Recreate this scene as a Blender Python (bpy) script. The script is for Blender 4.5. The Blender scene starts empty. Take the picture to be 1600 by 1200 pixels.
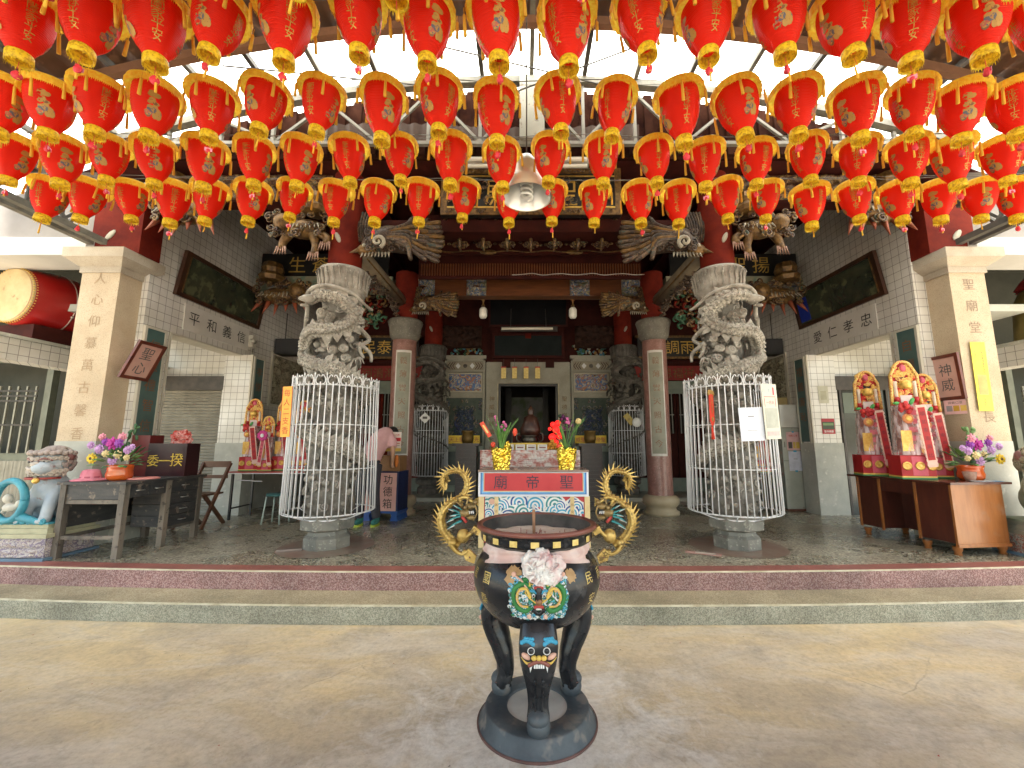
import bpy, bmesh, math, random
from math import sin, cos, pi, sqrt, radians as R, atan2
from mathutils import Vector, Matrix, noise
random.seed(7)
sc = bpy.context.scene
COL = sc.collection

# ------------------------------------------------------------------ camera, sky, sun, exposure
CX, CZ, PITCH = -0.08, 1.5, 8.12
cam = bpy.data.cameras.new('camera'); camo = bpy.data.objects.new('camera', cam); COL.objects.link(camo)
cam.sensor_fit = 'HORIZONTAL'; cam.sensor_width = 36; cam.lens = 36 * 645 / 1600
cam.shift_x = -20 / 1600; cam.clip_start = .05; cam.clip_end = 500
camo.location = (CX, 0, CZ); camo.rotation_euler = (R(90 + PITCH), 0, 0)
sc.camera = camo
W = bpy.data.worlds.new('World'); sc.world = W; W.use_nodes = True
wn = W.node_tree.nodes; wl = W.node_tree.links
sky = wn.new('ShaderNodeTexSky'); sky.sky_type = 'NISHITA'; sky.sun_disc = False
sky.sun_elevation = R(72); sky.sun_rotation = R(150); sky.air_density = 1.0; sky.dust_density = 3.0; sky.ozone_density = .6
wn['Background'].inputs[1].default_value = .15
_wm = wn.new('ShaderNodeMix'); _wm.data_type = 'RGBA'; _wm.blend_type = 'MULTIPLY'; _wm.inputs[0].default_value = 1; _wm.inputs[7].default_value = (1, .94, .77, 1)   # milky overcast
wl.new(sky.outputs[0], _wm.inputs[6]); wl.new(_wm.outputs[2], wn['Background'].inputs[0])
sl = bpy.data.lights.new('sun', 'SUN'); sl.energy = 5; sl.angle = R(16); sl.color = (1, .96, .88)
so = bpy.data.objects.new('sun', sl); COL.objects.link(so)
_el, _rot = R(72), R(150)
_d = Vector((sin(_rot) * cos(_el), cos(_rot) * cos(_el), sin(_el)))
so.rotation_euler = _d.to_track_quat('Z', 'Y').to_euler()
sc.view_settings.view_transform = 'Standard'; sc.view_settings.look = 'None'
sc.view_settings.gamma = 1; sc.view_settings.exposure = 2.66
cy = sc.cycles
cy.max_bounces = 10; cy.diffuse_bounces = 6; cy.glossy_bounces = 3; cy.transmission_bounces = 6; cy.transparent_max_bounces = 12
cy.sample_clamp_indirect = 6; cy.use_denoising = True

# ------------------------------------------------------------------ materials
_M = {}
def nodes(name):
    m = bpy.data.materials.new(name); m.use_nodes = True
    return m, m.node_tree.nodes, m.node_tree.links, m.node_tree.nodes['Principled BSDF']
def ramp(n, pts):
    r = n.new('ShaderNodeValToRGB'); e = r.color_ramp.elements
    while len(e) < len(pts): e.new(.5)
    for i, (p, c) in enumerate(pts): e[i].position = p; e[i].color = (*c[:3], 1)
    return r
def tex(n, l, kind='Noise', scale=5, det=5, rough=.55, vec=None, stretch=None, dist=0):
    tc = n.new('ShaderNodeTexCoord'); src = tc.outputs['Object'] if vec is None else vec
    if stretch:
        mp = n.new('ShaderNodeMapping'); mp.inputs['Scale'].default_value = stretch; l.new(src, mp.inputs[0]); src = mp.outputs[0]
    t = n.new('ShaderNodeTex' + kind); l.new(src, t.inputs['Vector']); t.inputs['Scale'].default_value = scale
    if kind == 'Noise': t.inputs['Detail'].default_value = det; t.inputs['Roughness'].default_value = rough; t.inputs['Distortion'].default_value = dist
    return t
def mat(name, c, c2=None, sc_=5, lo=.35, hi=.65, rough=.6, metal=0, bump=0, bs=40, kind='Noise', stretch=None, c3=None, c3s=60, c3t=.62, spec=.5, coat=0, bk='Noise', det=5, rv=0, dist=0):
    """c..c2 patchy noise, c3 = small specks, bump from finer noise"""
    if name in _M: return _M[name]
    m, n, l, b = nodes(name); b.inputs['Base Color'].default_value = (*c, 1)
    b.inputs['Roughness'].default_value = rough; b.inputs['Metallic'].default_value = metal
    b.inputs['Specular IOR Level'].default_value = spec; b.inputs['Coat Weight'].default_value = coat; b.inputs['Coat Roughness'].default_value = .15
    if c2:
        t = tex(n, l, kind, sc_, det, .6, stretch=stretch, dist=dist); r = ramp(n, [(lo, c), (hi, c2)])
        l.new(t.outputs[0], r.inputs[0]); out = r.outputs[0]
        if c3:
            t3 = tex(n, l, 'Noise', c3s, 3, .6); r3 = ramp(n, [(c3t - .04, (0, 0, 0)), (c3t + .04, (1, 1, 1))]); l.new(t3.outputs[0], r3.inputs[0])
            mx = n.new('ShaderNodeMix'); mx.data_type = 'RGBA'; l.new(r3.outputs[0], mx.inputs[0]); l.new(out, mx.inputs[6]); mx.inputs[7].default_value = (*c3, 1); out = mx.outputs[2]
        l.new(out, b.inputs['Base Color'])
    if rv:
        tr = tex(n, l, 'Noise', 4, 4); mr = n.new('ShaderNodeMapRange'); mr.inputs[3].default_value = rough - rv; mr.inputs[4].default_value = rough + rv
        l.new(tr.outputs[0], mr.inputs[0]); l.new(mr.outputs[0], b.inputs['Roughness'])
    if bump:
        tb = tex(n, l, bk, bs, 4); bm = n.new('ShaderNodeBump'); bm.inputs['Strength'].default_value = bump; bm.inputs['Distance'].default_value = .01
        l.new(tb.outputs[0], bm.inputs['Height']); l.new(bm.outputs[0], b.inputs['Normal'])
    _M[name] = m; return m
def tile_mat(name, size, c, c2, grout, bias=.03, rough=.18, xoff=0, zoff=0):
    if name in _M: return _M[name]
    m, n, l, b = nodes(name)
    tc = n.new('ShaderNodeTexCoord'); sp = n.new('ShaderNodeSeparateXYZ'); l.new(tc.outputs['Object'], sp.inputs[0])
    ad = n.new('ShaderNodeMath'); ad.operation = 'ADD'; l.new(sp.outputs[0], ad.inputs[0]); l.new(sp.outputs[1], ad.inputs[1])
    cb = n.new('ShaderNodeCombineXYZ'); l.new(ad.outputs[0], cb.inputs[0]); l.new(sp.outputs[2], cb.inputs[1])
    br = n.new('ShaderNodeTexBrick'); br.offset = 0; br.squash = 1; l.new(cb.outputs[0], br.inputs['Vector'])
    br.inputs['Scale'].default_value = 1; br.inputs['Brick Width'].default_value = size; br.inputs['Row Height'].default_value = size
    br.inputs['Mortar Size'].default_value = bias * size; br.inputs['Mortar Smooth'].default_value = .2
    br.inputs['Color1'].default_value = (*c, 1); br.inputs['Color2'].default_value = (*c2, 1); br.inputs['Mortar'].default_value = (*grout, 1)
    t = tex(n, l, 'Noise', 1.3, 5); r = ramp(n, [(.3, (.72, .7, .64)), (.7, (1, 1, 1))]); l.new(t.outputs[0], r.inputs[0])
    mx = n.new('ShaderNodeMix'); mx.data_type = 'RGBA'; mx.blend_type = 'MULTIPLY'; mx.inputs[0].default_value = 1
    l.new(br.outputs[0], mx.inputs[6]); l.new(r.outputs[0], mx.inputs[7]); l.new(mx.outputs[2], b.inputs['Base Color'])
    b.inputs['Roughness'].default_value = rough
    bm = n.new('ShaderNodeBump'); bm.invert = True; bm.inputs['Strength'].default_value = .5; bm.inputs['Distance'].default_value = .004
    l.new(br.outputs['Fac'], bm.inputs['Height']); l.new(bm.outputs[0], b.inputs['Normal'])
    _M[name] = m; return m
def paint_mat(name, cols, scale=30, rough=.5, bump=.4, dist=1.5, kind='Noise', metal=0):
    """many-coloured worn paint on carving: a ramp of colours over distorted noise"""
    if name in _M: return _M[name]
    m, n, l, b = nodes(name); t = tex(n, l, kind, scale, 3, .5, dist=dist)
    k = len(cols); r = ramp(n, [(.3 + .4 * i / max(1, k - 1), c) for i, c in enumerate(cols)]); r.color_ramp.interpolation = 'CONSTANT' if k > 3 else 'LINEAR'
    l.new(t.outputs[0], r.inputs[0]); l.new(r.outputs[0], b.inputs['Base Color']); b.inputs['Roughness'].default_value = rough; b.inputs['Metallic'].default_value = metal
    bm = n.new('ShaderNodeBump'); bm.inputs['Strength'].default_value = bump; bm.inputs['Distance'].default_value = .01
    l.new(t.outputs[0], bm.inputs['Height']); l.new(bm.outputs[0], b.inputs['Normal'])
    _M[name] = m; return m
def thin_mat(name, c, tr=.4, rough=.6, c2=None, sc_=30, fold=0, gloss=0):
    """thin paper / cloth / sheet that lets light through"""
    if name in _M: return _M[name]
    m, n, l, b = nodes(name); out = n['Material Output']
    b.inputs['Base Color'].default_value = (*c, 1); b.inputs['Roughness'].default_value = rough
    b.inputs['Specular IOR Level'].default_value = .25
    t = n.new('ShaderNodeBsdfTranslucent'); t.inputs[0].default_value = (*c, 1); mx = n.new('ShaderNodeMixShader'); mx.inputs[0].default_value = tr
    if c2:
        nt = tex(n, l, 'Noise', sc_, 4); r = ramp(n, [(.4, c), (.62, c2)]); l.new(nt.outputs[0], r.inputs[0])
        l.new(r.outputs[0], b.inputs['Base Color']); l.new(r.outputs[0], t.inputs[0])
    if fold:
        tc = n.new('ShaderNodeTexCoord'); w = n.new('ShaderNodeTexWave'); w.bands_direction = 'Z'; w.inputs['Scale'].default_value = fold
        l.new(tc.outputs['Object'], w.inputs[0]); bm = n.new('ShaderNodeBump'); bm.inputs['Strength'].default_value = .6; bm.inputs['Distance'].default_value = .003
        l.new(w.outputs['Fac'], bm.inputs['Height']); l.new(bm.outputs[0], b.inputs['Normal'])
    l.new(b.outputs[0], mx.inputs[1]); l.new(t.outputs[0], mx.inputs[2]); l.new(mx.outputs[0], out.inputs[0])
    _M[name] = m; return m
def flat(name, c, rough=.6, metal=0): return mat(name, c, tuple(x * .8 for x in c), sc_=9, rough=rough, metal=metal)

# ------------------------------------------------------------------ mesh builder
def spline(P, n=8, closed=False):
    P = [Vector(p) for p in P]; out = []; N = len(P)
    def g(i): return P[i % N] if closed else P[max(0, min(N - 1, i))]
    for i in range(N if closed else N - 1):
        a, b, c, d = g(i - 1), g(i), g(i + 1), g(i + 2)
        for k in range(n):
            t = k / n
            out.append(.5 * ((2 * b) + (c - a) * t + (2 * a - 5 * b + 4 * c - d) * t * t + (3 * b - a - 3 * c + d) * t ** 3))
    if not closed: out.append(P[-1].copy())
    return out
_TXT = {}
def text_mesh(s, size=1):
    """the glyph outlines of s as (verts, faces), centred, cap height about size"""
    if s in _TXT: V, F = _TXT[s]
    else:
        cu = bpy.data.curves.new('t', 'FONT'); cu.body = s; cu.align_x = 'CENTER'; cu.align_y = 'CENTER'; cu.resolution_u = 2
        o = bpy.data.objects.new('t', cu); COL.objects.link(o); bpy.context.view_layer.update()
        me = bpy.data.meshes.new_from_object(o.evaluated_get(bpy.context.evaluated_depsgraph_get()))
        V = [(v.co.x, v.co.y) for v in me.vertices]; F = [tuple(p.vertices) for p in me.polygons]
        xs = [v[0] for v in V] or [0]; ys = [v[1] for v in V] or [0]
        cx, cy_ = (max(xs) + min(xs)) / 2, (max(ys) + min(ys)) / 2
        V = [(x - cx, y - cy_) for x, y in V]
        bpy.data.objects.remove(o); bpy.data.curves.remove(cu); bpy.data.meshes.remove(me); _TXT[s] = (V, F)
    return [(x * size, y * size) for x, y in V], F
class MB:
    def __init__(s, m=None): s.V = []; s.F = []; s.I = []; s.S = []; s.mats = []; s.T = Matrix.Identity(4); s.cur = 0; s.sm = False; s.mat(m)
    def mat(s, m):
        if m is None: return s
        if m not in s.mats: s.mats.append(m)
        s.cur = s.mats.index(m); return s
    def add(s, V, F, smooth=None):
        b = len(s.V); T = s.T; flip = T.determinant() < 0
        s.V += [tuple(T @ Vector(v)) for v in V]
        for f in F:
            f = tuple(b + i for i in f); s.F.append(f[::-1] if flip else f); s.I.append(s.cur); s.S.append(s.sm if smooth is None else smooth)
        return s
    def box(s, x0, x1, y0, y1, z0, z1, taper=0):
        t = taper; x0, x1 = min(x0, x1), max(x0, x1); y0, y1 = min(y0, y1), max(y0, y1); z0, z1 = min(z0, z1), max(z0, z1)
        V = [(x0, y0, z0), (x1, y0, z0), (x1, y1, z0), (x0, y1, z0), (x0 + t, y0 + t, z1), (x1 - t, y0 + t, z1), (x1 - t, y1 - t, z1), (x0 + t, y1 - t, z1)]
        return s.add(V, [(0, 3, 2, 1), (4, 5, 6, 7), (0, 1, 5, 4), (1, 2, 6, 5), (2, 3, 7, 6), (3, 0, 4, 7)], False)
    def bar(s, a, b, w, h=None):
        """square bar between two points"""
        a, b = Vector(a), Vector(b); h = h or w; d = (b - a); L = d.length; q = d.to_track_quat('Z', 'Y').to_matrix().to_4x4()
        old = s.T; s.T = old @ Matrix.Translation(a) @ q; s.box(-w / 2, w / 2, -h / 2, h / 2, 0, L); s.T = old; return s
    def lathe(s, prof, n=24, c=(0, 0, 0), fn=None, a0=0, a1=2 * pi, smooth=True):
        full = abs(a1 - a0 - 2 * pi) < 1e-6; m = n if full else n + 1; V = []; F = []
        for (r, z) in prof:
            for i in range(m):
                a = a0 + (a1 - a0) * i / n; rr = r * (fn(a, z, r) if fn else 1)
                V.append((c[0] + rr * cos(a), c[1] + rr * sin(a), c[2] + z))
        for j in range(len(prof) - 1):
            for i in range(n):
                k = (i + 1) % m; F.append((j * m + i, j * m + k, (j + 1) * m + k, (j + 1) * m + i))
        return s.add(V, F, smooth)
    def tube(s, pts, r, n=6, flatn=None, up=None, caps=True):
        """r a number or function of t or list; flatn squashes the second axis"""
        P = [Vector(p) for p in pts]; N = len(P); V = []; F = []
        if N < 2: return s
        u = Vector(up) if up else Vector((0, 0, 1)); nrm = None
        for i, p in enumerate(P):
            d = (P[min(i + 1, N - 1)] - P[max(i - 1, 0)]); d = d.normalized() if d.length > 1e-9 else Vector((0, 0, 1))
            if nrm is None or up:
                x = d.cross(u)
                if x.length < 1e-3: x = d.cross(Vector((1, 0, 0)))
                nrm = x.normalized()
            else:
                nrm = (nrm - d * nrm.dot(d)); nrm = nrm.normalized() if nrm.length > 1e-6 else d.orthogonal().normalized()
            bn = d.cross(nrm); t = i / (N - 1)
            rr = r(t) if callable(r) else (r[i] if isinstance(r, (list, tuple)) else r)
            for k in range(n):
                a = 2 * pi * k / n; V.append(p + nrm * cos(a) * rr + bn * sin(a) * rr * (flatn or 1))
        for i in range(N - 1):
            for k in range(n): F.append((i * n + k, i * n + (k + 1) % n, (i + 1) * n + (k + 1) % n, (i + 1) * n + k))
        if caps: F.append(tuple(range(n))[::-1]); F.append(tuple((N - 1) * n + k for k in range(n)))
        return s.add(V, F, n > 4)
    def scaly(s, pts, r, n=20, amp=.16, per=5, rowk=.6):
        """tube whose skin carries staggered overlapping scales"""
        P = [Vector(p) for p in pts]; N = len(P); V = []; F = []; nrm = None; L = 0
        for i, p in enumerate(P):
            d = (P[min(i + 1, N - 1)] - P[max(i - 1, 0)]).normalized(); nrm = d.orthogonal().normalized() if nrm is None else (nrm - d * nrm.dot(d)).normalized()
            bn = d.cross(nrm); rr = r(i / (N - 1))
            if i: L += (p - P[i - 1]).length
            row = L / max(.004, rr * rowk)
            for k in range(n):
                a = 2 * pi * k / n; f = (row + (.5 if (k * per // n) % 2 else 0)) % 1; e = abs(sin(pi * per * k / n)); q = rr * (1 + amp * (f * .8 + .2) * e - amp * .5)
                V.append(p + nrm * cos(a) * q + bn * sin(a) * q)
        for i in range(N - 1):
            for k in range(n): F.append((i * n + k, i * n + (k + 1) % n, (i + 1) * n + (k + 1) % n, (i + 1) * n + k))
        F.append(tuple(range(n))[::-1]); F.append(tuple((N - 1) * n + k for k in range(n)))
        return s.add(V, F, True)
    def ball(s, c, r, seg=10, rings=6, rot=None, jit=0):
        r = r if isinstance(r, (tuple, list)) else (r, r, r); V = []; F = []
        for j in range(1, rings):
            ph = pi * j / rings
            for i in range(seg):
                a = 2 * pi * i / seg; q = 1 + (random.uniform(-jit, jit) if jit else 0); V.append(Vector((r[0] * sin(ph) * cos(a) * q, r[1] * sin(ph) * sin(a) * q, r[2] * cos(ph) * q)))
        V.append(Vector((0, 0, r[2]))); V.append(Vector((0, 0, -r[2]))); t, b = len(V) - 2, len(V) - 1
        for i in range(seg): k = (i + 1) % seg; F.append((t, i, k)); F.append((b, (rings - 2) * seg + k, (rings - 2) * seg + i))
        for j in range(rings - 2):
            for i in range(seg): k = (i + 1) % seg; F.append((j * seg + i, (j + 1) * seg + i, (j + 1) * seg + k, j * seg + k))
        c = Vector(c)
        return s.add([c + ((rot @ v) if rot else v) for v in V], F, True)
    def prism(s, poly, y0, y1, plane='xz'):
        """extrude a polygon (list of 2d points) along the remaining axis"""
        n = len(poly)
        def P(p, q): return {'xz': (p[0], q, p[1]), 'xy': (p[0], p[1], q), 'yz': (q, p[0], p[1])}[plane]
        V = [P(p, y0) for p in poly] + [P(p, y1) for p in poly]
        F = [tuple(range(n)), tuple(range(n, 2 * n))[::-1]] + [((i + 1) % n, i, n + i, n + (i + 1) % n) for i in range(n)]
        if plane == 'xz': pass
        return s.add(V, F, False)
    def grid(s, fn, nu, nv, smooth=True, wrap=False):
        V = [fn(i / nu, j / nv) for j in range(nv + 1) for i in range(nu + 1)]
        F = [(j * (nu + 1) + i, j * (nu + 1) + i + 1, (j + 1) * (nu + 1) + i + 1, (j + 1) * (nu + 1) + i) for j in range(nv) for i in range(nu)]
        return s.add(V, F, smooth)
    def text(s, body, c, h, fn=None, vertical=False, gap=1.12, d=.002, face='-y'):
        """lettering as thin raised glyphs; face is the way it looks"""
        chars = list(body) if vertical else [body]; c = Vector(c)
        for k, ch in enumerate(chars):
            if ch == ' ': continue
            V, F = text_mesh(ch, h); off = -(k - (len(chars) - 1) / 2) * h * gap if vertical else 0
            if fn: s.add([fn(x, y + off) for x, y in V], F, False); continue
            ax = {'-y': lambda x, y, q: (x, -q, y), '+x': lambda x, y, q: (q, x, y), '-x': lambda x, y, q: (-q, -x, y), '+z': lambda x, y, q: (x, y, q)}[face]
            n = len(V); s.add([c + Vector(ax(x, y + off, d)) for x, y in V], F, False)
        return s
    def build(s, name, parent=None, loc=None):
        me = bpy.data.meshes.new(name); me.from_pydata(s.V, [], s.F)
        for m in s.mats: me.materials.append(m)
        me.polygons.foreach_set('material_index', s.I); me.polygons.foreach_set('use_smooth', s.S); me.update()
        o = bpy.data.objects.new(name, me); COL.objects.link(o)
        if parent: o.parent = parent
        if loc: o.location = loc
        return o
def tag(o, label=None, cat=None, group=None, kind=None):
    if label: o['label'] = label
    if cat: o['category'] = cat
    if group: o['group'] = group
    if kind: o['kind'] = kind
    return o
def empty(name, loc=(0, 0, 0), label=None, cat=None, group=None, rz=0):
    o = bpy.data.objects.new(name, None); COL.objects.link(o); o.location = loc; o.rotation_euler = (0, 0, rz); o.empty_display_size = .1
    return tag(o, label, cat, group)
def copy_tree(o, parent=None):
    c = o.copy(); COL.objects.link(c); c.parent = parent
    for ch in list(o.children): copy_tree(ch, c)
    return c
_p = R(PITCH)
def at(px, py, Y):
    """world (X, Z) of a photo point (1600 x 1200) lying at depth Y"""
    t = (600 - py) / 645; h = Y * (t * cos(_p) + sin(_p)) / (cos(_p) - t * sin(_p)); d = Y * cos(_p) + h * sin(_p)
    return ((px - 820) / 645 * d + CX, h + CZ)
FL = .322   # temple floor height
ORD = ['first', 'second', 'third', 'fourth', 'fifth', 'sixth', 'seventh', 'eighth', 'ninth', 'tenth', 'eleventh', 'twelfth', 'thirteenth', 'fourteenth', 'fifteenth', 'sixteenth', 'seventeenth', 'eighteenth', 'nineteenth', 'twentieth', 'twenty first', 'twenty second', 'twenty third', 'twenty fourth', 'twenty fifth', 'twenty sixth']
def curl(mb, c, r, turns=1.6, th=.02, nrm=None, a0=0, n=14, tp_=.5):
    """a spiral lying across nrm"""
    nrm = Vector(nrm or (0, -1, 0)).normalized(); u = nrm.cross(Vector((0, 0, 1))); u = u.normalized() if u.length > .01 else Vector((1, 0, 0)); v = nrm.cross(u); c = Vector(c)
    P = [c + (u * cos(a0 + 2 * pi * turns * t / n) + v * sin(a0 + 2 * pi * turns * t / n)) * r * (1 - .85 * t / n) + nrm * th * .6 * (t / n) for t in range(n + 1)]
    return mb.tube(P, lambda t: th * (1 - tp_ * t), 5)
# ------------------------------------------------------------------ palette
TILE = tile_mat('wall_tile', .112, (.76, .75, .72), (.70, .69, .67), (.26, .25, .23))
PLASTER = mat('grey_plaster', (.33, .34, .30), (.43, .43, .38), 3, c3=(.52, .51, .45), c3s=9, c3t=.66, rough=.8, bump=.25)
TANSTONE = mat('tan_washed_stone', (.42, .33, .22), (.50, .41, .29), 2.2, c3=(.30, .24, .16), c3s=140, c3t=.6, rough=.75, bump=.4, bs=160)
CAPSTONE = mat('capital_stone', (.36, .31, .24), (.46, .41, .33), 3, c3=(.26, .22, .17), c3s=120, rough=.8, bump=.3, bs=120)
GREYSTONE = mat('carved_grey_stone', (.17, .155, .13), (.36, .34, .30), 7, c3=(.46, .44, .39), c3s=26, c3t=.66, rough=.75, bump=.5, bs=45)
DARKSTONE = mat('dark_stone', (.045, .040, .034), (.11, .10, .085), 7, c3=(.22, .2, .17), c3s=26, c3t=.68, rough=.7, bump=.5, bs=45)  # darker tones of the carved grey stone, same grain
REDWOOD = mat('old_red_paint', (.085, .009, .006), (.14, .016, .008), 5, rough=.7, bump=.1, spec=.08)
DARKRED = mat('dark_red_timber', (.028, .005, .004), (.05, .009, .006), 5, rough=.7, spec=.15)
BROWN = mat('varnished_beam', (.09, .028, .009), (.15, .048, .014), 3, stretch=(1, 6, 8), rough=.4)
BLACKW = mat('black_lacquer', (.008, .008, .009), (.016, .015, .014), 5, rough=.35)
GOLD = mat('gold_leaf', (.55, .34, .07), (.75, .50, .13), 20, rough=.38, metal=.55, bump=.2, bs=70)
DULLGOLD = mat('dull_gilding', (.06, .03, .010), (.21, .115, .032), 16, rough=.45, metal=.35, bump=.5, bs=60)
CARVE = paint_mat('gilt_carving', [(.02, .008, .005), (.11, .055, .016), (.035, .014, .007), (.20, .12, .04), (.04, .055, .04), (.09, .04, .013)], 8, bump=.8)
CARVEGREY = paint_mat('painted_feather_carving', [(.018, .010, .006), (.065, .042, .026), (.035, .017, .010), (.125, .08, .046), (.04, .05, .042), (.06, .028, .015)], 7, bump=.8)
RELIEF = paint_mat('painted_relief', [(.10, .12, .08), (.22, .18, .10), (.06, .09, .16), (.30, .26, .19), (.16, .05, .04), (.10, .17, .13)], 8, bump=1)
CONCRETE = mat('pale_concrete', (.42, .41, .38), (.50, .49, .46), 1.5, rough=.85, bump=.15)
STEEL = mat('weathered_steel', (.09, .085, .07), (.16, .15, .12), 8, rough=.6, bump=.2)
DARKSTEEL = mat('dark_steel', (.035, .032, .028), (.07, .06, .05), 8, rough=.6)
JAMB = mat('buff_stone', (.26, .25, .20), (.33, .32, .26), 3, c3=(.2, .19, .15), c3s=80, rough=.7, bump=.2)
GREENSTONE = mat('green_stone', (.16, .20, .16), (.22, .26, .21), 3, rough=.6)
WHITEP = mat('white_enamel', (.70, .71, .72), (.60, .61, .63), 9, rough=.35)

# ------------------------------------------------------------------ ground and steps
def court_mat():
    m, n, l, b = nodes('courtyard_concrete')
    tc = n.new('ShaderNodeTexCoord'); sp = n.new('ShaderNodeSeparateXYZ'); l.new(tc.outputs['Object'], sp.inputs[0])
    # ochre cement with skylight brightness painted in by the steps, greyer towards the burner
    big = tex(n, l, 'Noise', .9, 6, .62, stretch=(.6, 1.2, 1), dist=.8)
    mr = n.new('ShaderNodeMapRange'); mr.inputs[1].default_value = 1.3; mr.inputs[2].default_value = 3.7; mr.inputs[3].default_value = -.16; mr.inputs[4].default_value = .2
    l.new(sp.outputs[1], mr.inputs[0]); ad = n.new('ShaderNodeMath'); ad.operation = 'ADD'; l.new(big.outputs[0], ad.inputs[0]); l.new(mr.outputs[0], ad.inputs[1])
    r = ramp(n, [(.28, (.33, .285, .225)), (.42, (.39, .33, .25)), (.52, (.46, .38, .26)), (.66, (.55, .44, .265)), (.8, (.62, .49, .28))]); l.new(ad.outputs[0], r.inputs[0])
    st = tex(n, l, 'Noise', 1.9, 9, .70, stretch=(.6, 1.5, 1), dist=.9); rs = ramp(n, [(.42, (0, 0, 0)), (.68, (1, 1, 1))]); l.new(st.outputs[0], rs.inputs[0])
    m1 = n.new('ShaderNodeMix'); m1.data_type = 'RGBA'; l.new(rs.outputs[0], m1.inputs[0]); l.new(r.outputs[0], m1.inputs[6]); m1.inputs[7].default_value = (.60, .55, .47, 1)
    mm = n.new('ShaderNodeMath'); mm.operation = 'MULTIPLY'; mm.inputs[1].default_value = .75; l.new(rs.outputs[0], mm.inputs[0]); l.new(mm.outputs[0], m1.inputs[0])
    dk = tex(n, l, 'Noise', 2.6, 9, .72, dist=.3); rd = ramp(n, [(.30, (1, 1, 1)), (.52, (0, 0, 0))]); l.new(dk.outputs[0], rd.inputs[0])
    md = n.new('ShaderNodeMath'); md.operation = 'MULTIPLY'; md.inputs[1].default_value = .6; l.new(rd.outputs[0], md.inputs[0])
    m2 = n.new('ShaderNodeMix'); m2.data_type = 'RGBA'; l.new(md.outputs[0], m2.inputs[0]); l.new(m1.outputs[2], m2.inputs[6]); m2.inputs[7].default_value = (.25, .215, .18, 1)
    # pale ash spilt round the burner
    vd = n.new('ShaderNodeVectorMath'); vd.operation = 'DISTANCE'; vd.inputs[1].default_value = (0, 2.35, 0); l.new(tc.outputs['Object'], vd.inputs[0])
    ar = n.new('ShaderNodeMapRange'); ar.inputs[1].default_value = .3; ar.inputs[2].default_value = 1.25; ar.inputs[3].default_value = .30; ar.inputs[4].default_value = 0; l.new(vd.outputs['Value'], ar.inputs[0])
    an = tex(n, l, 'Noise', 5, 8, .7, dist=1); aa = n.new('ShaderNodeMath'); aa.operation = 'ADD'; l.new(an.outputs[0], aa.inputs[0]); l.new(ar.outputs[0], aa.inputs[1])
    ra = ramp(n, [(.60, (0, 0, 0)), (.82, (.75, .75, .75))]); l.new(aa.outputs[0], ra.inputs[0])
    m3 = n.new('ShaderNodeMix'); m3.data_type = 'RGBA'; l.new(ra.outputs[0], m3.inputs[0]); l.new(m2.outputs[2], m3.inputs[6]); m3.inputs[7].default_value = (.62, .60, .56, 1)
    # hairline cracks
    vo = n.new('ShaderNodeTexVoronoi'); vo.feature = 'DISTANCE_TO_EDGE'; vo.inputs['Scale'].default_value = .55
    wz = tex(n, l, 'Noise', 3, 5); mv = n.new('ShaderNodeMix'); mv.data_type = 'VECTOR'; mv.inputs[0].default_value = .12; l.new(tc.outputs['Object'], mv.inputs[4]); l.new(wz.outputs['Color'], mv.inputs[5]); l.new(mv.outputs[1], vo.inputs['Vector'])
    rc = ramp(n, [(.0, (1, 1, 1)), (.0035, (0, 0, 0))]); l.new(vo.outputs[0], rc.inputs[0])
    m4 = n.new('ShaderNodeMix'); m4.data_type = 'RGBA'; ck = ramp(n, [(.56, (0, 0, 0)), (.66, (.4, .4, .4))]); l.new(big.outputs[0], ck.inputs[0]); cm = n.new('ShaderNodeMath'); cm.operation = 'MULTIPLY'; l.new(rc.outputs[0], cm.inputs[0]); l.new(ck.outputs[0], cm.inputs[1]); l.new(cm.outputs[0], m4.inputs[0]); l.new(m3.outputs[2], m4.inputs[6]); m4.inputs[7].default_value = (.10, .08, .07, 1)
    # fine grit
    g = tex(n, l, 'Noise', 26, 10, .78); rg = ramp(n, [(.25, (.66, .64, .62)), (.5, (1, 1, 1)), (.75, (1.22, 1.22, 1.22))]); l.new(g.outputs[0], rg.inputs[0])
    m5 = n.new('ShaderNodeMix'); m5.data_type = 'RGBA'; m5.blend_type = 'MULTIPLY'; m5.inputs[0].default_value = 1; l.new(m4.outputs[2], m5.inputs[6]); l.new(rg.outputs[0], m5.inputs[7])
    l.new(m5.outputs[2], b.inputs['Base Color'])
    rr = n.new('ShaderNodeMapRange'); rr.inputs[3].default_value = .32; rr.inputs[4].default_value = .75; l.new(st.outputs[0], rr.inputs[0]); l.new(rr.outputs[0], b.inputs['Roughness'])
    bm = n.new('ShaderNodeBump'); bm.inputs['Strength'].default_value = .25; bm.inputs['Distance'].default_value = .01; l.new(an.outputs[0], bm.inputs['Height']); l.new(bm.outputs[0], b.inputs['Normal'])
    return m
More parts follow.
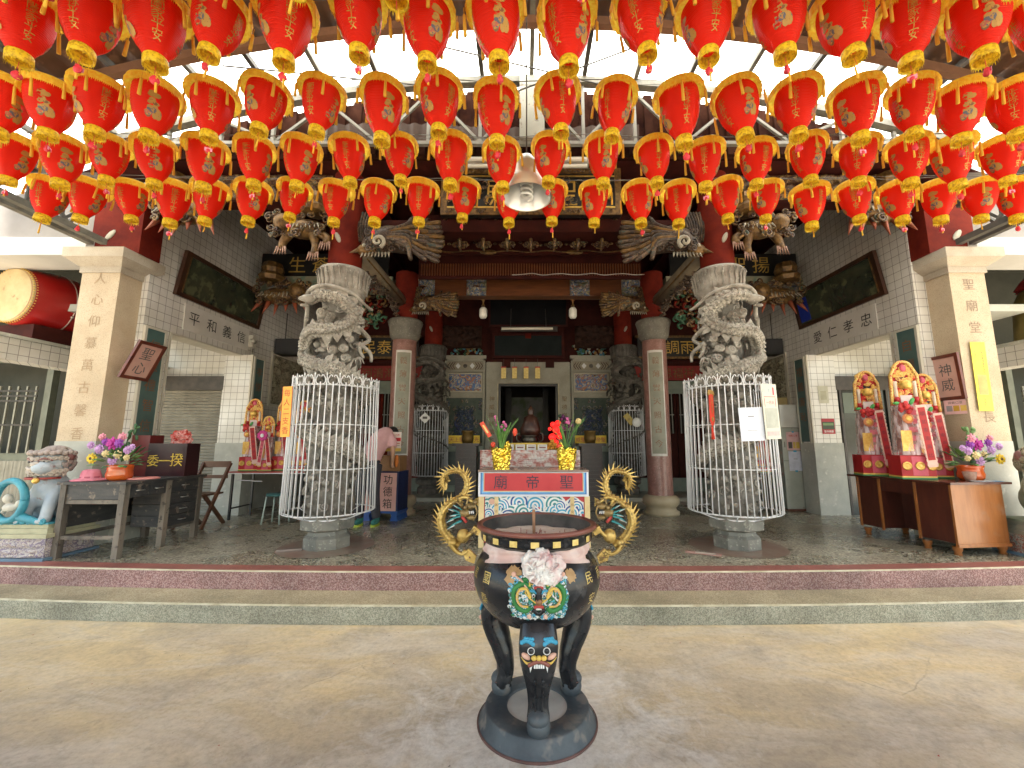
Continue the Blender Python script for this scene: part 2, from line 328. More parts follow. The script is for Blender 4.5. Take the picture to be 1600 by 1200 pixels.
def speckle(name, base, cols, scale=150, rough=.3, bump=.15, cover=.5):
    """chips of stone in cement"""
    m, n, l, b = nodes(name); v = tex(n, l, 'Voronoi', scale); sh = n.new('ShaderNodeSeparateColor'); l.new(v.outputs['Color'], sh.inputs[0])
    r = ramp(n, [(i / len(cols), c) for i, c in enumerate(cols)]); r.color_ramp.interpolation = 'CONSTANT'; l.new(sh.outputs[0], r.inputs[0])
    big = tex(n, l, 'Noise', 1.6, 6, .6); rb = ramp(n, [(.3, (.62, .62, .60)), (.7, (1.25, 1.25, 1.25))]); l.new(big.outputs[0], rb.inputs[0])
    mx = n.new('ShaderNodeMix'); mx.data_type = 'RGBA'; mx.inputs[0].default_value = cover; mx.inputs[6].default_value = (*base, 1); l.new(r.outputs[0], mx.inputs[7])
    mu = n.new('ShaderNodeMix'); mu.data_type = 'RGBA'; mu.blend_type = 'MULTIPLY'; mu.inputs[0].default_value = 1; l.new(mx.outputs[2], mu.inputs[6]); l.new(rb.outputs[0], mu.inputs[7])
    l.new(mu.outputs[2], b.inputs['Base Color']); rr = n.new('ShaderNodeMapRange'); rr.inputs[3].default_value = rough - .1; rr.inputs[4].default_value = rough + .2; l.new(big.outputs[0], rr.inputs[0]); l.new(rr.outputs[0], b.inputs['Roughness'])
    bm = n.new('ShaderNodeBump'); bm.inputs['Strength'].default_value = bump; bm.inputs['Distance'].default_value = .004; l.new(v.outputs['Distance'], bm.inputs['Height']); l.new(bm.outputs[0], b.inputs['Normal'])
    return m
TERRAZZO = speckle('terrazzo', (.13, .125, .10), [(.09, .08, .05), (.30, .27, .19), (.48, .45, .36), (.12, .10, .07), (.24, .22, .16)], 62, .22, .05, .8)
PINKCHIP = speckle('pink_pebble_dash', (.26, .13, .115), [(.20, .10, .09), (.36, .22, .20), (.15, .07, .07), (.42, .30, .28)], 130, .6, .7, .7)
REDCEM = mat('red_cement', (.20, .065, .05), (.28, .10, .08), 3, c3=(.36, .18, .15), c3s=40, c3t=.66, rough=.5, bump=.15)
STEPTOP = speckle('ochre_step_tread', (.33, .28, .17), [(.26, .22, .13), (.40, .35, .23), (.22, .18, .11), (.46, .41, .30)], 130, .6, .4, .6)
STEPFACE = speckle('grey_step_riser', (.28, .27, .20), [(.17, .165, .12), (.34, .325, .25), (.24, .24, .18), (.42, .40, .32)], 130, .65, .7, .7)
EDGE = mat('worn_step_edge', (.34, .30, .19), (.50, .46, .33), 8, rough=.6, bump=.2)

g = MB(court_mat()); g.add([(-60, -40, 0), (60, -40, 0), (60, 40, 0), (-60, 40, 0)], [(0, 1, 2, 3)])
tag(g.build('ground'), kind='structure')
def bend(x): return .011 * max(0, abs(x) - 1) ** 2
XS = [-9 + .375 * i for i in range(49)]
def slab(mb, y0, y1, z0, z1, top, face, edge=None, back=False):
    """a long kerb-like step whose front bows back towards its ends"""
    def col(x): q = bend(x); return [(x, y0 + q, z0), (x, y0 + q, z1 - (.012 if edge else 0)), (x, y0 + q + (.012 if edge else 0), z1), (x, y1 + (0 if back else q), z1), (x, y1 + (0 if back else q), z0)]
    V = [p for x in XS for p in col(x)]; n = len(XS)
    for m_, ks in ((face, [0]), (edge or top, [1]), (top, [2]), (face, [3])):
        mb.mat(m_); mb.add(V if m_ is face and ks == [0] else V, [(i * 5 + k, (i + 1) * 5 + k, (i + 1) * 5 + k + 1, i * 5 + k + 1) for i in range(n - 1) for k in ks], False)
s = MB(); slab(s, 3.68, 4.03, 0, .155, STEPTOP, STEPFACE, EDGE); tag(s.build('lower_step'), kind='structure')
s = MB(); slab(s, 4.025, 4.20, 0, FL, REDCEM, PINKCHIP, EDGE); tag(s.build('upper_step'), kind='structure')
s = MB(); slab(s, 4.20, 8.62, .1, FL, TERRAZZO, TERRAZZO, None, True); tag(s.build('temple_floor'), kind='structure')
s = MB(mat('threshold_stone', (.20, .19, .15), (.28, .27, .22), 3, rough=.5)); s.box(-5, 5, 8.62, 15, .1, FL + .075); tag(s.build('threshold_step'), kind='structure')

# ------------------------------------------------------------------ temple building
temple = empty('temple', (0, 9.8, 0), 'dark carved temple hall with open door, painted panels and red beams behind the dragon columns', 'temple')
def tp(mb, name, label=None):
    o = mb.build(name, temple); o.matrix_parent_inverse = Matrix.Translation((0, -9.8, 0)); return tag(o, label)
def sub(mb, name, parent, label=None):
    o = mb.build(name, parent); return tag(o, label)
Y9 = 9.8; TF = FL + .075
# back wall: one slab with the door opening, upper timber wall above
b = MB(JAMB)
for sx in (-1, 1):
    b.mat(JAMB).box(sx * 1.0, sx * 2.3, Y9 + .02, Y9 + .3, TF, 3.42); b.mat(GREENSTONE).box(sx * 2.3, sx * 5.0, Y9 + .02, Y9 + .3, 2.78, 2.97)
b.mat(DARKRED).box(-5, 5, Y9 + .02, Y9 + .3, 3.42, 6.2)
for sx in (-1, 1): b.mat(DARKRED).box(sx * 2.3, sx * 5.0, Y9 + .05, Y9 + .3, 2.97, 3.42)
tp(b, 'back_wall')
for sx in (-1, 1):
    f = MB(JAMB); f.box(sx * .71, sx * 1.0, Y9 - .06, Y9 + .3, TF, 3.05); f.mat(EDGE).box(sx * .71, sx * .735, Y9 - .075, Y9 - .061, TF, 2.9)
    o = tp(f, 'door_jamb'); t = MB(DULLGOLD); t.text('神威顯赫鎮乾坤' if sx < 0 else '聖德巍峨昭日月', (sx * .86, Y9 - .061, 1.95), .13, vertical=True, gap=1.5); sub(t, 'gilt_lettering', o)
f = MB(JAMB); f.box(-1.0, 1.0, Y9 - .065, Y9 + .3, 2.9, 3.42); f.mat(DARKRED).box(-.62, -.42, Y9 - .12, Y9 - .066, 3.28, 3.46); f.box(.42, .62, Y9 - .12, Y9 - .066, 3.28, 3.46); tp(f, 'door_lintel')
f = MB(BLACKW)
for x0, x1, z0, z1 in ((-.71, -.66, TF, 2.9), (.66, .71, TF, 2.9), (-.66, .66, 2.85, 2.9)): f.box(x0, x1, Y9 + .02, Y9 + .12, z0, z1)
tp(f, 'door_frame')
# panels beside the door
def relief_grid(mb, x0, x1, z0, z1, y, amp=.03, fr=9, seed=0, nu=46, nv=46):
    def fn(u, v):
        x, z = x0 + (x1 - x0) * u, z0 + (z1 - z0) * v
        e = min(u, v, 1 - u, 1 - v, .06) / .06
        q = noise.noise(Vector((x * fr, z * fr, seed))) + .5 * noise.noise(Vector((x * fr * 2.3, z * fr * 2.3, seed + 4)))
        return (x, y - e * amp * (.5 + abs(q) * 1.6), z)
    mb.grid(fn, nu, nv)
for sx in (-1, 1):
    xa, xb = (1.03, 2.0); X = lambda x: sx * x
    fr = MB(JAMB)
    for x0, x1, z0, z1 in ((xa, xa + .05, 1.46, 3.46), (xb - .05, xb, 1.46, 3.46), (xa + .05, xb - .05, 3.44, 3.50), (xa + .05, xb - .05, 3.18, 3.23), (xa + .05, xb - .05, 2.56, 2.68), (xa + .05, xb - .05, 1.42, 1.50)):
        fr.box(X(x0), X(x1), Y9 - .07, Y9 + .019, z0, z1)
    fr.box(X(xa - .02), X(xb + .22), Y9 - .1, Y9 + .019, 3.5, 3.58)
    o = tp(fr, 'wall_panel')
    p = MB(mat('panel_ground', (.23, .20, .15), (.30, .27, .2), 8, rough=.6)); p.box(X(xa + .05), X(xb - .05), Y9 - .02, Y9 + .018, 3.23, 3.44)
    p.mat(DARKRED)
    for k in range(3):
        for d in (-1, 1):
            xc = (xa + xb) / 2 + d * (.24 + .06 * k)
            p.bar((X(xc + d * .06), Y9 - .024, 3.335), (X(xc), Y9 - .024, 3.42), .012); p.bar((X(xc + d * .06), Y9 - .024, 3.335), (X(xc), Y9 - .024, 3.25), .012)
    p.mat(WHITEP)
    for d in (-.17, .17):
        xc = (xa + xb) / 2 + d; p.prism([(X(xc) - .06, 3.335), (X(xc), 3.265), (X(xc) + .06, 3.335), (X(xc), 3.405)], Y9 - .032, Y9 - .021)
    p.mat(DARKSTONE).lathe([(.0, 0), (.05, .0), (.05, .02)], 12, (X((xa + xb) / 2), Y9 - .02, 3.335)); p.ball((X((xa + xb) / 2), Y9 - .02, 3.335), (.05, .02, .05))
    sub(p, 'diamond_frieze', o)
    p = MB(mat('plate_ground', (.40, .36, .27), (.46, .42, .33), 6, rough=.5)); p.box(X(xa + .07), X(xb - .07), Y9 - .025, Y9 + .017, 2.70, 3.16)
    p.mat(paint_mat('painted_figures', [(.14, .08, .05), (.42, .38, .30), (.08, .16, .34), (.34, .16, .09), (.45, .42, .34), (.15, .12, .07)] if sx < 0 else [(.12, .11, .04), (.38, .33, .17), (.28, .08, .04), (.20, .22, .08), (.42, .36, .22), (.10, .07, .04)], 5.5, bump=1)); relief_grid(p, min(X(xa + .1), X(xb - .1)), max(X(xa + .1), X(xb - .1)), 2.73, 3.13, Y9 - .026, .03, 11, 3 + sx)
    sub(p, 'painted_relief', o)
    p = MB(mat('openwork_ground', (.03, .05, .04), (.06, .08, .06), 10, rough=.6)); p.box(X(xa + .05), X(xb - .05), Y9 - .01, Y9 + .016, 1.5, 2.56)
    p.mat(RELIEF); xc = (xa + xb) / 2
    rs = random.Random(5 + sx)
    for side in (-1, 1):        # scrolling openwork, the same on both halves
        rr = random.Random(11)
        for k in range(26):
            cx_, cz_ = rr.uniform(.03, .38), rr.uniform(1.58, 2.48); R0 = rr.uniform(.03, .075); a0 = rr.uniform(0, 6.28)
            pts = [(X(xc) + side * (cx_ + R0 * (1 - t / 14) * cos(a0 + t * .55)), Y9 - .03 - .01 * sin(t), cz_ + R0 * (1 - t / 14) * sin(a0 + t * .55)) for t in range(13)]
            p.tube(pts, lambda t: .016 * (1 - .6 * t), 5)
    p.mat(paint_mat('blue_vase_paint', [(.03, .04, .13), (.015, .03, .05), (.08, .10, .16), (.06, .08, .06)], 9, bump=1)); [p.tube([(X(xc) + sd_ * (.05 + .15 * sin(t * .35)) , Y9 - .05, 1.75 + .045 * t) for t in range(13)], lambda t: .022 * (1.1 - .6 * t), 6) for sd_ in (-1, 1)]; [curl(p, (X(xc) + sd_ * rr.uniform(.02, .2), Y9 - .05, 1.7 + .04 * k), .05, 1.5, .018, (0, -1, 0), k * 1.3 * sd_) for k in range(15) for sd_ in (-1, 1)]
    sub(p, 'openwork_carving', o)
    # green plinth panel under it
    q = MB(GREENSTONE); q.box(X(xa), X(xb + .25), Y9 - .12, Y9 + .019, TF, TF + .14); q.box(X(xa), X(xb + .25), Y9 - .12, Y9 + .019, 1.3, 1.42); q.mat(mat('dark_green_slab', (.035, .05, .045), (.07, .09, .08), 4, rough=.35)).box(X(xa), X(xb + .2), Y9 - .07, Y9 + .018, TF + .14, 1.3)
    tp(q, 'panel_plinth')
    # little carved flower shelf over the panel
    q = MB(RELIEF); rr = random.Random(3 + sx)
    for k in range(46):
        c = (X(1.47) + rr.uniform(-.38, .38), Y9 - .12 + rr.uniform(-.05, .05), 3.60 + rr.random() ** 1.3 * .26)
        q.mat(rr.choice([flat('leaf_green', (.03, .10, .05)), flat('carved_blue', (.06, .20, .30)), flat('carved_cream', (.35, .32, .25)), flat('carved_ochre', (.30, .17, .05)), flat('carved_teal', (.05, .16, .14))]))
        q.ball(c, (rr.uniform(.02, .05), .02, rr.uniform(.02, .05)), 7, 5)
        if k % 3 == 0: q.lathe([(.05, 0), (.025, .012), (.0, .004)], 8, c)
    tp(q, 'carved_flower_shelf')
    # side bays: grille doors, banner, board
    q = MB(mat('green_frame', (.14, .18, .15), (.2, .24, .2), 4, rough=.5)); q.box(X(2.32), X(4.98), Y9 - .04, Y9 + .019, 2.66, 2.78); tp(q, 'bay_head_rail')
    q = MB(_M['green_frame']); q.box(X(2.32), X(4.98), Y9 - .04, Y9 + .019, TF, TF + .3); tp(q, 'bay_sill')
    for k, xd in enumerate((2.62, 3.22, 3.82, 4.42)):
        q = MB(REDWOOD if sx < 0 else DARKRED); q.box(X(xd - .29), X(xd + .29), Y9, Y9 + .04, TF + .3, 1.72)
        for x0 in (xd - .29, xd + .24): q.box(X(x0), X(x0 + .05), Y9 - .02, Y9 + .04, 1.72, 2.66)
        d = tp(q, 'lattice_door'); q = MB(mat('pale_bar', (.36, .36, .32), (.28, .28, .25), 9))
        for i in range(6): q.box(X(xd - .2 + .08 * i) - .008, X(xd - .2 + .08 * i) + .008, Y9, Y9 + .012, 1.72, 2.66)
        q.box(X(xd - .24), X(xd + .24), Y9 - .004, Y9 - .001, 2.15, 2.17); sub(q, 'window_bars', d)
    q = MB(mat('banner_red', (.20, .012, .010), (.26, .02, .014), 4, rough=.7)); q.box(X(2.34), X(4.98), Y9 - .05, Y9 + .018, 2.985, 3.33); o = tp(q, 'red_banner')
    q = MB(DULLGOLD); q.text('河清海晏' if sx < 0 else '神恩福祥', (X(3.45), Y9 - .053, 3.155), .27 ); sub(q, 'banner_lettering', o)
    q = MB(BLACKW); q.box(X(2.6), X(4.6), Y9 - .22, Y9 - .16, 3.52, 3.98); q.mat(DULLGOLD)
    for z in (3.47, 3.98): q.box(X(2.55), X(4.65), Y9 - .24, Y9 - .14, z, z + .05)
    o = tp(q, 'name_board'); q = MB(GOLD); q.text('安民泰國' if sx < 0 else '順調雨風', (X(3.6), Y9 - .223, 3.75), .36); sub(q, 'board_lettering', o)
# room behind the door
q = MB(mat('dark_room_wall', (.02, .017, .014), (.04, .03, .022), 4, rough=.8))  # walls coloured a near-black brown
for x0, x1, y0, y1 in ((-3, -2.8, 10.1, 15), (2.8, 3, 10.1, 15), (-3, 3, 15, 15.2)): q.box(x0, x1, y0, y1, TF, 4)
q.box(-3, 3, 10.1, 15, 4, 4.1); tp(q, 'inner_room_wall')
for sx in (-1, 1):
    q = MB(_M['dark_room_wall']); q.box(sx * 2.05, sx * 5.2, 11.6, 11.7, TF, 4); q.box(sx * 5.2, sx * 5.3, 9.8, 11.7, TF, 4); q.box(sx * 2.05, sx * 5.2, 10.1, 11.6, 3.6, 3.7); tp(q, 'side_bay_backing')  # dark backing added behind the bay windows to close out the sky
# ceilings and roof
q = MB(DARKRED); q.box(-6.2, 6.2, 5.2, 10.1, 5.6, 5.7)
for k in range(25): q.box(-5 + k * .416 - .03, -5 + k * .416 + .03, 5.2, 9.8, 5.48, 5.6)
tp(q, 'ceiling_rafters')
q = MB(mat('rusty_eave', (.014, .005, .004), (.035, .014, .009), 6, rough=.9, spec=.02)); q.box(-6.6, 6.6, 4.62, 4.66, 4.95, 6.3); q.box(-6.6, 6.6, 4.66, 10.5, 6.2, 6.3)
for k in range(60): q.box(-6 + k * .2, -5.9 + k * .2, 4.58, 4.62, 4.98, 5.9)
q.mat(DARKRED).box(-6.6, 6.6, 4.66, 5.3, 5.0, 5.06); tp(q, 'eave_board')
q = MB(thin_mat('eave_plastic', (.06, .035, .025), .15, .6)); q.grid(lambda u, v: (-2.6 + 3.9 * u, 4.50 + .015 * sin(u * 160), 5.06 + .24 * v + .03 * sin(u * 7)), 160, 2); tp(q, 'plastic_drip_sheet')

# ---- carved beams inside the hall
def beam(name, x0, x1, y0, y1, z0, z1, m, label=None):
    q = MB(m); q.box(x0, x1, y0, y1, z0, z1); return tp(q, name, label)
bm_ = beam('front_beam', -2.06, 2.06, 5.0, 5.25, 4.2, 4.36, DARKRED)
q = MB(BLACKW); q.box(-1.15, 1.15, 4.88, 4.96, 4.36, 5.0); q.mat(DULLGOLD)
for x0, x1, z0, z1 in ((-1.15, 1.15, 4.36, 4.44), (-1.15, 1.15, 4.93, 5.0), (-1.15, -1.07, 4.44, 4.93), (1.07, 1.15, 4.44, 4.93)):
    q.mat(DULLGOLD).box(x0, x1, 4.862, 4.879, z0, z1)
q.mat(GOLD)
for (x0, x1, z0, z1) in ((-1.07, 1.07, 4.455, 4.475), (-1.07, 1.07, 4.885, 4.90)): q.box(x0, x1, 4.868, 4.879, z0, z1)
q.mat(CARVE); rr = random.Random(2)
for k in range(80):
    x = rr.uniform(-1.1, 1.1); z = rr.choice((4.40, 4.965)) if k < 50 else rr.uniform(4.5, 4.85)
    a0 = rr.uniform(0, 6.28); R0 = .028 if k < 50 else .07
    q.tube([(x + R0 * (1 - t / 10) * cos(a0 + t * .7), 4.855, z + R0 * (1 - t / 10) * sin(a0 + t * .7)) for t in range(9)], lambda t: (.010 if k < 50 else .018) * (1.1 - t), 4)
o = tp(q, 'signboard'); q = MB(GOLD); q.text('殿帝聖', (0, 4.877, 4.67), .40); sub(q, 'board_lettering', o)
# outer bays of the front, above the side walls
for sx in (-1, 1):
    q = MB(DARKRED); q.box(sx * 2.45, sx * 5.0, 5.0, 5.2, 4.62, 5.0); q.mat(CARVE); relief_grid(q, min(sx * 2.6, sx * 4.9), max(sx * 2.6, sx * 4.9), 4.64, 4.98, 4.99, .05, 8, 20 + sx, 90, 22); tp(q, 'outer_beam')
    q = MB(mat('painted_beam_white', (.24, .23, .16), (.12, .20, .15), 5, lo=.5, hi=.6, rough=.5, c3=(.30, .28, .2), c3s=14)); q.box(sx * 2.5, sx * 4.99, 7.2, 7.4, 4.24, 4.52); q.mat(RELIEF)
    for x0 in (2.62, 4.42): relief_grid(q, min(sx * x0, sx * (x0 + .5)), max(sx * x0, sx * (x0 + .5)), 4.25, 4.51, 7.19, .03, 12, 5, 34, 18)
    tp(q, 'painted_cross_beam')
    q = MB(BLACKW); q.box(sx * 2.6, sx * 4.95, 7.25, 7.3, 4.55, 4.98); o = tp(q, 'black_board'); q = MB(GOLD); q.text('生 蒼 佑' if sx < 0 else '德 聖 揚', (sx * 3.85, 7.248, 4.76), .34); sub(q, 'board_lettering', o)
    # carved beam from front column to inner column
    q = MB(mat('tan_painted_timber', (.13, .10, .065), (.20, .16, .10), 5, rough=.6)); q.tube([(sx * 2.27, 5.15, 3.98), (sx * 2.27, 7.0, 3.98)], .11, 12); q.mat(DULLGOLD); q.tube([(sx * 2.27 - sx * .1, 5.2, 3.92), (sx * 2.27 - sx * .1, 7.0, 3.92)], .012, 5)
    q.mat(CARVEGREY); rr = random.Random(4)
    for k in range(36):
        y = rr.uniform(5.3, 7.0); z = 3.86 - rr.random() * .22 * (abs(y - 6.1) / .9 + .25); a0 = rr.uniform(0, 6)
        q.tube([(sx * (2.27 + rr.uniform(-.05, .05)), y + .06 * (1 - t / 9) * cos(a0 + .7 * t), z + .06 * (1 - t / 9) * sin(a0 + .7 * t)) for t in range(8)], lambda t: .022 * (1.1 - t), 5)
    tp(q, 'tie_beam')
    q = MB(CARVE); rr = random.Random(8)
    for k in range(70):
        x = sx * (2.5 + rr.random() * .5); z = 3.45 + rr.random() * .7; y = 6.9 + rr.uniform(-.1, .1); a0 = rr.uniform(0, 6); q.mat(rr.choice([CARVE, CARVE, REDWOOD, flat('leaf_green', (.03, .10, .05)), DULLGOLD]))
        q.tube([(x + .07 * (1 - t / 9) * cos(a0 + .7 * t), y, z + .07 * (1 - t / 9) * sin(a0 + .7 * t)) for t in range(8)], lambda t: .028 * (1.1 - t), 5)
    tp(q, 'hanging_carving')
# rows of small carved brackets filling the upper centre
for row, (y, z, n_, x_) in enumerate(((5.3, 4.17, 13, 1.9), (5.6, 4.62, 15, 1.7), (6.6, 4.5, 13, 1.7))):
    for k in range(n_):
        x = -x_ + 2 * x_ * k / (n_ - 1); q = MB(DARKRED if row else CARVE); q.box(x - .05, x + .05, y - .05, y + .05, z - .03, z + .03); q.mat(CARVE); q.tube(spline([(x, y - .04, z + .06), (x, y - .13, z + .01), (x, y - .10, z - .08), (x, y - .02, z - .09)], 4), lambda t: .026 * (1.1 - .5 * t), 6)
        for s_ in (-1, 1): curl(q, (x + s_ * .06, y - .06, z - .02), .045, 1.4, .014, (0, -1, 0), 1 + s_, 9)
        tp(q, 'small_bracket')
# valance and slats
q = MB(DARKRED); q.box(-1.66, 1.66, 5.8, 5.86, 4.28, 4.9); q.mat(REDWOOD)
for k in range(52): q.box(-1.6 + k * .063, -1.575 + k * .063, 5.785, 5.8, 4.5, 4.62)
q.mat(DULLGOLD); q.tube([(-1.6 + .05 * k, 5.79, 4.315 + .012 * sin(k * .55)) for k in range(65)], .011, 5)
for xc in (-.62, .66): q.ball((xc, 5.785, 4.30), (.13, .02, .04), 10, 5)
q.mat(CARVE)
for k in range(30): q.ball((-1.4 + k * .097 + random.uniform(-.02, .02), 5.785, 4.43 + random.uniform(-.02, .03)), (.03, .012, .02), 6, 4)
tp(q, 'valance_board')
q = MB(DARKRED); q.box(-1.76, 1.76, 6.22, 6.27, 4.07, 4.5); q.mat(BROWN)
for k in range(84): q.box(-1.72 + k * .0415, -1.70 + k * .0415, 6.195, 6.22, 4.12, 4.31)
q.mat(thin_mat('torn_paper', (.5, .48, .44), .2)); q.tube(spline([(-.28 + .16 * k, 6.17 + .01 * (k % 2), 4.11 + .012 * (k % 3)) for k in range(14)], 3), .012, 5, flatn=.5); tp(q, 'slatted_board')
q = MB(BROWN); q.box(-2.1, 2.1, 7.2, 7.42, 4.15, 4.46); o = tp(q, 'inner_beam')
for x0, x1 in ((-2.12, -1.72), (-1.14, -.78), (.74, 1.1), (1.68, 2.08)):
    q = MB(RELIEF); relief_grid(q, x0, x1, 4.145, 4.465, 7.195, .05, 13, x0, 34, 28); q.mat(BROWN).lathe([(.0, -.02), (.05, 0), (.07, .0)], 12, ((x0 + x1) / 2, 7.15, 4.3)); sub(q, 'carved_block', o)
q = MB(BLACKW); q.box(-2.1, 2.1, 7.6, 7.7, 4.4, 5.4); tp(q, 'transom')
# plaques over the door
q = MB(mat('plaque_black', (.004, .004, .005), (.008, .008, .009), 4, rough=.7, spec=.1)); q.T = Matrix.Translation((0, 9.4, 4.25)) @ Matrix.Rotation(R(14), 4, 'X'); q.box(-.88, .88, 0, .05, 0, .68); q.mat(DARKRED); q.box(-.93, .93, .051, .08, -.05, .73); tp(q, 'upper_plaque')
q = MB(mat('plaque_green', (.008, .012, .012), (.014, .018, .018), 4, rough=.6, spec=.1)); q.box(-.80, .80, 9.66, 9.7, 3.56, 4.05); q.mat(DARKRED)
for x0, x1, z0, z1 in ((-.86, .86, 3.5, 3.56), (-.86, .86, 4.05, 4.12), (-.86, -.80, 3.56, 4.05), (.80, .86, 3.56, 4.05)): q.box(x0, x1, 9.63, 9.71, z0, z1)
q.mat(REDWOOD).box(-.07, .07, 9.62, 9.655, 3.98, 4.1); tp(q, 'lower_plaque')
# carved brackets on the upper back wall
for sx in (-1, 1):
    q = MB(mat('dark_carving', (.014, .006, .004), (.035, .014, .008), 12, rough=.7, bump=.6, spec=.2)); relief_grid(q, min(sx * 1.1, sx * 2.2), max(sx * 1.1, sx * 2.2), 3.7, 4.25, 9.5, .12, 6, sx, 40, 24); tp(q, 'wall_bracket')
# ------------------------------------------------------------------ side walls, wings
SLAT = mat('shutter_metal', (.17, .16, .13), (.23, .22, .18), 4, rough=.45, metal=.4)
TRIM = mat('cream_trim', (.48, .46, .38), (.55, .52, .44), 6, rough=.5)
TEAL = mat('teal_plaque', (.05, .105, .10), (.08, .14, .13), 3, rough=.45)
RUSTTEXT = flat('faded_red_lettering', (.22, .10, .05))
for sx, side in ((-1, 'left'), (1, 'right')):
    X = lambda x: sx * x
    w = empty('side_wall', (sx * 5.0, 7, FL), 'white tiled side wall with %s on the %s of the forecourt' % (('a roller shutter opening and the words peace and loyalty', 'left') if sx < 0 else ('a doorway and a writing panel above it', 'right')), 'wall')
    T_ = Matrix.Translation((-sx * 5.0, -7, -FL))
    def wp(mb, name, label=None, parent=None):
        o = mb.build(name, parent or w)
        if parent is None: o.matrix_parent_inverse = T_
        return tag(o, label)
    q = MB(TILE); q.box(X(5.0), X(5.25), 5.16, 5.55, 1.5, 3.02); q.box(X(5.0), X(5.25), 7.03, 9.8, 1.5, 3.02); q.box(X(5.0), X(5.25), 5.16, 9.8, 3.02, 6.2)
    wp(q, 'tiled_wall')
    q = MB(PLASTER); q.box(X(4.985), X(5.26), 5.155, 5.56, .1, 1.5); q.box(X(4.985), X(5.26), 7.02, 9.8, .1, 1.5); wp(q, 'plaster_dado')
    q = MB(TRIM); q.box(X(4.98), X(5.25), 5.555, 5.58, FL, 3.02); q.box(X(4.98), X(5.25), 5.58, 7.02, 3.0, 3.019); wp(q, 'door_frame')
    q = MB(TILE); q.box(X(4.80), X(5.27), 7.025, 7.36, 1.5, 3.015); pr_ = wp(q, 'tiled_pier'); q = MB(PLASTER); q.box(X(4.785), X(5.28), 7.01, 7.37, .1, 1.5); wp(q, 'pier_base', None, pr_); q = MB(TRIM); q.box(X(4.786), X(4.81), 7.012, 7.04, 1.5, 3.015); wp(q, 'corner_trim', None, pr_)
    # couplet plaques let into the tiles
    for (y0, y1, z0, z1, txt) in ((5.20, 5.46, 1.05, 2.98, '仁義禮智信忠' if sx < 0 else '自彊之心昭日'), (7.08, 7.30, 1.52, 2.96, '孝悌忠信' if sx < 0 else '禮義廉恥')):
        dx_ = 0 if y0 < 6 else -.2
        q = MB(TEAL); q.box(X(4.972 + dx_), X(4.999 + dx_), y0, y1, z0, z1); q.mat(TRIM)
        for a, c in ((y0 - .035, y0), (y1, y1 + .035)): q.box(X(4.965 + dx_), X(4.999 + dx_), a, c, z0 - .03, z1 + .03)
        q.box(X(4.965 + dx_), X(4.999 + dx_), y0, y1, z1, z1 + .03)
        o = wp(q, 'couplet_plaque'); q = MB(RUSTTEXT); q.text(txt, (X(4.969 + dx_), (y0 + y1) / 2, (z0 + z1) / 2 + .1), .17, vertical=True, gap=1.55, face='+x' if sx < 0 else '-x'); wp(q, 'lettering', None, o)
    # relief picture in stone further in
    q = MB(TRIM); q.box(X(4.97), X(4.999), 7.85, 9.1, 2.2, 3.25); o = wp(q, 'relief_frame'); q = MB(paint_mat('grey_relief', [(.10, .09, .06), (.26, .24, .17), (.15, .13, .09), (.32, .29, .22)], 9, bump=1))
    def rf(u, v):
        y, z = 7.9 + 1.15 * u, 2.25 + .95 * v; n_ = noise.noise(Vector((y * 7, z * 7, 2))) ; e = min(u, v, 1 - u, 1 - v, .06) / .06
        return (sx * (4.968 - e * .04 * (.4 + abs(n_) * 2)), y, z)
    if sx < 0: q.grid(lambda u, v: rf(u, v), 50, 44)
    else: q.grid(lambda u, v: rf(1 - u, v), 50, 44)
    wp(q, 'stone_relief', None, o)
    # writing panel
    q = MB(mat('panel_white', (.60, .58, .53), (.66, .64, .60), 5, rough=.4)); q.box(X(4.985), X(4.999), 5.75, 7.15, 3.12, 3.50); o = wp(q, 'name_panel')
    q = MB(BLACKW); txt = '平和義信' if sx < 0 else '忠孝仁愛'
    for k, ch in enumerate(txt):
        y = 5.93 + .34 * k; q.text(ch, (X(4.983), y, 3.31), .215, face='+x' if sx < 0 else '-x')
    wp(q, 'brush_lettering', None, o)
    # cross wall with the roller shutter beyond the opening
    q = MB(TILE); q.box(X(5.26), X(6.9), 7.12, 7.2, 2.62, 3.6); q.mat(PLASTER).box(X(5.26), X(6.9), 5.5, 7.1, 3.3, 3.4); wp(q, 'passage_wall')
    q = MB(DARKSTEEL); q.box(X(5.26), X(6.75), 7.02, 7.098, 2.40, 2.64); q.mat(SLAT)
    if sx < 0:
        q.grid(lambda u, v: (-6.75 + 1.48 * u, 7.08 + .012 * sin(v * 2 * pi * 42), FL + (2.40 - FL) * v), 2, 42 * 6, smooth=True)
        wp(q, 'roller_shutter')
    else:
        q.mat(mat('dark_glass', (.015, .018, .015), (.03, .035, .03), 3, rough=.15)).box(5.26, 6.75, 7.05, 7.1, FL, 2.40); q.mat(DARKSTEEL)
        for x in (5.3, 5.7, 6.1, 6.5): q.box(x, x + .04, 7.02, 7.049, FL, 2.4)
        q.mat(mat('muted_green_pane', (.10, .13, .10), (.13, .16, .13), 3)).box(5.36, 5.66, 7.03, 7.048, 2.0, 2.35); wp(q, 'dark_doorway')
    # wing beyond the square pillar: beams, back wall, ceiling
    wing = empty('side_wing', (sx * 8, 7, 0), 'shadowed %s wing with pale concrete beam across its front' % side, 'building'); W2 = Matrix.Translation((-sx * 8, -7, 0))
    def gp(mb, name, label=None, parent=None):
        o = mb.build(name, parent or wing)
        if parent is None: o.matrix_parent_inverse = W2
        return tag(o, label)
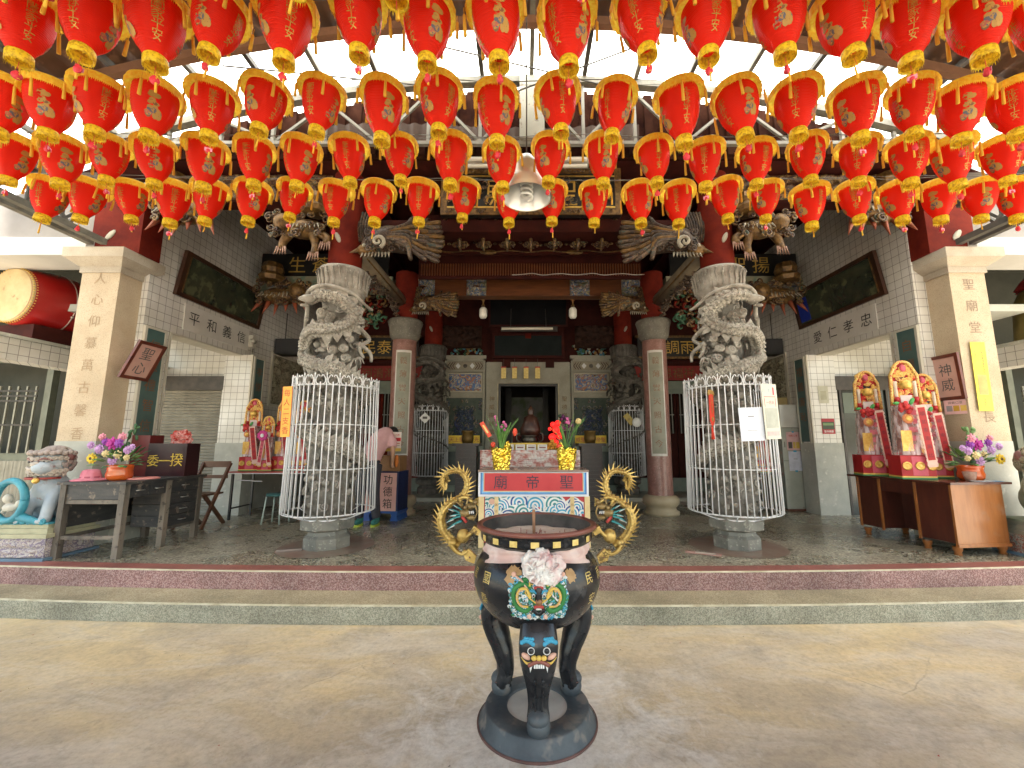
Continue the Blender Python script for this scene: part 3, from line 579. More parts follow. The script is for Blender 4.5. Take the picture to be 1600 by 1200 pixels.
    q = MB(CONCRETE); q.box(X(5.5), X(13), 4.80, 5.25, 3.79, 4.02); q.mat(mat('pink_grey_plaster', (.17, .155, .14), (.21, .195, .18), 2, rough=.8)).box(X(5.55), X(13), 4.95, 5.2, 4.02, 6.2); gp(q, 'front_beam')
    q = MB(mat('wing_wall', (.03, .033, .025), (.05, .052, .04), 2, rough=.8)); q.box(X(5.3), X(13), 7.2, 7.4, FL, 6); q.box(X(13), X(13.2), 3, 7.2, 0, 6); q.box(X(5.3), X(13), 5.2, 7.4, 4.6, 4.7); gp(q, 'back_wall')
    q = MB(TILE); q.box(X(6.35), X(6.6), 4.4, 7.2, 2.5, 2.77); q.mat(PLASTER).box(X(6.3), X(6.349), 4.4, 7.2, 2.77, 2.81); gp(q, 'tiled_ledge')
    q = MB(mat('wing_floor', (.06, .06, .05), (.09, .085, .07), 4, rough=.4)); q.box(X(9), X(13), 4.5, 7.2, .1, FL); gp(q, 'floor_slab')
    q = MB(mat('olive_steel', (.10, .11, .08), (.14, .15, .11), 6, rough=.5)); q.box(X(7.72), X(7.82), 6.6, 6.7, FL, 2.8); q.box(X(7.2), X(7.35), 6.9, 7.0, FL, 3.0); q.box(X(7.2), X(11), 6.62, 6.7, 1.22, 1.34); q.box(X(7.2), X(13), 6.6, 6.7, 2.8, 3.0); gp(q, 'window_frame')
    q = MB(mat('ivory_bar', (.24, .235, .18), (.19, .185, .15), 9, rough=.4))
    for k in range(26):
        x = 7.9 + .145 * k; q.box(X(x) - .012, X(x) + .012, 6.55, 6.575, 1.34, 2.40)
    for z in (2.32, 2.24, 2.16, 1.78): q.mat(DARKSTEEL).box(X(7.85), X(11.6), 6.535, 6.549, z - .012, z + .012)
    gp(q, 'window_grille')
    q = MB(SLAT)
    q.grid(lambda u, v: (X(7.82 + 3.6 * u) if sx > 0 else X(11.42 - 3.6 * u), 6.60 + .02 * sin(u * 2 * pi * 30), FL + .9 * v), 180, 1); gp(q, 'ribbed_panel')
    q = MB(mat('near_black', (.012, .012, .014), (.02, .02, .02), 5)); q.box(X(7.35), X(7.68), 6.85, 7.15, FL, 2.05); gp(q, 'dark_box')  # plain near-black box beside the olive post

# ------------------------------------------------------------------ square pillars
for sx, side in ((-1, 'left'), (1, 'right')):
    x0, x1 = (-5.55, -5.08) if sx < 0 else (5.16, 5.60)
    P = empty('square_pillar', ((x0 + x1) / 2, 5.0, FL), 'square tan stone pillar with carved capital standing by the %s' % ('old grey desk' if sx < 0 else 'brown desk, yellow notice on it'), 'pillar'); Ti = Matrix.Translation((-(x0 + x1) / 2, -5.0, -FL))
    def pp(mb, name, label=None, parent=None):
        o = mb.build(name, parent or P)
        if parent is None: o.matrix_parent_inverse = Ti
        return tag(o, label)
    q = MB(TANSTONE); q.box(x0, x1, 4.86, 5.17, 1.52, 3.62); sh = pp(q, 'shaft')
    q = MB(PLASTER); q.box(x0 - .006, x1 + .006, 4.854, 5.165, FL, 1.52); pp(q, 'plaster_base')
    xm = (x0 + x1) / 2
    q = MB(CAPSTONE); q.box(x0 - .02, x1 + .02, 4.84, 5.2, 3.58, 3.66)
    V = []
    for e, z in ((.03, 3.66), (.13, 3.74)): V += [(x0 - e, 4.86 - e, z), (x1 + e, 4.86 - e, z), (x1 + e, 5.18 + e, z), (x0 - e, 5.18 + e, z)]
    q.add(V, [(0, 1, 5, 4), (1, 2, 6, 5), (2, 3, 7, 6), (3, 0, 4, 7), (0, 3, 2, 1)], False); q.box(x0 - .135, x1 + .135, 4.725, 5.315, 3.74, 3.86); pp(q, 'capital')
    q = MB(REDWOOD); q.box(x0 + .0, x1 + .15 if sx < 0 else x1, 4.9, 5.2, 3.86, 4.7) if sx < 0 else q.box(x0 - .15, x1, 4.9, 5.2, 3.86, 4.7)
    q.mat(flat('carved_cream', (.35, .32, .25))); q.T = Matrix.Translation((xm, 4.895, 4.1)) @ Matrix.Rotation(R(40), 4, 'Y'); q.ball((0, 0, 0), (.04, .01, .09), 8, 5); q.T = Matrix.Identity(4)
    pp(q, 'red_post')
    q = MB(mat('incised_lettering', (.27, .185, .10), (.33, .23, .13), 12) if sx < 0 else mat('incised_dark_lettering', (.20, .14, .09), (.27, .19, .12), 12))
    q.text('人心仰慕萬古馨香' if sx < 0 else '聖廟堂皇德澤長', (xm, 4.858, 2.56 if sx < 0 else 2.62), .155, vertical=True, gap=1.75, d=.001); pp(q, 'incised_lettering', None, sh)

# ------------------------------------------------------------------ courtyard roof: vault, skylight, trusses
def vz(x): return 5.77 - .034 * x * x
VXS = [-6.4 + 12.8 * i / 64 for i in range(65)]
canopy = empty('courtyard_canopy', (0, 3.5, 5.7), 'vaulted steel courtyard roof with rusty sheeting and a bright translucent strip above the lanterns', 'roof'); CI = Matrix.Translation((0, -3.5, -5.7))
def cp(mb, name, label=None, parent=None):
    o = mb.build(name, parent or canopy)
    if parent is None: o.matrix_parent_inverse = CI
    return tag(o, label)
def vault(mb, y0, y1, dz=0, th=.012, corr=0):
    n = 256; V = []
    for i in range(n + 1):
        x = -6.4 + 12.8 * i / n; z = vz(x) + dz + (corr * sin(i * 1.25) if corr else 0); V += [(x, y0, z), (x, y1, z), (x, y0, z + th), (x, y1, z + th)]
    F = []
    for i in range(n): a, b = i * 4, i * 4 + 4; F += [(a, a + 1, b + 1, b), (a + 2, b + 2, b + 3, a + 3), (a, b, b + 2, a + 2), (a + 1, a + 3, b + 3, b + 1)]
    return mb.add(V, F, True)
RUSTROOF = mat('rusty_roof_sheet', (.20, .09, .04), (.10, .045, .022), 2.5, lo=.3, hi=.7, c3=(.30, .15, .07), c3s=5, c3t=.6, rough=.7, bump=.2)
SKYL = thin_mat('milky_roof_sheet', (.93, .94, .90), .92, .5)
q = MB(RUSTROOF); vault(q, -6, 3.72, .07, .02, .012); cp(q, 'roof_sheet')  # sheeting carried on unseen behind the camera to cut light from there
q = MB(SKYL); n = 64
q.grid(lambda u, v: (-6.4 + 12.8 * u, 3.722 + .95 * v, vz(-6.4 + 12.8 * u) + .085), 64, 2); cp(q, 'skylight_sheet')
for k in range(-10, 11):            # purlins running towards the hall
    x = k * .6 + (.02 if k else 0)
    q = MB(DARKSTEEL if k % 2 else STEEL); q.box(x - .025, x + .025, -6, 4.28, vz(x) + .0, vz(x) + .055); cp(q, 'purlin')
for y in (-5.5, -3.2, -1.2, .7, 2.35, 3.62):
    q = MB(mat('rust_rib', (.11, .05, .025), (.17, .08, .04), 5, rough=.7)); 
    for i in range(40):
        a, b_ = -6.4 + .32 * i, -6.4 + .32 * (i + 1); q.bar((a, y, vz(a) - .05), (b_, y, vz(b_) - .05), .07, .09)
    cp(q, 'arched_rib')
# arched truss in front of the eave
q = MB(STEEL)
for i in range(40):
    a, b_ = -6.0 + .3 * i, -6.0 + .3 * (i + 1); q.bar((a, 4.32, vz(a) - .04), (b_, 4.32, vz(b_) - .04), .09, .08)
tr = cp(q, 'arched_truss')
q = MB(mat('pale_steel', (.20, .19, .165), (.15, .145, .12), 7, rough=.5)); q.bar((-4.9, 4.34, 4.93), (4.9, 4.34, 4.93), .05, .04)
x = -4.8; k = 0
while x < 4.81:
    q.bar((x, 4.335, 4.945), (x, 4.335, vz(x) - .09), .035)
    if x < 4.2: q.bar((x + (0 if k % 2 else .6), 4.36, 4.96), (x + (.6 if k % 2 else 0), 4.36, vz(x + (.6 if k % 2 else 0)) - .1), .03)
    x += .6; k += 1
cp(q, 'truss_web', None, tr)
q = MB(mat('painted_grey_post', (.24, .24, .205), (.31, .305, .26), 3, rough=.55, c3=(.16, .14, .11), c3s=12)); q.box(-.14, .145, 4.25, 4.30, 4.94, 5.74); cp(q, 'king_post')
for a, b_ in (((-1.3, 3.7, 5.62), (1.25, 4.3, 5.55)), ((1.3, 3.7, 5.62), (-.6, 4.2, 5.3)), ((-3.2, 3.75, 5.35), (-1.2, 4.25, 5.6))):
    q = MB(DARKSTEEL); q.bar(a, b_, .012); cp(q, 'brace_rod')
for sx, side in ((-1, 'left'), (1, 'right')):
    g_ = empty('lattice_girder', (sx * 5.3, 3, 4.0), 'dark steel lattice girder running over the %s square pillar' % side, 'girder')
    GI = Matrix.Translation((-sx * 5.3, -3, -4.0)); q = MB(STEEL if sx < 0 else DARKSTEEL); y0, y1 = -1.6, 4.75
    for xx in (5.22, 5.38): q.bar((sx * xx, y0, 3.93), (sx * xx, y1, 3.93), .07, .07)
    q.bar((sx * 5.3, y0, 4.42), (sx * 5.3, y1, 4.42), .08, .08); k = 0; y = y0
    o = q.build('chord', g_); o.matrix_parent_inverse = GI; q = MB(DARKSTEEL)
    while y < y1 - .2:
        for xx in (5.22, 5.38): q.bar((sx * xx, y + (.33 if k % 2 else 0), 3.95), (sx * 5.3, y + (0 if k % 2 else .33), 4.40), .03)
        q.bar((sx * 5.3, y, 3.95), (sx * 5.3, y, 4.40), .025); y += .33; k += 1
    o = q.build('lattice_web', g_); o.matrix_parent_inverse = GI

# ------------------------------------------------------------------ round columns
def spikes(mb, C, side, w, step=1, h=1, bw=-.1, lean=.3):
    """row of fin teeth along the polyline C; side(i) gives the outward vector"""
    N = len(C)
    for i in range(1, N - 1 - step, step):
        a, b_ = C[i], C[min(i + step, N - 1)]; m_ = (a + b_) / 2; o = side(i); d = (b_ - a)
        tip = m_ + o * w * h * (.75 + .5 * ((i * 7919) % 11) / 10) + d * lean; th = d.cross(o).normalized() * w * .2
        mb.add([a + d * bw + th, b_ - d * bw + th, b_ - d * bw - th, a + d * bw - th, tip], [(0, 1, 4), (1, 2, 4), (2, 3, 4), (3, 0, 4)], False)
def dragon_column(x, y, lab, stone, mirror=1, back=False):
    o = empty('dragon_column', (x, y, FL + (.075 if back else 0)), lab, 'column'); z0 = 0
    smooth_ = mat('dragon_stone', (.22, .20, .17), (.37, .35, .30), 5, c3=(.13, .12, .10), c3s=48, c3t=.53, rough=.7, bump=.4, bs=60) if not back else stone
    rr = random.Random(21); q = MB(mat('plinth_stone', (.11, .11, .095), (.20, .195, .165), 5, c3=(.28, .27, .23), c3s=22, rough=.6, bump=.3) if not back else stone)
    q.lathe([(0, 0), (.26, 0), (.262, .12), (.22, .15), (.215, .19), (.25, .2)], 8, smooth=False, fn=None); q.lathe([(.25, .2), (.30, .22), (.305, .31), (.27, .34), (.21, .38), (0, .38)], 8, smooth=False); q.build('plinth', o)
    q = MB(stone)
    def fn(a, z, r): return (1 if z < 1.7 else .86) + .14 * noise.noise(Vector((cos(a) * 2.4, sin(a) * 2.4, z * 5))) + .09 * noise.noise(Vector((cos(a) * 6, sin(a) * 6, z * 12)))
    prof = [(.20, .36), (.24, .40)] + [(.25, .40 + .03 * k) for k in range(1, 86)] + [(.23, 3.0)]
    q.lathe(prof, 48, fn=fn); q.build('shaft', o)
    # clouds and rocks over the shaft
    for k in range(300):
        a = rr.uniform(-pi, pi); z = rr.uniform(.45, 2.9); hi = z > 1.9; rd = (.225 if hi else .25) + rr.uniform(-.01, .04); s = rr.uniform(.02, .05); c = (rd * sin(a), -rd * cos(a), z)
        if rr.random() < .5: q.ball(c, (s, s, s * rr.uniform(.6, 1)), 8, 6)
        else: curl(q, c, s * 1.3, rr.uniform(1, 1.8), .015, (sin(a), -cos(a), .15), rr.uniform(0, 6), 11)
    # large cloud heads in the loops of the body
    for (cx_, cz, s) in ((-.10, 2.69, .075), (.0, 2.66, .06), (-.02, 2.60, .055), (-.1, 2.58, .05), (.04, 2.12, .085), (.14, 2.06, .07), (-.07, 2.06, .075), (.21, 2.15, .065), (.17, 2.27, .06), (.05, 2.25, .07), (-.03, 2.3, .05), (-.12, 1.95, .08), (.06, 1.92, .08), (.2, 1.95, .065), (.24, 2.38, .05), (-.25, 1.9, .07)):
        q.ball((mirror * cx_, -.27, cz), (s, s * .8, s * .85), 12, 8); curl(q, (mirror * cx_, -.27 - s * .75, cz), s * .62, 1.5, .012, (0, -1, 0), rr.uniform(0, 6))
    q.build('cloud_carving', o)
    # dragon
    pts = [(-.27, 3.16), (-.11, 3.2), (.10, 3.17), (.26, 3.02), (.21, 2.86), (.03, 2.78), (-.18, 2.78), (-.34, 2.69), (-.355, 2.56), (-.25, 2.45), (-.02, 2.36)]
    P = []
    for (px, pz) in pts:
        rad = .37; th = math.asin(max(-.98, min(.98, px / rad))); P.append((th, pz - FL, rad))
    last = P[-1]
    for k in range(1, 26): P.append((last[0] + k * R(25), last[1] - k * .0575, .34 - .0006 * k))
    pl = [Vector((mirror * r_ * sin(t), -r_ * cos(t), z)) for t, z, r_ in P]; C = spline(pl, 7); N = len(C)
    q = MB(smooth_); 
    def br(t): return (.078 if t < .5 else .066) * min(1, .55 + t * 8, (1.02 - t) * 5)
    CF = spline(pl, 22); q.scaly(CF, br, 30, .5, 5, .62)
    # scales as small overlapping bumps
    for i in range(4, N - 3, 1):
        d = (C[i + 1] - C[i - 1]).normalized(); out = Vector((C[i].x, C[i].y, 0)).normalized(); sd = d.cross(out)
        for k in ():
            a = k * .55 + (.27 if i % 2 else 0); r_ = br(i / N); n_ = out * cos(a) + sd * sin(a); q.ball(C[i] + n_ * r_ * .92, (.0165, .0165, .0165), 6, 4)
    q.build('dragon_body', o)
    q = MB(stone)
    def side(i):
        d = (C[i + 1] - C[i - 1]).normalized(); out = Vector((C[i].x, C[i].y, 0)).normalized(); s_ = d.cross(out)
        j0, j1 = max(0, i - 7), min(N - 1, i + 7); mid = (C[j0] + C[j1]) / 2; v = C[i] - mid; v = v - out * v.dot(out)
        if i > 80: return (s_ if s_.z > 0 else -s_)
        return s_ if s_.dot(v) > 0 else -s_
    sides = [side(min(max(i, 1), N - 2)) for i in range(N)]
    C2 = [C[i] + sides[i] * br(i / N) * .9 for i in range(N)]; spikes(q, C2, lambda i: sides[i], .105, 3); q.build('fin', o)
    # limbs, whiskers and head
    q = MB(stone)
    for L in ([(-.40, 2.95), (-.40, 3.12), (-.33, 3.27), (-.15, 3.31), (.05, 3.30), (.25, 3.24), (.36, 3.14), (.40, 3.12)], [(.30, 2.86), (.38, 2.75), (.33, 2.62), (.36, 2.5)], [(.32, 2.66), (.40, 2.58), (.42, 2.47)], [(-.30, 2.95), (-.36, 2.88), (-.30, 2.8)]):
        q.tube(spline([(mirror * a, -sqrt(max(.02, .39 ** 2 - a * a)) if abs(a) < .38 else -.06, b_ - FL) for a, b_ in L], 6), lambda t: .030 * (1 - .45 * t), 7)
    q.ball((mirror * -.24, -.34, 3.17 - FL), (.10, .06, .05), 10, 7); q.ball((mirror * -.33, -.28, 3.19 - FL), (.07, .045, .03), 8, 6); q.ball((mirror * -.32, -.27, 3.11 - FL), (.06, .04, .02), 8, 6)
    for k in range(7):
        a = k * .5; q.tube([(mirror * (-.18 + .02 * k), -.36, 3.18 - FL), (mirror * (-.12 + .03 * k), -.38, 3.22 + .01 * k - FL)], .01, 5)
    for cx_, cz in ((.38, 2.47), (.1, 2.28), (-.22, 2.2)):
        for k in range(4): q.tube([(mirror * cx_, -.3, cz - FL), (mirror * (cx_ + .05 * cos(k)), -.36, cz - FL - .03), (mirror * (cx_ + .07 * cos(k)), -.35, cz - FL - .08)], lambda t: .014 * (1 - .7 * t), 5)
    q.build('head_and_limbs', o)
    # leaf capital
    q = MB(stone)
    q.lathe([(.24, 2.96), (.255, 2.985), (.24, 3.01), (.262, 3.03), (.268, 3.10), (.285, 3.24), (.30, 3.28), (.285, 3.31), (0, 3.31)], 64, fn=lambda a, z, r: 1 + (.022 * (cos(a * 16) ** 2) if z > 3.02 and z < 3.29 else 0))
    for k in range(24):
        a = 2 * pi * k / 24
        q.tube([(r_ * sin(a + w_), -r_ * cos(a + w_), z) for r_, z, w_ in ((.272, 3.04, 0), (.285, 3.12, .03), (.295, 3.2, -.02), (.312, 3.27, .0), (.32, 3.25, .02))], lambda t: .016 * (1 - .4 * t), 5)
    q.build('leaf_capital', o)
    q = MB(REDWOOD); q.lathe([(.20, 3.31), (.20, 4.0), (.18, 4.6 if not back else 4.9)], 24); q.mat(flat('carved_cream', (.35, .32, .25)))
    q.ball((mirror * -.02, -.2, 3.68), (.03, .01, .075), 8, 5, Matrix.Rotation(R(-25 * mirror), 3, 'Y')); q.build('red_shaft', o)
    return o
dragon_column(-2.36, 4.97, 'front left grey stone dragon column inside the white cage with the orange sign', GREYSTONE, 1)
dragon_column(2.36, 4.97, 'front right grey stone dragon column inside the white cage with the hung calendar', GREYSTONE, -1)
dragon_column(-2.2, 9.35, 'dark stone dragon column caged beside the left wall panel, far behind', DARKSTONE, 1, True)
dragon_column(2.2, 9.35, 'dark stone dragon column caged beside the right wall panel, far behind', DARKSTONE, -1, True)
REDGRANITE = mat('red_granite', (.20, .095, .075), (.29, .15, .125), 9, c3=(.36, .22, .19), c3s=60, rough=.3, bump=.03)
for sx in (-1, 1):
    o = empty('round_column', (sx * 2.21, 7.15, FL), 'polished reddish round column with a %s' % ('grey couplet plaque, left, behind the donation box' if sx < 0 else 'grey couplet plaque, right, beside the red charm cage'), 'column')
    q = MB(REDGRANITE); q.lathe([(.215, .30), (.205, .4), (.205, 3.0)], 40); q.build('shaft', o)
    q = MB(mat('buff_plinth', (.33, .27, .17), (.40, .34, .23), 5, rough=.5)); q.lathe([(0, 0), (.29, 0), (.29, .05), (.25, .07), (.235, .12), (.27, .15), (.30, .2), (.295, .26), (.25, .31), (.21, .32), (0, .32)], 40); q.build('plinth', o)
    q = MB(mat('dark_capital', (.09, .08, .065), (.15, .14, .11), 8, c3=(.22, .2, .17), c3s=40, rough=.7, bump=.4)); q.lathe([(.23, 2.95), (.225, 3.0), (.25, 3.03), (.27, 3.2), (.30, 3.30), (.28, 3.33), (0, 3.33)], 64, fn=lambda a, z, r: 1 + (.03 * cos(a * 20) ** 2 if z > 3.02 else 0)); q.build('capital', o)
    q = MB(REDWOOD); q.lathe([(.2, 3.32), (.2, 4.2)], 24); q.build('upper_shaft', o)
    # curved plaque with white border
    def cyl(a0, a1, z0_, z1_, r_, mb): mb.grid(lambda u, v: (r_ * sin(a0 + (a1 - a0) * u), -r_ * cos(a0 + (a1 - a0) * u), z0_ + (z1_ - z0_) * v), 8, 1)
    ca = -sx * .25; q = MB(mat('plaque_stone', (.20, .20, .15), (.26, .25, .19), 6, rough=.5)); cyl(ca - .55, ca + .55, 1.0, 2.72, .216, q); q.mat(mat('plaque_border', (.62, .60, .55), (.5, .48, .44), 9))
    for a0, a1, z0_, z1_ in ((ca - .62, ca - .53, .96, 2.76), (ca + .53, ca + .62, .96, 2.76), (ca - .53, ca + .53, .96, 1.0), (ca - .53, ca + .53, 2.72, 2.76)): cyl(a0, a1, z0_, z1_, .219, q)
    pq = q.build('couplet_plaque', o); q = MB(RUSTTEXT)
    for k, ch in enumerate('義薄雲天照古今'):
        V, F = text_mesh(ch, .13); zc = 2.58 - k * .235; q.add([(.2185 * sin(ca + v[0] / .2185), -.2185 * cos(ca + v[0] / .2185), zc + v[1]) for v in V], F, False)
    q.build('lettering', pq)

# ------------------------------------------------------------------ white cages round the dragon columns
def cage(x, y, rad, zb, zt, nb, lab, back=False):
    o = empty('column_cage', (x, y, zb), lab, 'cage', 'white wire cages round the dragon columns'); h = zt - zb
    rb, rt = rad, rad * .955; t_ = .0065 if not back else .006
    m_ = MB(WHITEP); m_.tube([(rb, 0, 0), (rt, 0, h + .03)], t_, 6); bar0 = m_.build('bar', o)
    for k in range(1, nb):
        c = bar0.copy(); COL.objects.link(c); c.parent = o; c.rotation_euler = (0, 0, 2 * pi * k / nb)
    for f in (0, .345, .69, 1):
        q = MB(WHITEP); r_ = rb + (rt - rb) * f - .012; q.tube([(r_ * cos(a * pi / 32), r_ * sin(a * pi / 32), h * f) for a in range(65)], t_ * (1.25 if f in (0, 1) else .9), 6, caps=False); q.build('hoop', o)
    q = MB(WHITEP); n = max(12, nb // 2)
    for k in range(n):
        a = 2 * pi * k / n
        def pt(da, dz): return (rt * cos(a + da), rt * sin(a + da), h + dz)
        w = 2 * pi / n * .46
        for s_ in (-1, 1): q.tube(spline([pt(s_ * w * .95, .085), pt(s_ * w * .8, .105), pt(s_ * w * .55, .10), pt(s_ * w * .22, .055), pt(s_ * w * .35, .015), pt(s_ * w * .9, .0)], 4), .0055, 5)
        q.tube([pt(0, 0), pt(0, .12)], lambda t: .007 * (1 - .8 * max(0, t - .5)), 5); q.ball(pt(0, .115), (.008, .008, .02), 6, 4)
    q.build('scroll_crest', o)
    if not back:
        q = MB(WHITEP)
        for k in range(8):
            a = 2 * pi * (k + .5) / 8; q.tube([(rb * cos(a), rb * sin(a), 0), (.27 * cos(a), .27 * sin(a), -.085)], .006, 5)
        q.lathe([(.27, -.10), (.275, -.10), (.275, -.07), (.27, -.07)], 40); q.build('bracket_struts', o)
    return o
cage(-2.36, 4.97, .50, .725, 2.14, 46, 'large white wire cage round the front left dragon column, orange sign on it')
cage(2.36, 4.97, .50, .725, 2.14, 46, 'large white wire cage round the front right dragon column, calendar and red charm on it')
cage(-2.2, 9.35, .40, .80, 2.2, 40, 'small far white cage beside the left panel with a white diamond card on it', True)
cage(2.2, 9.35, .40, .80, 2.2, 40, 'small far white cage beside the right panel with a gold tag on it', True)
for x, lab in ((-2.36, 'left'), (2.36, 'right')):
    q = MB(mat('red_floor_patch', (.17, .10, .075), (.20, .17, .13), 6, rough=.35)); q.lathe([(.0, FL + .004), (.52, FL + .004)], 48, (x, 4.97, 0)); tag(q.build('floor_patch'), kind='structure')
# ------------------------------------------------------------------ carved brackets in the eaves
def phoenix(x, y, z, m_, s=1.0, matx=CARVEGREY):
    """winged bird bracket seen from the front; m_ mirrors it"""
    q = MB(matx); q.T = Matrix.Translation((x, y, z)) @ Matrix.Diagonal((m_ * s, s, s, 1)); rr = random.Random(6)
    q.tube(spline([(-.42, 0, -.05), (-.28, -.04, .0), (-.1, -.05, .06), (.12, .03, .05), (.3, .05, .02)], 6), lambda t: .10 + .07 * sin(t * pi), 9)
    for layer, (n, L, th, yo) in enumerate(((9, .74, .036, .0), (8, .58, .034, -.05), (6, .40, .032, -.09))):
        for k in range(n):      # layered quills of the wing
            f = k / (n - 1); z1 = .27 - .52 * f; q.mat(matx if (k + layer) % 3 else DULLGOLD)
            q.tube(spline([(-.16, -.08 + yo, .10 - .10 * f), (.04 + .05 * layer, -.12 + yo, .16 - .22 * f), (-.12 + L * .8, -.08 + yo, z1 * .95), (-.16 + L * (1 - .22 * abs(f - .45)), -.01 + yo, z1 + .03)], 5), lambda t: th * (.75 + .5 * sin(t * 2.6)), 6, flatn=.7)
    for k in range(8):      # raised comb of tail feathers
        q.mat(matx); x0 = -.52 + .032 * k; q.tube(spline([(x0 + .02, -.04, .02), (x0, -.07, .22), (x0 + .008 * k, -.03, .44)], 4), .015, 5)
    q.mat(matx)
    for k in range(34):
        curl(q, (rr.uniform(-.38, .15), -.13 - rr.random() * .06, rr.uniform(-.15, .12)), rr.uniform(.03, .055), 1.4, .014, (0, -1, 0), rr.uniform(0, 6))
    q.mat(flat('carved_cream', (.35, .32, .25))); curl(q, (-.20, -.20, -.05), .085, 1.3, .028, (0, -1, 0), 2, 16); q.mat(DULLGOLD); q.ball((-.38, -.10, -.12), (.12, .09, .08), 10, 7); q.tube([(-.46, -.14, -.14), (-.56, -.18, -.19)], lambda t: .034 * (1.05 - t), 6); q.mat(flat('carved_cream', (.35, .32, .25)))
    for k in range(9): q.tube([(-.40 + .04 * k, -.14, -.17), (-.42 + .045 * k, -.18, -.25)], lambda t: .016 * (1.1 - t), 5)
    q.ball((-.38, -.185, -.09), .022, 6, 5)
    return q
def dragonfish(x, y, z, m_, s=1.0, legs=True):
    q = MB(CARVE); q.T = Matrix.Translation((x, y, z)) @ Matrix.Diagonal((m_ * s, s, s, 1)); rr = random.Random(9)
    q.mat(DULLGOLD); q.ball((.05, -.05, .02), (.26, .13, .13), 12, 8); q.ball((-.22, -.12, .08), (.12, .1, .12), 10, 7); q.lathe([(.02, -.08), (.16, -.06), (.18, 0), (.14, .05), (.0, .05)], 8, (.16, -.1, .28), smooth=False)
    q.lathe([(.13, .05), (.15, .12), (.12, .2), (.0, .2)], 8, (.16, -.1, .28), smooth=False)
    q.mat(CARVE)
    for k in range(40): curl(q, (rr.uniform(-.4, .35), -.12 - rr.random() * .06, rr.uniform(-.12, .2)), rr.uniform(.03, .07), 1.5, .016, (0, -1, 0), rr.uniform(0, 6))
    q.mat(flat('carved_cream', (.35, .32, .25)))
    for k in range(8): q.tube([(-.1 + .05 * k, -.15, .05), (-.12 + .06 * k, -.2, -.03 - .02 * (k % 2))], lambda t: .014 * (1.1 - t), 5)
    if legs:
        for lx, lz in ((-.2, -.28), (.22, -.36), (.36, -.22)):
            q.mat(DULLGOLD); q.tube(spline([(lx * .7, -.08, -.05), (lx, -.1, lz * .6), (lx, -.13, lz)], 5), lambda t: .055 * (1.15 - .4 * t), 7); q.mat(flat('claw', (.30, .17, .12)))
            for k in range(5): q.tube([(lx - .05 + .025 * k, -.14, lz + .02), (lx - .075 + .038 * k, -.17, lz - .11)], lambda t: .014 * (1.1 - t), 5)
    else:
        q.mat(flat('red_claw', (.28, .07, .03)))
        for k in range(6): q.tube([(-.3 + .12 * k, -.1, -.08), (-.42 + .16 * k, -.16, -.30 + .03 * (k % 3))], lambda t: .035 * (1.1 - t), 6)
    return q
for sx in (-1, 1):
    o = tp(phoenix(sx * 1.68, 4.95, 3.99, -sx, .98), 'phoenix_bracket'); o = tp(dragonfish(sx * 2.86, 4.88, 4.12, -sx, .95), 'fish_dragon_bracket')
    tp(dragonfish(sx * 4.35, 7.1, 4.05, sx, 1.25, False), 'golden_bracket'); tp(phoenix(sx * 1.72, 7.12, 3.92, -sx, .8, CARVE), 'inner_phoenix_bracket')
    tp(dragonfish(sx * 4.45, 5.05, 4.42, sx, 1.1, False), 'gilt_corner_bracket')
# ------------------------------------------------------------------ lanterns on wires
PAPER = thin_mat('red_lantern_paper', (.80, .028, .010), .5, .38, fold=34)
FRINGE = thin_mat('yellow_fringe', (.95, .80, .10), .55, .6, c2=(.92, .62, .05), sc_=60)
COLLAR = thin_mat('yellow_collar', (.80, .60, .03), .3, .45, c2=(.45, .28, .02), sc_=70)
TASSEL = thin_mat('tassel_yellow', (.80, .50, .06), .3, .6)
CHARM = flat('charm_red', (.62, .03, .05)); PINKTAG = flat('pink_tag', (.75, .30, .42)); LGOLD = mat('lantern_gold_foil', (.36, .20, .03), (.50, .32, .06), 40, rough=.4, metal=.35)
LPIC = [flat('print_ochre', (.42, .24, .05)), flat('print_pink', (.45, .10, .07)), flat('print_blue', (.10, .11, .14)), flat('print_brown', (.20, .09, .03))]
WIRE = mat('wire_steel', (.10, .095, .085), rough=.5)
RL = .108  # widest body radius
BR_ = [.113, .115, .115, .113, .110, .105, .098, .088, .075, .058, .045, .044]
def body_r(z):      # z from -.045 (shoulder) to -.315
    t = min(1, max(0, (-.045 - z) / .27))
    return BR_[int(t * 10)] * (1 - (t * 10) % 1) + BR_[int(t * 10) + 1] * ((t * 10) % 1) if t < 1 else .044
def on_body(xo, zc, a0): return lambda x, y: ((body_r(zc + y) + .0022) * sin(a0 + (x + xo) / .105), -(body_r(zc + y) + .0022) * cos(a0 + (x + xo) / .105), zc + y)
random.seed(41)
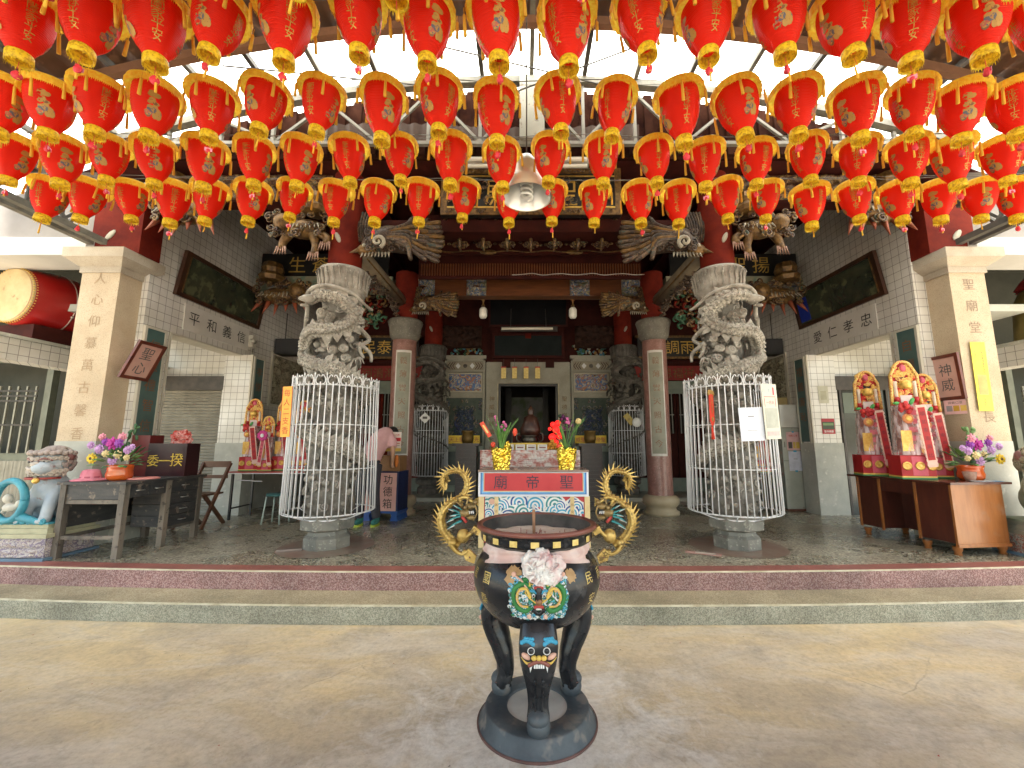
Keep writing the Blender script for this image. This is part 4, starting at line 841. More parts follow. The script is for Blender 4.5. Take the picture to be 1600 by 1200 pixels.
def make_lantern(var):
    o = empty('lantern'); rr = random.Random(var * 3 + 1)
    q = MB(PAPER)
    prof = [(body_r(-.045 - .27 * k / 26) * (1 + (.012 if k % 2 else -.006)), -.045 - .27 * k / 26) for k in range(27)]
    dent = rr.uniform(0, 6)
    q.lathe(prof, 36, fn=lambda a, z, r: 1 + .018 * cos(a * 6) + .02 * cos(a * 2 + dent)); body = q.build('paper_body', o)
    q = MB(LGOLD)
    for a0, txt in ((.2, '闔家平安'), (.2 + pi, '福祿平安')):
        for k, ch in enumerate(txt): 
            zc = -.112 - .046 * k; V, F = text_mesh(ch, .052); f = on_body(0, zc, a0); q.add([f(*v) for v in V], F, False)
    q.build('lettering', body)
    q = MB(LPIC[0])     # printed gilt figure among clouds
    for a0 in (.2 + pi / 2, .2 - pi / 2):
        if a0 < 0: q.build('printed_figure', body); q = MB(LPIC[0])
        for k in range(34):
            rr2 = random.Random(k * 7 + 3); x0, z0 = rr2.uniform(-.024, .024), rr2.uniform(-.06, .062)
            if k > 15: x0, z0 = rr2.uniform(-.036, .036), -.058 + rr2.uniform(-.016, .014)
            q.mat(LPIC[0] if k % 3 != 1 else LPIC[rr2.randrange(1, 4)]); s = rr2.uniform(.011, .02); f = on_body(x0, -.175 + z0, a0); n = 7
            e = rr2.uniform(.6, 1.1); off = .0003 * (k % 5)
            V = [f(s * cos(2 * pi * i / n), s * e * sin(2 * pi * i / n)) for i in range(n)]; V = [(x * (1 + off * 9), y * (1 + off * 9), z) for x, y, z in V]; q.add(V, [tuple(range(n))], False)
    q.build('printed_figure', body)
    q = MB(FRINGE)      # flat top and drooping fringe
    def fr(a, z, r): return 1 + (.022 * sin(a * 55) + .02 * sin(a * 23 + 1)) * (1 if z < -.03 else 0) + .03 * sin(a * 2 + dent)
    q.lathe([(.03, -.018), (.10, -.012), (.134, -.014), (.144, -.024), (.149, -.045), (.147, -.076)], 110, fn=fr)
    for k in range(110):
        a = 2 * pi * k / 110; r0 = .1465 * (1 + .03 * sin(a * 2 + dent)); L = rr.uniform(.006, .02); w = .003
        q.add([(r0 * cos(a) - w * sin(a), r0 * sin(a) + w * cos(a), -.074), (r0 * cos(a) + w * sin(a), r0 * sin(a) - w * cos(a), -.074), (r0 * 1.01 * cos(a), r0 * 1.01 * sin(a), -.076 - L)], [(0, 1, 2)], False)
    q.build('fringe', o)
    q = MB(COLLAR); q.lathe([(.030, -.312), (.046, -.316), (.050, -.325), (.051, -.368), (.047, -.372), (.044, -.36)], 40, fn=lambda a, z, r: 1 + .05 * sin(a * 20))
    for k in range(26):
        a = 2 * pi * k / 26; L = rr.uniform(.006, .022); q.add([(.049 * cos(a) - .003 * sin(a), .049 * sin(a) + .003 * cos(a), -.366), (.049 * cos(a) + .003 * sin(a), .049 * sin(a) - .003 * cos(a), -.366), (.051 * cos(a), .051 * sin(a), -.372 - L)], [(0, 1, 2)], False)
    q.build('bottom_collar', o)
    for k in range(5):
        a = 2 * pi * (k + .35) / 5 + rr.uniform(-.15, .15); L = rr.uniform(.085, .12); x, y = .153 * cos(a), .153 * sin(a)
        q = MB(TASSEL); q.tube([(x, y, -.04), (x, y, -.08)], .0018, 4); q.tube([(x, y, -.078), (x, y, -.083), (x + .004, y, -.078 - L)], [.005, .0075, .0095], 6); q.build('tassel', o)
    q = MB(CHARM); x = rr.uniform(-.006, .006); q.tube([(0, 0, -.36), (x, 0, -.40)], .0012, 4)
    if var % 3 != 2:
        q.lathe([(0, -.040), (.014, -.034), (.016, -.022), (.010, -.012), (.012, -.004), (.006, .004), (0, .006)], 12, (x, 0, -.415)); q.ball((x, -.002, -.436), (.021, .008, .022), 10, 6)
        if var % 2: q.mat(PINKTAG).box(x - .02, x + .02, -.011, -.0095, -.446, -.424)
    q.mat(TASSEL); q.tube([(x + .008, -.004, -.39), (x + .006, -.006, -.43), (x + .004, -.006, -.50 + .012 * var)], [.003, .005, .006], 5)
    q.build('hanging_charm', o)
    q = MB(WIRE); q.tube([(0, 0, -.02), (0, 0, .03), (.006, 0, .045), (0, 0, .055)], .0016, 4)
    for k in range(3): a = 2.1 * k; q.tube([(0, 0, .02), (.09 * cos(a), .09 * sin(a), -.014)], .001, 3)
    q.build('hanger', o)
    return o
protos = [make_lantern(v) for v in range(6)]; used = set()
ROWS = [  # depth, top height, photo columns, phrase
    (3.40, 3.82, [83, 140, 203, 268, 331, 395, 461, 525, 592, 660, 727, 795, 862, 930, 998, 1061, 1133, 1200, 1268, 1337, 1403, 1470, 1537, 1592], 318, 'lowest row'),
    (2.88, 3.84, [-50, 25, 95, 168, 240, 318, 396, 471, 545, 622, 705, 783, 861, 942, 1021, 1103, 1185, 1262, 1343, 1418, 1490, 1562, 1632], 250, 'second row up'),
    (2.40, 3.85, [-80, 5, 75, 158, 240, 330, 417, 505, 597, 687, 775, 870, 965, 1060, 1150, 1244, 1340, 1426, 1506, 1588], 168, 'third row up'),
    (1.87, 3.87, [35, 140, 240, 340, 445, 559, 665, 773, 886, 996, 1106, 1215, 1320, 1430, 1530, 1628], 52, 'fourth row up'),
    (1.52, 3.88, [-30, 98, 222, 337, 475, 615, 757, 898, 1045, 1185, 1316, 1448, 1580], -40, 'topmost row'),
]
rr = random.Random(77); WZ = []
for ri, (Y, Zt, cols, py, phrase) in enumerate(ROWS):
    zl = []
    for i, px in enumerate(cols):
        x = at(px, py, Y)[0]; t = (Zt - .19 - 1.5); D = Y * cos(_p) + t * sin(_p); x = (px - 820) / 645 * D + CX
        v = rr.randrange(6); src = protos[v]
        if v in used: o = copy_tree(src)
        else: o = src; used.add(v)
        sag = .05 * (1 - (x / 4.5) ** 2) if abs(x) < 4.5 else 0
        z = Zt - .02 - sag * .6 + rr.uniform(-.018, .012) + (.0 if ri else .01)
        o.location = (x, Y + rr.uniform(-.02, .02), z); o.rotation_euler = (rr.uniform(-.09, .09), rr.uniform(-.10, .10), rr.choice([0, .5, 1.0, 1.57, -.3, -.8, 2.2, 3.1]) + rr.uniform(-.2, .2))
        s = rr.uniform(.95, 1.06) * (1.0 if ri != 3 else 1.02); o.scale = (s, s, s * rr.uniform(.97, 1.04))
        tag(o, 'red lantern with yellow fringe, %s from left in %s' % (ORD[i], phrase), 'lantern', 'red lanterns hung in rows over the courtyard')
        zl.append((x, Y, z + .05))
    zl.sort(); P = [(-5.25, Y, zl[0][2] + .02)] + [(x, Y, z + .004) for x, y, z in zl if abs(x) < 5.2] + [(5.25, Y, zl[-1][2] + .02)]
    q = MB(WIRE); q.tube(spline(P, 3), .003, 5); q.tube(spline([(-5.25, Y + .02, 3.93), (-2, Y + .03, 3.86), (0, Y + .02, 3.84), (2.5, Y + .03, 3.87), (5.25, Y + .02, 3.93)], 6), .0022, 4)
    tag(q.build('lantern_wire'), 'thin steel wire carrying the lanterns of the %s' % phrase, 'wire', 'wires strung across the courtyard')
for v, o in enumerate(protos):
    if v not in used:
        for ch in list(o.children_recursive): bpy.data.objects.remove(ch)
        bpy.data.objects.remove(o)
# ------------------------------------------------------------------ hanging lamps
o = empty('bell_lamp', (-.065, 3.12, 3.50), 'large white bell shaped lamp with coiled bulb hanging among the lanterns in the middle', 'lamp')
ALU = mat('spun_aluminium', (.55, .55, .52), (.62, .62, .60), 6, rough=.3, metal=.7)
q = MB(thin_mat('ivory_lamp_shade', (.62, .56, .42), .06, .35)); q.lathe([(.205, -.02), (.20, -.0), (.17, .08), (.13, .14), (.105, .2), (.095, .26), (.088, .285)], 40); q.build('shade', o)
q = MB(ALU); q.lathe([(.196, -.018), (.188, .0), (.160, .08), (.12, .14), (.09, .19)], 40); q.build('inner_reflector', o)
q = MB(WHITEP); q.lathe([(0, .36), (.03, .36), (.05, .345), (.078, .30), (.088, .284), (.095, .27)], 28); q.mat(DARKSTEEL); q.tube([(0, 0, .36), (0, 0, 2.1)], .006, 5); q.build('cap', o)
q = MB(mat('spiral_bulb_glass', (.75, .75, .70), rough=.3)); q.tube([(.045 * cos(t * .5), .045 * sin(t * .5), .16 - t * .0035) for t in range(54)], .011, 6); q.build('spiral_bulb', o)
for x, s in ((-.80, 'left'), (.90, 'right')):
    xx, zz = at(755 if s == 'left' else 895, 487, 7.15); o = empty('bulb', (xx, 7.15, zz), 'unlit white bulb on a short cord under the inner beam, %s one' % s, 'light bulb', 'bulbs under the inner beam')
    q = MB(mat('opal_glass', (.62, .60, .54), rough=.3)); q.lathe([(0, -.13), (.05, -.12), (.07, -.08), (.07, .03), (.055, .06), (.03, .08)], 20); q.build('glass', o); q = MB(DULLGOLD); q.lathe([(.032, .075), (.032, .12), (.015, .14), (.015, .2), (.03, .205), (.03, .22), (0, .225)], 14); q.build('socket', o)
o = empty('tube_lamp', (0, 9.0, 4.0), 'slim fluorescent tube lamp mounted between the two dark plaques over the door', 'lamp')
q = MB(mat('tube_white', (.75, .72, .60), rough=.4)); q.tube([(-.60, 0, .04), (.55, 0, .04)], .03, 8); q.mat(DARKSTEEL); q.box(-.62, .66, .035, .07, -.01, .10); q.box(.56, .64, -.03, .03, .0, .08); q.build('tube', o); q = MB(DARKSTEEL); q.bar((-.4, .05, .1), (-.4, .3, .6), .015); q.bar((.4, .05, .1), (.4, .3, .6), .015); q.build('bracket', o)
o = empty('strip_lamp', (0, 4.5, 4.75), 'unlit twin strip lamp housing behind the lanterns under the truss', 'lamp')
q = MB(mat('greyed_housing', (.34, .32, .28), (.26, .24, .2), 6)); q.box(-.78, .68, -.05, .05, .02, .10); q.build('housing', o)
for dz in (-.03, .05):
    q = MB(mat('dusty_tube', (.55, .52, .46), rough=.5)); q.tube([(-.75, -.065, dz), (.65, -.065, dz)], .022, 7); q.build('tube', o)
q = MB(DARKSTEEL); q.bar((-.5, 0, .09), (-.5, 0, .24), .02); q.bar((.45, 0, .09), (.45, 0, .24), .02); q.build('bracket', o)
# ------------------------------------------------------------------ incense burner in the courtyard
BX, BY = -.012, 2.50
IRON = mat('black_bronze', (.012, .013, .016), (.028, .030, .034), 4, c3=(.06, .062, .065), c3s=9, c3t=.64, rough=.27, metal=.35, bump=.06, bs=30, rv=.1)
DUSTYIRON = mat('dusty_iron', (.035, .045, .055), (.075, .09, .10), 4, c3=(.14, .13, .12), c3s=7, c3t=.6, rough=.55, metal=.2, bump=.15)
ASH = mat('incense_ash', (.42, .37, .32), (.55, .50, .45), 9, c3=(.30, .2, .18), c3s=60, c3t=.66, rough=.95, bump=.5)
RIMRED = mat('red_brown_rim', (.13, .035, .028), (.19, .07, .05), 6, rough=.4, bump=.1)
BRASS = mat('gilded_brass', (.36, .235, .06), (.56, .40, .13), 14, c3=(.14, .09, .03), c3s=22, c3t=.6, rough=.4, metal=.55, bump=.35, bs=60)
GOLDPATCH = mat('gold_paint', (.52, .38, .10), (.66, .52, .20), 30, rough=.45, metal=.3)
DGREEN = flat('enamel_green', (.03, .20, .05)); DBLUE = flat('enamel_blue', (.05, .35, .55)); DWHITE = flat('enamel_white', (.75, .76, .74)); DYEL = flat('enamel_yellow', (.70, .48, .10)); DRED = flat('enamel_red', (.42, .05, .04)); DPINK = flat('enamel_pink', (.70, .42, .32)); DTEAL = flat('enamel_teal', (.04, .25, .26))
burner = empty('incense_burner', (BX, BY, 0), 'large black incense burner on three legs with gold dragon handles in the open courtyard', 'incense burner')
q = MB(DUSTYIRON); q.lathe([(.165, .0), (.165, .075), (.17, .082), (.278, .084), (.286, .078), (.292, .05), (.312, .02), (.325, .0)], 64); q.mat(mat('base_rust', (.07, .035, .03), (.12, .06, .05), 9, rough=.7)).lathe([(.322, .0), (.329, .0), (.329, .008), (.322, .010)], 64); base = q.build('base', burner)
q = MB(mat('dusty_cement', (.36, .34, .30), (.44, .42, .38), 6, rough=.9)); q.lathe([(0, .071), (.165, .071)], 40); q.build('base_infill', base)
prof = [(.0, .492), (.08, .495), (.16, .515), (.24, .555), (.30, .61), (.34, .675), (.357, .735), (.355, .79), (.338, .84), (.312, .877), (.292, .90), (.288, .93), (.288, .955)]
def bowl_r(z):
    for (r0, z0), (r1, z1) in zip(prof, prof[1:]):
        if z0 <= z <= z1: return r0 + (r1 - r0) * (z - z0) / max(1e-6, z1 - z0)
    return .29
q = MB(IRON); SP = spline([(r, 0, z) for r, z in prof], 4); q.lathe([(p.x, p.z) for p in SP], 72); bowl = q.build('bowl', burner)
q = MB(IRON); q.lathe([(.285, .955), (.318, .962), (.322, .985), (.322, 1.012), (.335, 1.016), (.338, 1.022)], 64); q.mat(RIMRED).lathe([(.338, 1.022), (.345, 1.028), (.345, 1.04), (.334, 1.046), (.318, 1.044), (.312, 1.036)], 64)
q.mat(mat('sooty_inside', (.03, .028, .026), (.10, .09, .08), 5, rough=.8)).lathe([(.312, 1.036), (.306, .99), (.30, .95)], 64); rim = q.build('rim', burner)
for k in range(18):
    q = MB(GOLDPATCH); a = 2 * pi * (k + .35) / 18; w = .17 * .45
    q.grid(lambda u, v: (.325 * cos(a + (u - .5) * w * 1.7), .325 * sin(a + (u - .5) * w * 1.7), .972 + .03 * v), 4, 1, smooth=False); q.build('gold_plate', rim)
q = MB(ASH)
q.grid(lambda u, v: ((.303 * v) * cos(2 * pi * u), (.303 * v) * sin(2 * pi * u), .975 + .012 * noise.noise(Vector((v * 4 * cos(2 * pi * u), v * 4 * sin(2 * pi * u), 0))) - .01 * v), 48, 14); q.build('ash_bed', burner)
q = MB(flat('burnt_stub', (.25, .06, .06))); rr = random.Random(3)
for k in range(40):
    a, r_ = rr.uniform(0, 6.28), rr.uniform(.02, .17) ; x, y = r_ * cos(a) + .02, r_ * sin(a) - .05; q.tube([(x, y, .965), (x + rr.uniform(-.006, .006), y, .985 + rr.random() * .02)], .0015, 4)
q.build('incense_stubs', burner)
i_ = empty('incense_stick', (BX - .015, BY - .02, .965), 'one thick burning incense stick standing upright in the ash of the burner', 'incense stick')
q = MB(mat('incense_brown', (.30, .15, .08), (.36, .20, .11), 20, rough=.8)); q.tube([(0, 0, 0), (-.001, 0, .152)], .0085, 8); q.build('stick', i_); q = MB(flat('pale_ash_tip', (.5, .5, .5))); q.tube([(-.001, 0, .152), (.0, 0, .166), (.001, 0, .177)], [.0085, .009, .005], 8); q.build('ash_tip', i_)
# gold characters and marks on the bowl (thin raised pieces following the wall)
def on_bowl(a, z, off=.002):      # a=0 faces the camera
    r = bowl_r(z) + off; return (r * sin(a), -r * cos(a), z)
def patch(mb, poly, off=.003):
    mb.add([on_bowl(a, z, off) for a, z in poly], [tuple(range(len(poly)))], False)
q = MB(GOLDPATCH)
for ch, a, z, s in (('國', -.86, .805, .062), ('泰', -.93, .70, .062), ('民', .86, .805, .062), ('安', .93, .70, .062), ('風', -1.22, .80, .06), ('調', -1.25, .70, .06), ('雨', 1.22, .80, .06), ('順', 1.25, .70, .06)):
    V, F = text_mesh(ch, s)
    V2 = [on_bowl(a + x / .35, z + y, .003) for x, y in V]; q.add(V2, F, False)
q.build('gold_characters', bowl)
q = MB(mat('worn_ochre', (.32, .19, .08), (.40, .26, .12), 30, rough=.6)); rr = random.Random(5)
for a0, z0, R0 in ((-.385, .842, .045), (.50, .835, .032)):
    n = 26; V = [on_bowl(a0 + R0 / .34 * cos(2 * pi * k / n) * rr.uniform(.72, 1.15), z0 + R0 * sin(2 * pi * k / n) * rr.uniform(.72, 1.15), .0035) for k in range(n)]
    V.append(on_bowl(a0, z0, .006)); q.add(V, [(k, (k + 1) % n, n) for k in range(n)], False)
q.build('sun_marks', bowl)
# enamelled dragon relief
q = MB(DGREEN); S = .142; ZC = .748
def rel(pts, r, m_, fl=.7, n=5, off=.004, taper=0, sm=5):
    q.mat(m_)
    P = [Vector(on_bowl(x * S / .355 / 1.0, ZC + z * S * .72, off)) for x, z in pts]
    q.tube(spline(P, sm) if len(P) > 2 else P, (lambda t: r * .8 * (1 - taper * t)), n)
def dot(x, z, r, m_, off=.006, sy=.6): q.mat(m_); q.ball(on_bowl(x * S / .355, ZC + z * S * .72, off), (r * .82, r * sy * .82, r * .82), 8, 5)
rr = random.Random(12)
q.mat(paint_mat('enamel_mosaic', [(.02, .10, .04), (.05, .28, .42), (.62, .64, .62), (.02, .02, .025), (.03, .16, .05), (.10, .40, .55), (.02, .02, .025), (.04, .18, .06)], 22, rough=.35, bump=.5))
q.grid(lambda u, v: on_bowl((-1 + 2 * u) * 1.03 * S / .355 * (1 - .04 * sin(v * 19)), ZC + (-1.05 + 2.0 * v) * S * .72, .003 + .005 * abs(noise.noise(Vector((u * 14, v * 14, 3))))), 50, 44)
for k in range(44):         # little scrolls of cloud and wave over the mosaic ground
    x, z = rr.uniform(-1, 1), rr.uniform(-1, .85); R0 = rr.uniform(.04, .08); a0 = rr.uniform(0, 6)
    rel([(x + R0 * cos(a0 + t) * (1 - t / 7), z + R0 * sin(a0 + t) * (1 - t / 7)) for t in range(6)], .0042, rr.choice([DGREEN, DTEAL, DWHITE, DBLUE, DGREEN, DYEL]), off=.006, sm=2)
for sx in (-1, 1):
    # ragged green body coiling round a scaled golden belly
    rel([(sx * x, z) for x, z in ((.25, .5), (.55, .62), (.82, .4), (.88, 0), (.75, -.45), (.45, -.62), (.3, -.4))], .0165, DGREEN, off=.003)
    for k in range(16):
        a = -1.2 + k * .21; rel([(sx * (.5 + .40 * cos(a)), .0 + .6 * sin(a)), (sx * (.5 + .54 * cos(a)), .0 + .8 * sin(a))], .007, DGREEN, off=.003, taper=.6)
    rel([(sx * x, z) for x, z in ((.28, .05), (.42, .42), (.65, .36), (.74, 0), (.62, -.34), (.36, -.38))], .0115, DYEL, off=.010, taper=.4)
    for k in range(9):
        a = 1.4 - k * .36; dot(sx * (.52 + .2 * cos(a)), .02 + .36 * sin(a), .0045, DPINK, .019)
    rel([(sx * x, z) for x, z in ((.40, .45), (.6, .75), (.9, .95))], .008, DPINK, off=.008, taper=.3)     # arms with claws
    dot(sx * .92, .98, .016, DPINK, .008)
    rel([(sx * .06, -.2), (sx * .30, .05), (sx * .45, .3), (sx * .36, .42)], .005, DYEL, off=.016, taper=.5)
    rel([(sx * .08, .25), (sx * .16, .36), (sx * .3, .38)], .005, DBLUE, off=.015)
    rel([(sx * .3, .55), (sx * .32, .8)], .009, DYEL, off=.012, taper=.7)
    dot(sx * .17, .17, .0105, DWHITE, .014); dot(sx * .17, .17, .006, IRON, .021)
    for k in range(30):          # wave and cloud border
        u = rr.uniform(-1, 1); x, z = (rr.uniform(.86, 1.05), u) if k < 16 else (rr.uniform(.1, 1.0), rr.uniform(-1.05, -.8))
        m_ = rr.choice([DBLUE, DWHITE, DBLUE, DTEAL, DWHITE]); a0 = rr.uniform(0, 6); R0 = rr.uniform(.05, .1)
        rel([(sx * (x + R0 * cos(a0 + t) * (1 - t / 7)), z + R0 * sin(a0 + t) * (1 - t / 7)) for t in range(6)], .0042, m_, off=.003, sm=2)
rel([(-.55, .75), (-.2, .9), (.2, .9), (.55, .75)], .017, DGREEN, off=.002)
rel([(0, .5), (0, .3), (0, -.1)], .024, IRON, off=.006); rel([(-.16, .5), (.16, .5)], .010, DRED, off=.012); dot(0, -.12, .022, mat('nose_brown', (.22, .10, .04), rough=.4), .014, .7)
rel([(-.16, -.38), (0, -.32), (.16, -.38)], .010, DRED, off=.014); rel([(-.1, -.46), (.1, -.46)], .006, DWHITE, off=.014); rel([(-.2, -.5), (0, -.72), (.2, -.5)], .014, IRON, off=.006)
for x in (-.35, .25): dot(x, -.9, .014, DPINK, .008)
q.build('enamel_dragon', bowl)
# cloth sash round the neck and its crumpled rosette
CLOTH = thin_mat('faded_pink_sash', (.66, .46, .42), .15, .75, c2=(.74, .60, .56), sc_=14)
def sash(u, v):
    a = 2 * pi * u; w = .5 + .5 * abs(sin(a / 2 + pi / 4)) if 0 else 1; f = abs(((a + pi / 2) % (2 * pi)) - 0) ; f = min(f, 2 * pi - f) / pi
    h = .045 + .02 * min(1, f * 3); r = .293 + .010 * sin(v * 9 + a * 3) * (1 if v not in (0, 1) else .3) + .006 * sin(a * 17 + v * 5) + .004 * (1 - v)
    r = max(r, bowl_r(.962 - h * 1.5 * v) + .004); return (r * cos(a), r * sin(a), .958 - .012 * (1 - f) - h * 1.5 * v * (.55 + .45 * min(1, f * 2.4)))
q = MB(CLOTH); q.grid(sash, 120, 8); s_ = q.build('sash', burner)
rr = random.Random(9); q = MB(thin_mat('rosette_cloth', (.80, .78, .75), .1, .75, c2=(.66, .40, .40), sc_=11))
def crumple(u, v, seed, c, R0):
    th = pi * v; ph = 2 * pi * u; d = Vector((sin(th) * cos(ph), cos(th) * .55, sin(th) * sin(ph)))
    n1 = noise.noise(d * 2.3 + Vector((seed, 0, 0))); n2 = 1 - abs(noise.noise(d * 6.2 + Vector((0, seed, 0)))) * 2; return Vector(c) + d * R0 * (1 + .34 * n1 + .36 * n2)
for c, R0, sd in (((.025, -.338, .895), .058, 1), ((-.035, -.33, .91), .042, 4), ((.075, -.325, .895), .044, 7), ((.015, -.348, .848), .043, 11), ((.062, -.345, .855), .043, 15), ((-.022, -.338, .87), .04, 19), ((.01, -.33, .942), .03, 23)):
    q.grid(lambda u, v: crumple(u, v, sd, c, R0), 40, 24)
for k in range(16):
    a = rr.uniform(0, 6.28); c = Vector((.02 + .055 * cos(a), -.36, .88 + .05 * sin(a))); q.tube(spline([c + Vector((rr.uniform(-.025, .025), rr.uniform(-.03, .005), rr.uniform(-.025, .025))) for _ in range(4)], 5), lambda t: .011 * (.35 + sin(t * pi)), 6, flatn=.35)
q.build('rosette', s_)
# legs: beast masks above S-shaped shanks
def leg(th, mask):
    o = empty('leg', (0, 0, 0)); o.parent = burner; o.rotation_euler = (0, 0, th)
    q = MB(IRON); rz = [(.24, .60, .088, .055), (.275, .545, .095, .055), (.292, .49, .098, .05), (.275, .42, .09, .048), (.24, .34, .072, .045), (.212, .26, .058, .04), (.205, .19, .052, .038), (.222, .14, .058, .045), (.235, .115, .05, .04)]
    V = []; F = []; pts = [Vector(p) for p in rz]; SPL = spline([(p[0], p[1], p[2] * 10 + 0) for p in rz], 4); TH = [rz[min(len(rz) - 1, i // 4)][3] for i in range(len(SPL))]; n = 16
    for i, p in enumerate(SPL):
        r_, z, w = p.x, p.y, p.z / 10; dn = SPL[min(i + 1, len(SPL) - 1)] - SPL[max(0, i - 1)]; d = Vector((0, -dn.x, dn.y)).normalized(); nr = Vector((0, -d.z, d.y)); nr = nr if nr.y < 0 else -nr
        for k in range(n):
            a = 2 * pi * k / n; ca, sa = cos(a), sin(a); ca = math.copysign(abs(ca) ** .7, ca); sa = math.copysign(abs(sa) ** .7, sa)
            V.append(Vector((w * ca, -r_, z)) + nr * (TH[i] * sa * (1 + .25 * (abs(ca) < .5))))
    for i in range(len(SPL) - 1):
        for k in range(n): F.append((i * n + k, i * n + (k + 1) % n, (i + 1) * n + (k + 1) % n, (i + 1) * n + k))
    F.append(tuple(range(n))); F.append(tuple((len(SPL) - 1) * n + k for k in range(n))[::-1]); q.add(V, F, True)
    for dx in (-.02, .02): q.tube(spline([(dx, -.318, .36), (dx * .9, -.262, .27), (dx * .8, -.252, .19), (dx, -.27, .14)], 6), .006, 5)
    q.build('shank', o)
    q = MB(DUSTYIRON); q.ball((0, -.245, .150), (.056, .05, .04), 14, 9); q.lathe([(0, .07), (.055, .07), (.06, .03), (.055, .006), (.05, 0)], 20, (0, -.232, .078)); q.mat(RIMRED).lathe([(.054, .066), (.057, .07), (.052, .078)], 20, (0, -.232, .078)); q.build('foot', o)
    q = MB(DBLUE); yf = lambda z: -(.292 + .066) + abs(z - .5) * .24
    for s_ in (-1, 1):
        q.mat(DBLUE); 
        for k in range(6): q.ball((s_ * (.028 + .011 * k), yf(.53) + .006 + .003 * k, .535 + .012 * sin(k * .6)), (.011, .007, .011), 7, 5)
        for k in range(4): q.ball((s_ * (.03 + .012 * k), yf(.55) + .006 + .003 * k, .555), (.009, .006, .009), 7, 5)
        q.mat(DWHITE).lathe([(.0165, 0), (.0165, .004), (.012, .005)], 14, (0, 0, 0)) if 0 else None
        P = [(s_ * .038 + .016 * cos(a * .52), yf(.51) + .002, .508 + .016 * sin(a * .52)) for a in range(13)]; q.mat(DWHITE).tube(P, .0022, 4); q.mat(IRON).ball((s_ * .038, yf(.51) + .004, .508), (.012, .008, .012), 10, 6)
        q.mat(DPINK).ball((s_ * .062, yf(.48) + .016, .478), (.026, .012, .013), 9, 6, Matrix.Rotation(s_ * -.5, 3, 'Y')); q.mat(DYEL).tube(spline([(s_ * .035, yf(.45) + .008, .448), (s_ * .06, yf(.44) + .012, .445), (s_ * .086, yf(.45) + .026, .468)], 4), lambda t: .008 * (1.1 - t * .8), 6)
        q.mat(DWHITE).tube([(s_ * .038, yf(.44) + .004, .442), (s_ * .042, yf(.42) + .006, .402)], lambda t: .0085 * (1.05 - t), 6)
    q.mat(DYEL)
    for x in (-.024, 0, .024): q.ball((x, yf(.478) - .002, .478), (.014, .012, .012), 10, 6)
    q.mat(mat('lip_red_brown', (.22, .07, .05), rough=.5)).tube(spline([(-.05, yf(.45) + .006, .438), (0, yf(.46) - .002, .462), (.05, yf(.45) + .006, .438)], 5), .010, 6)
    q.mat(DWHITE)
    for k in range(5): q.box(-.024 + .0105 * k, -.016 + .0105 * k, yf(.44) - .004, yf(.44) + .012, .428, .446)
    q.build('beast_mask', o)
    return o
leg(0, True); leg(R(120), True); leg(R(-120), True)
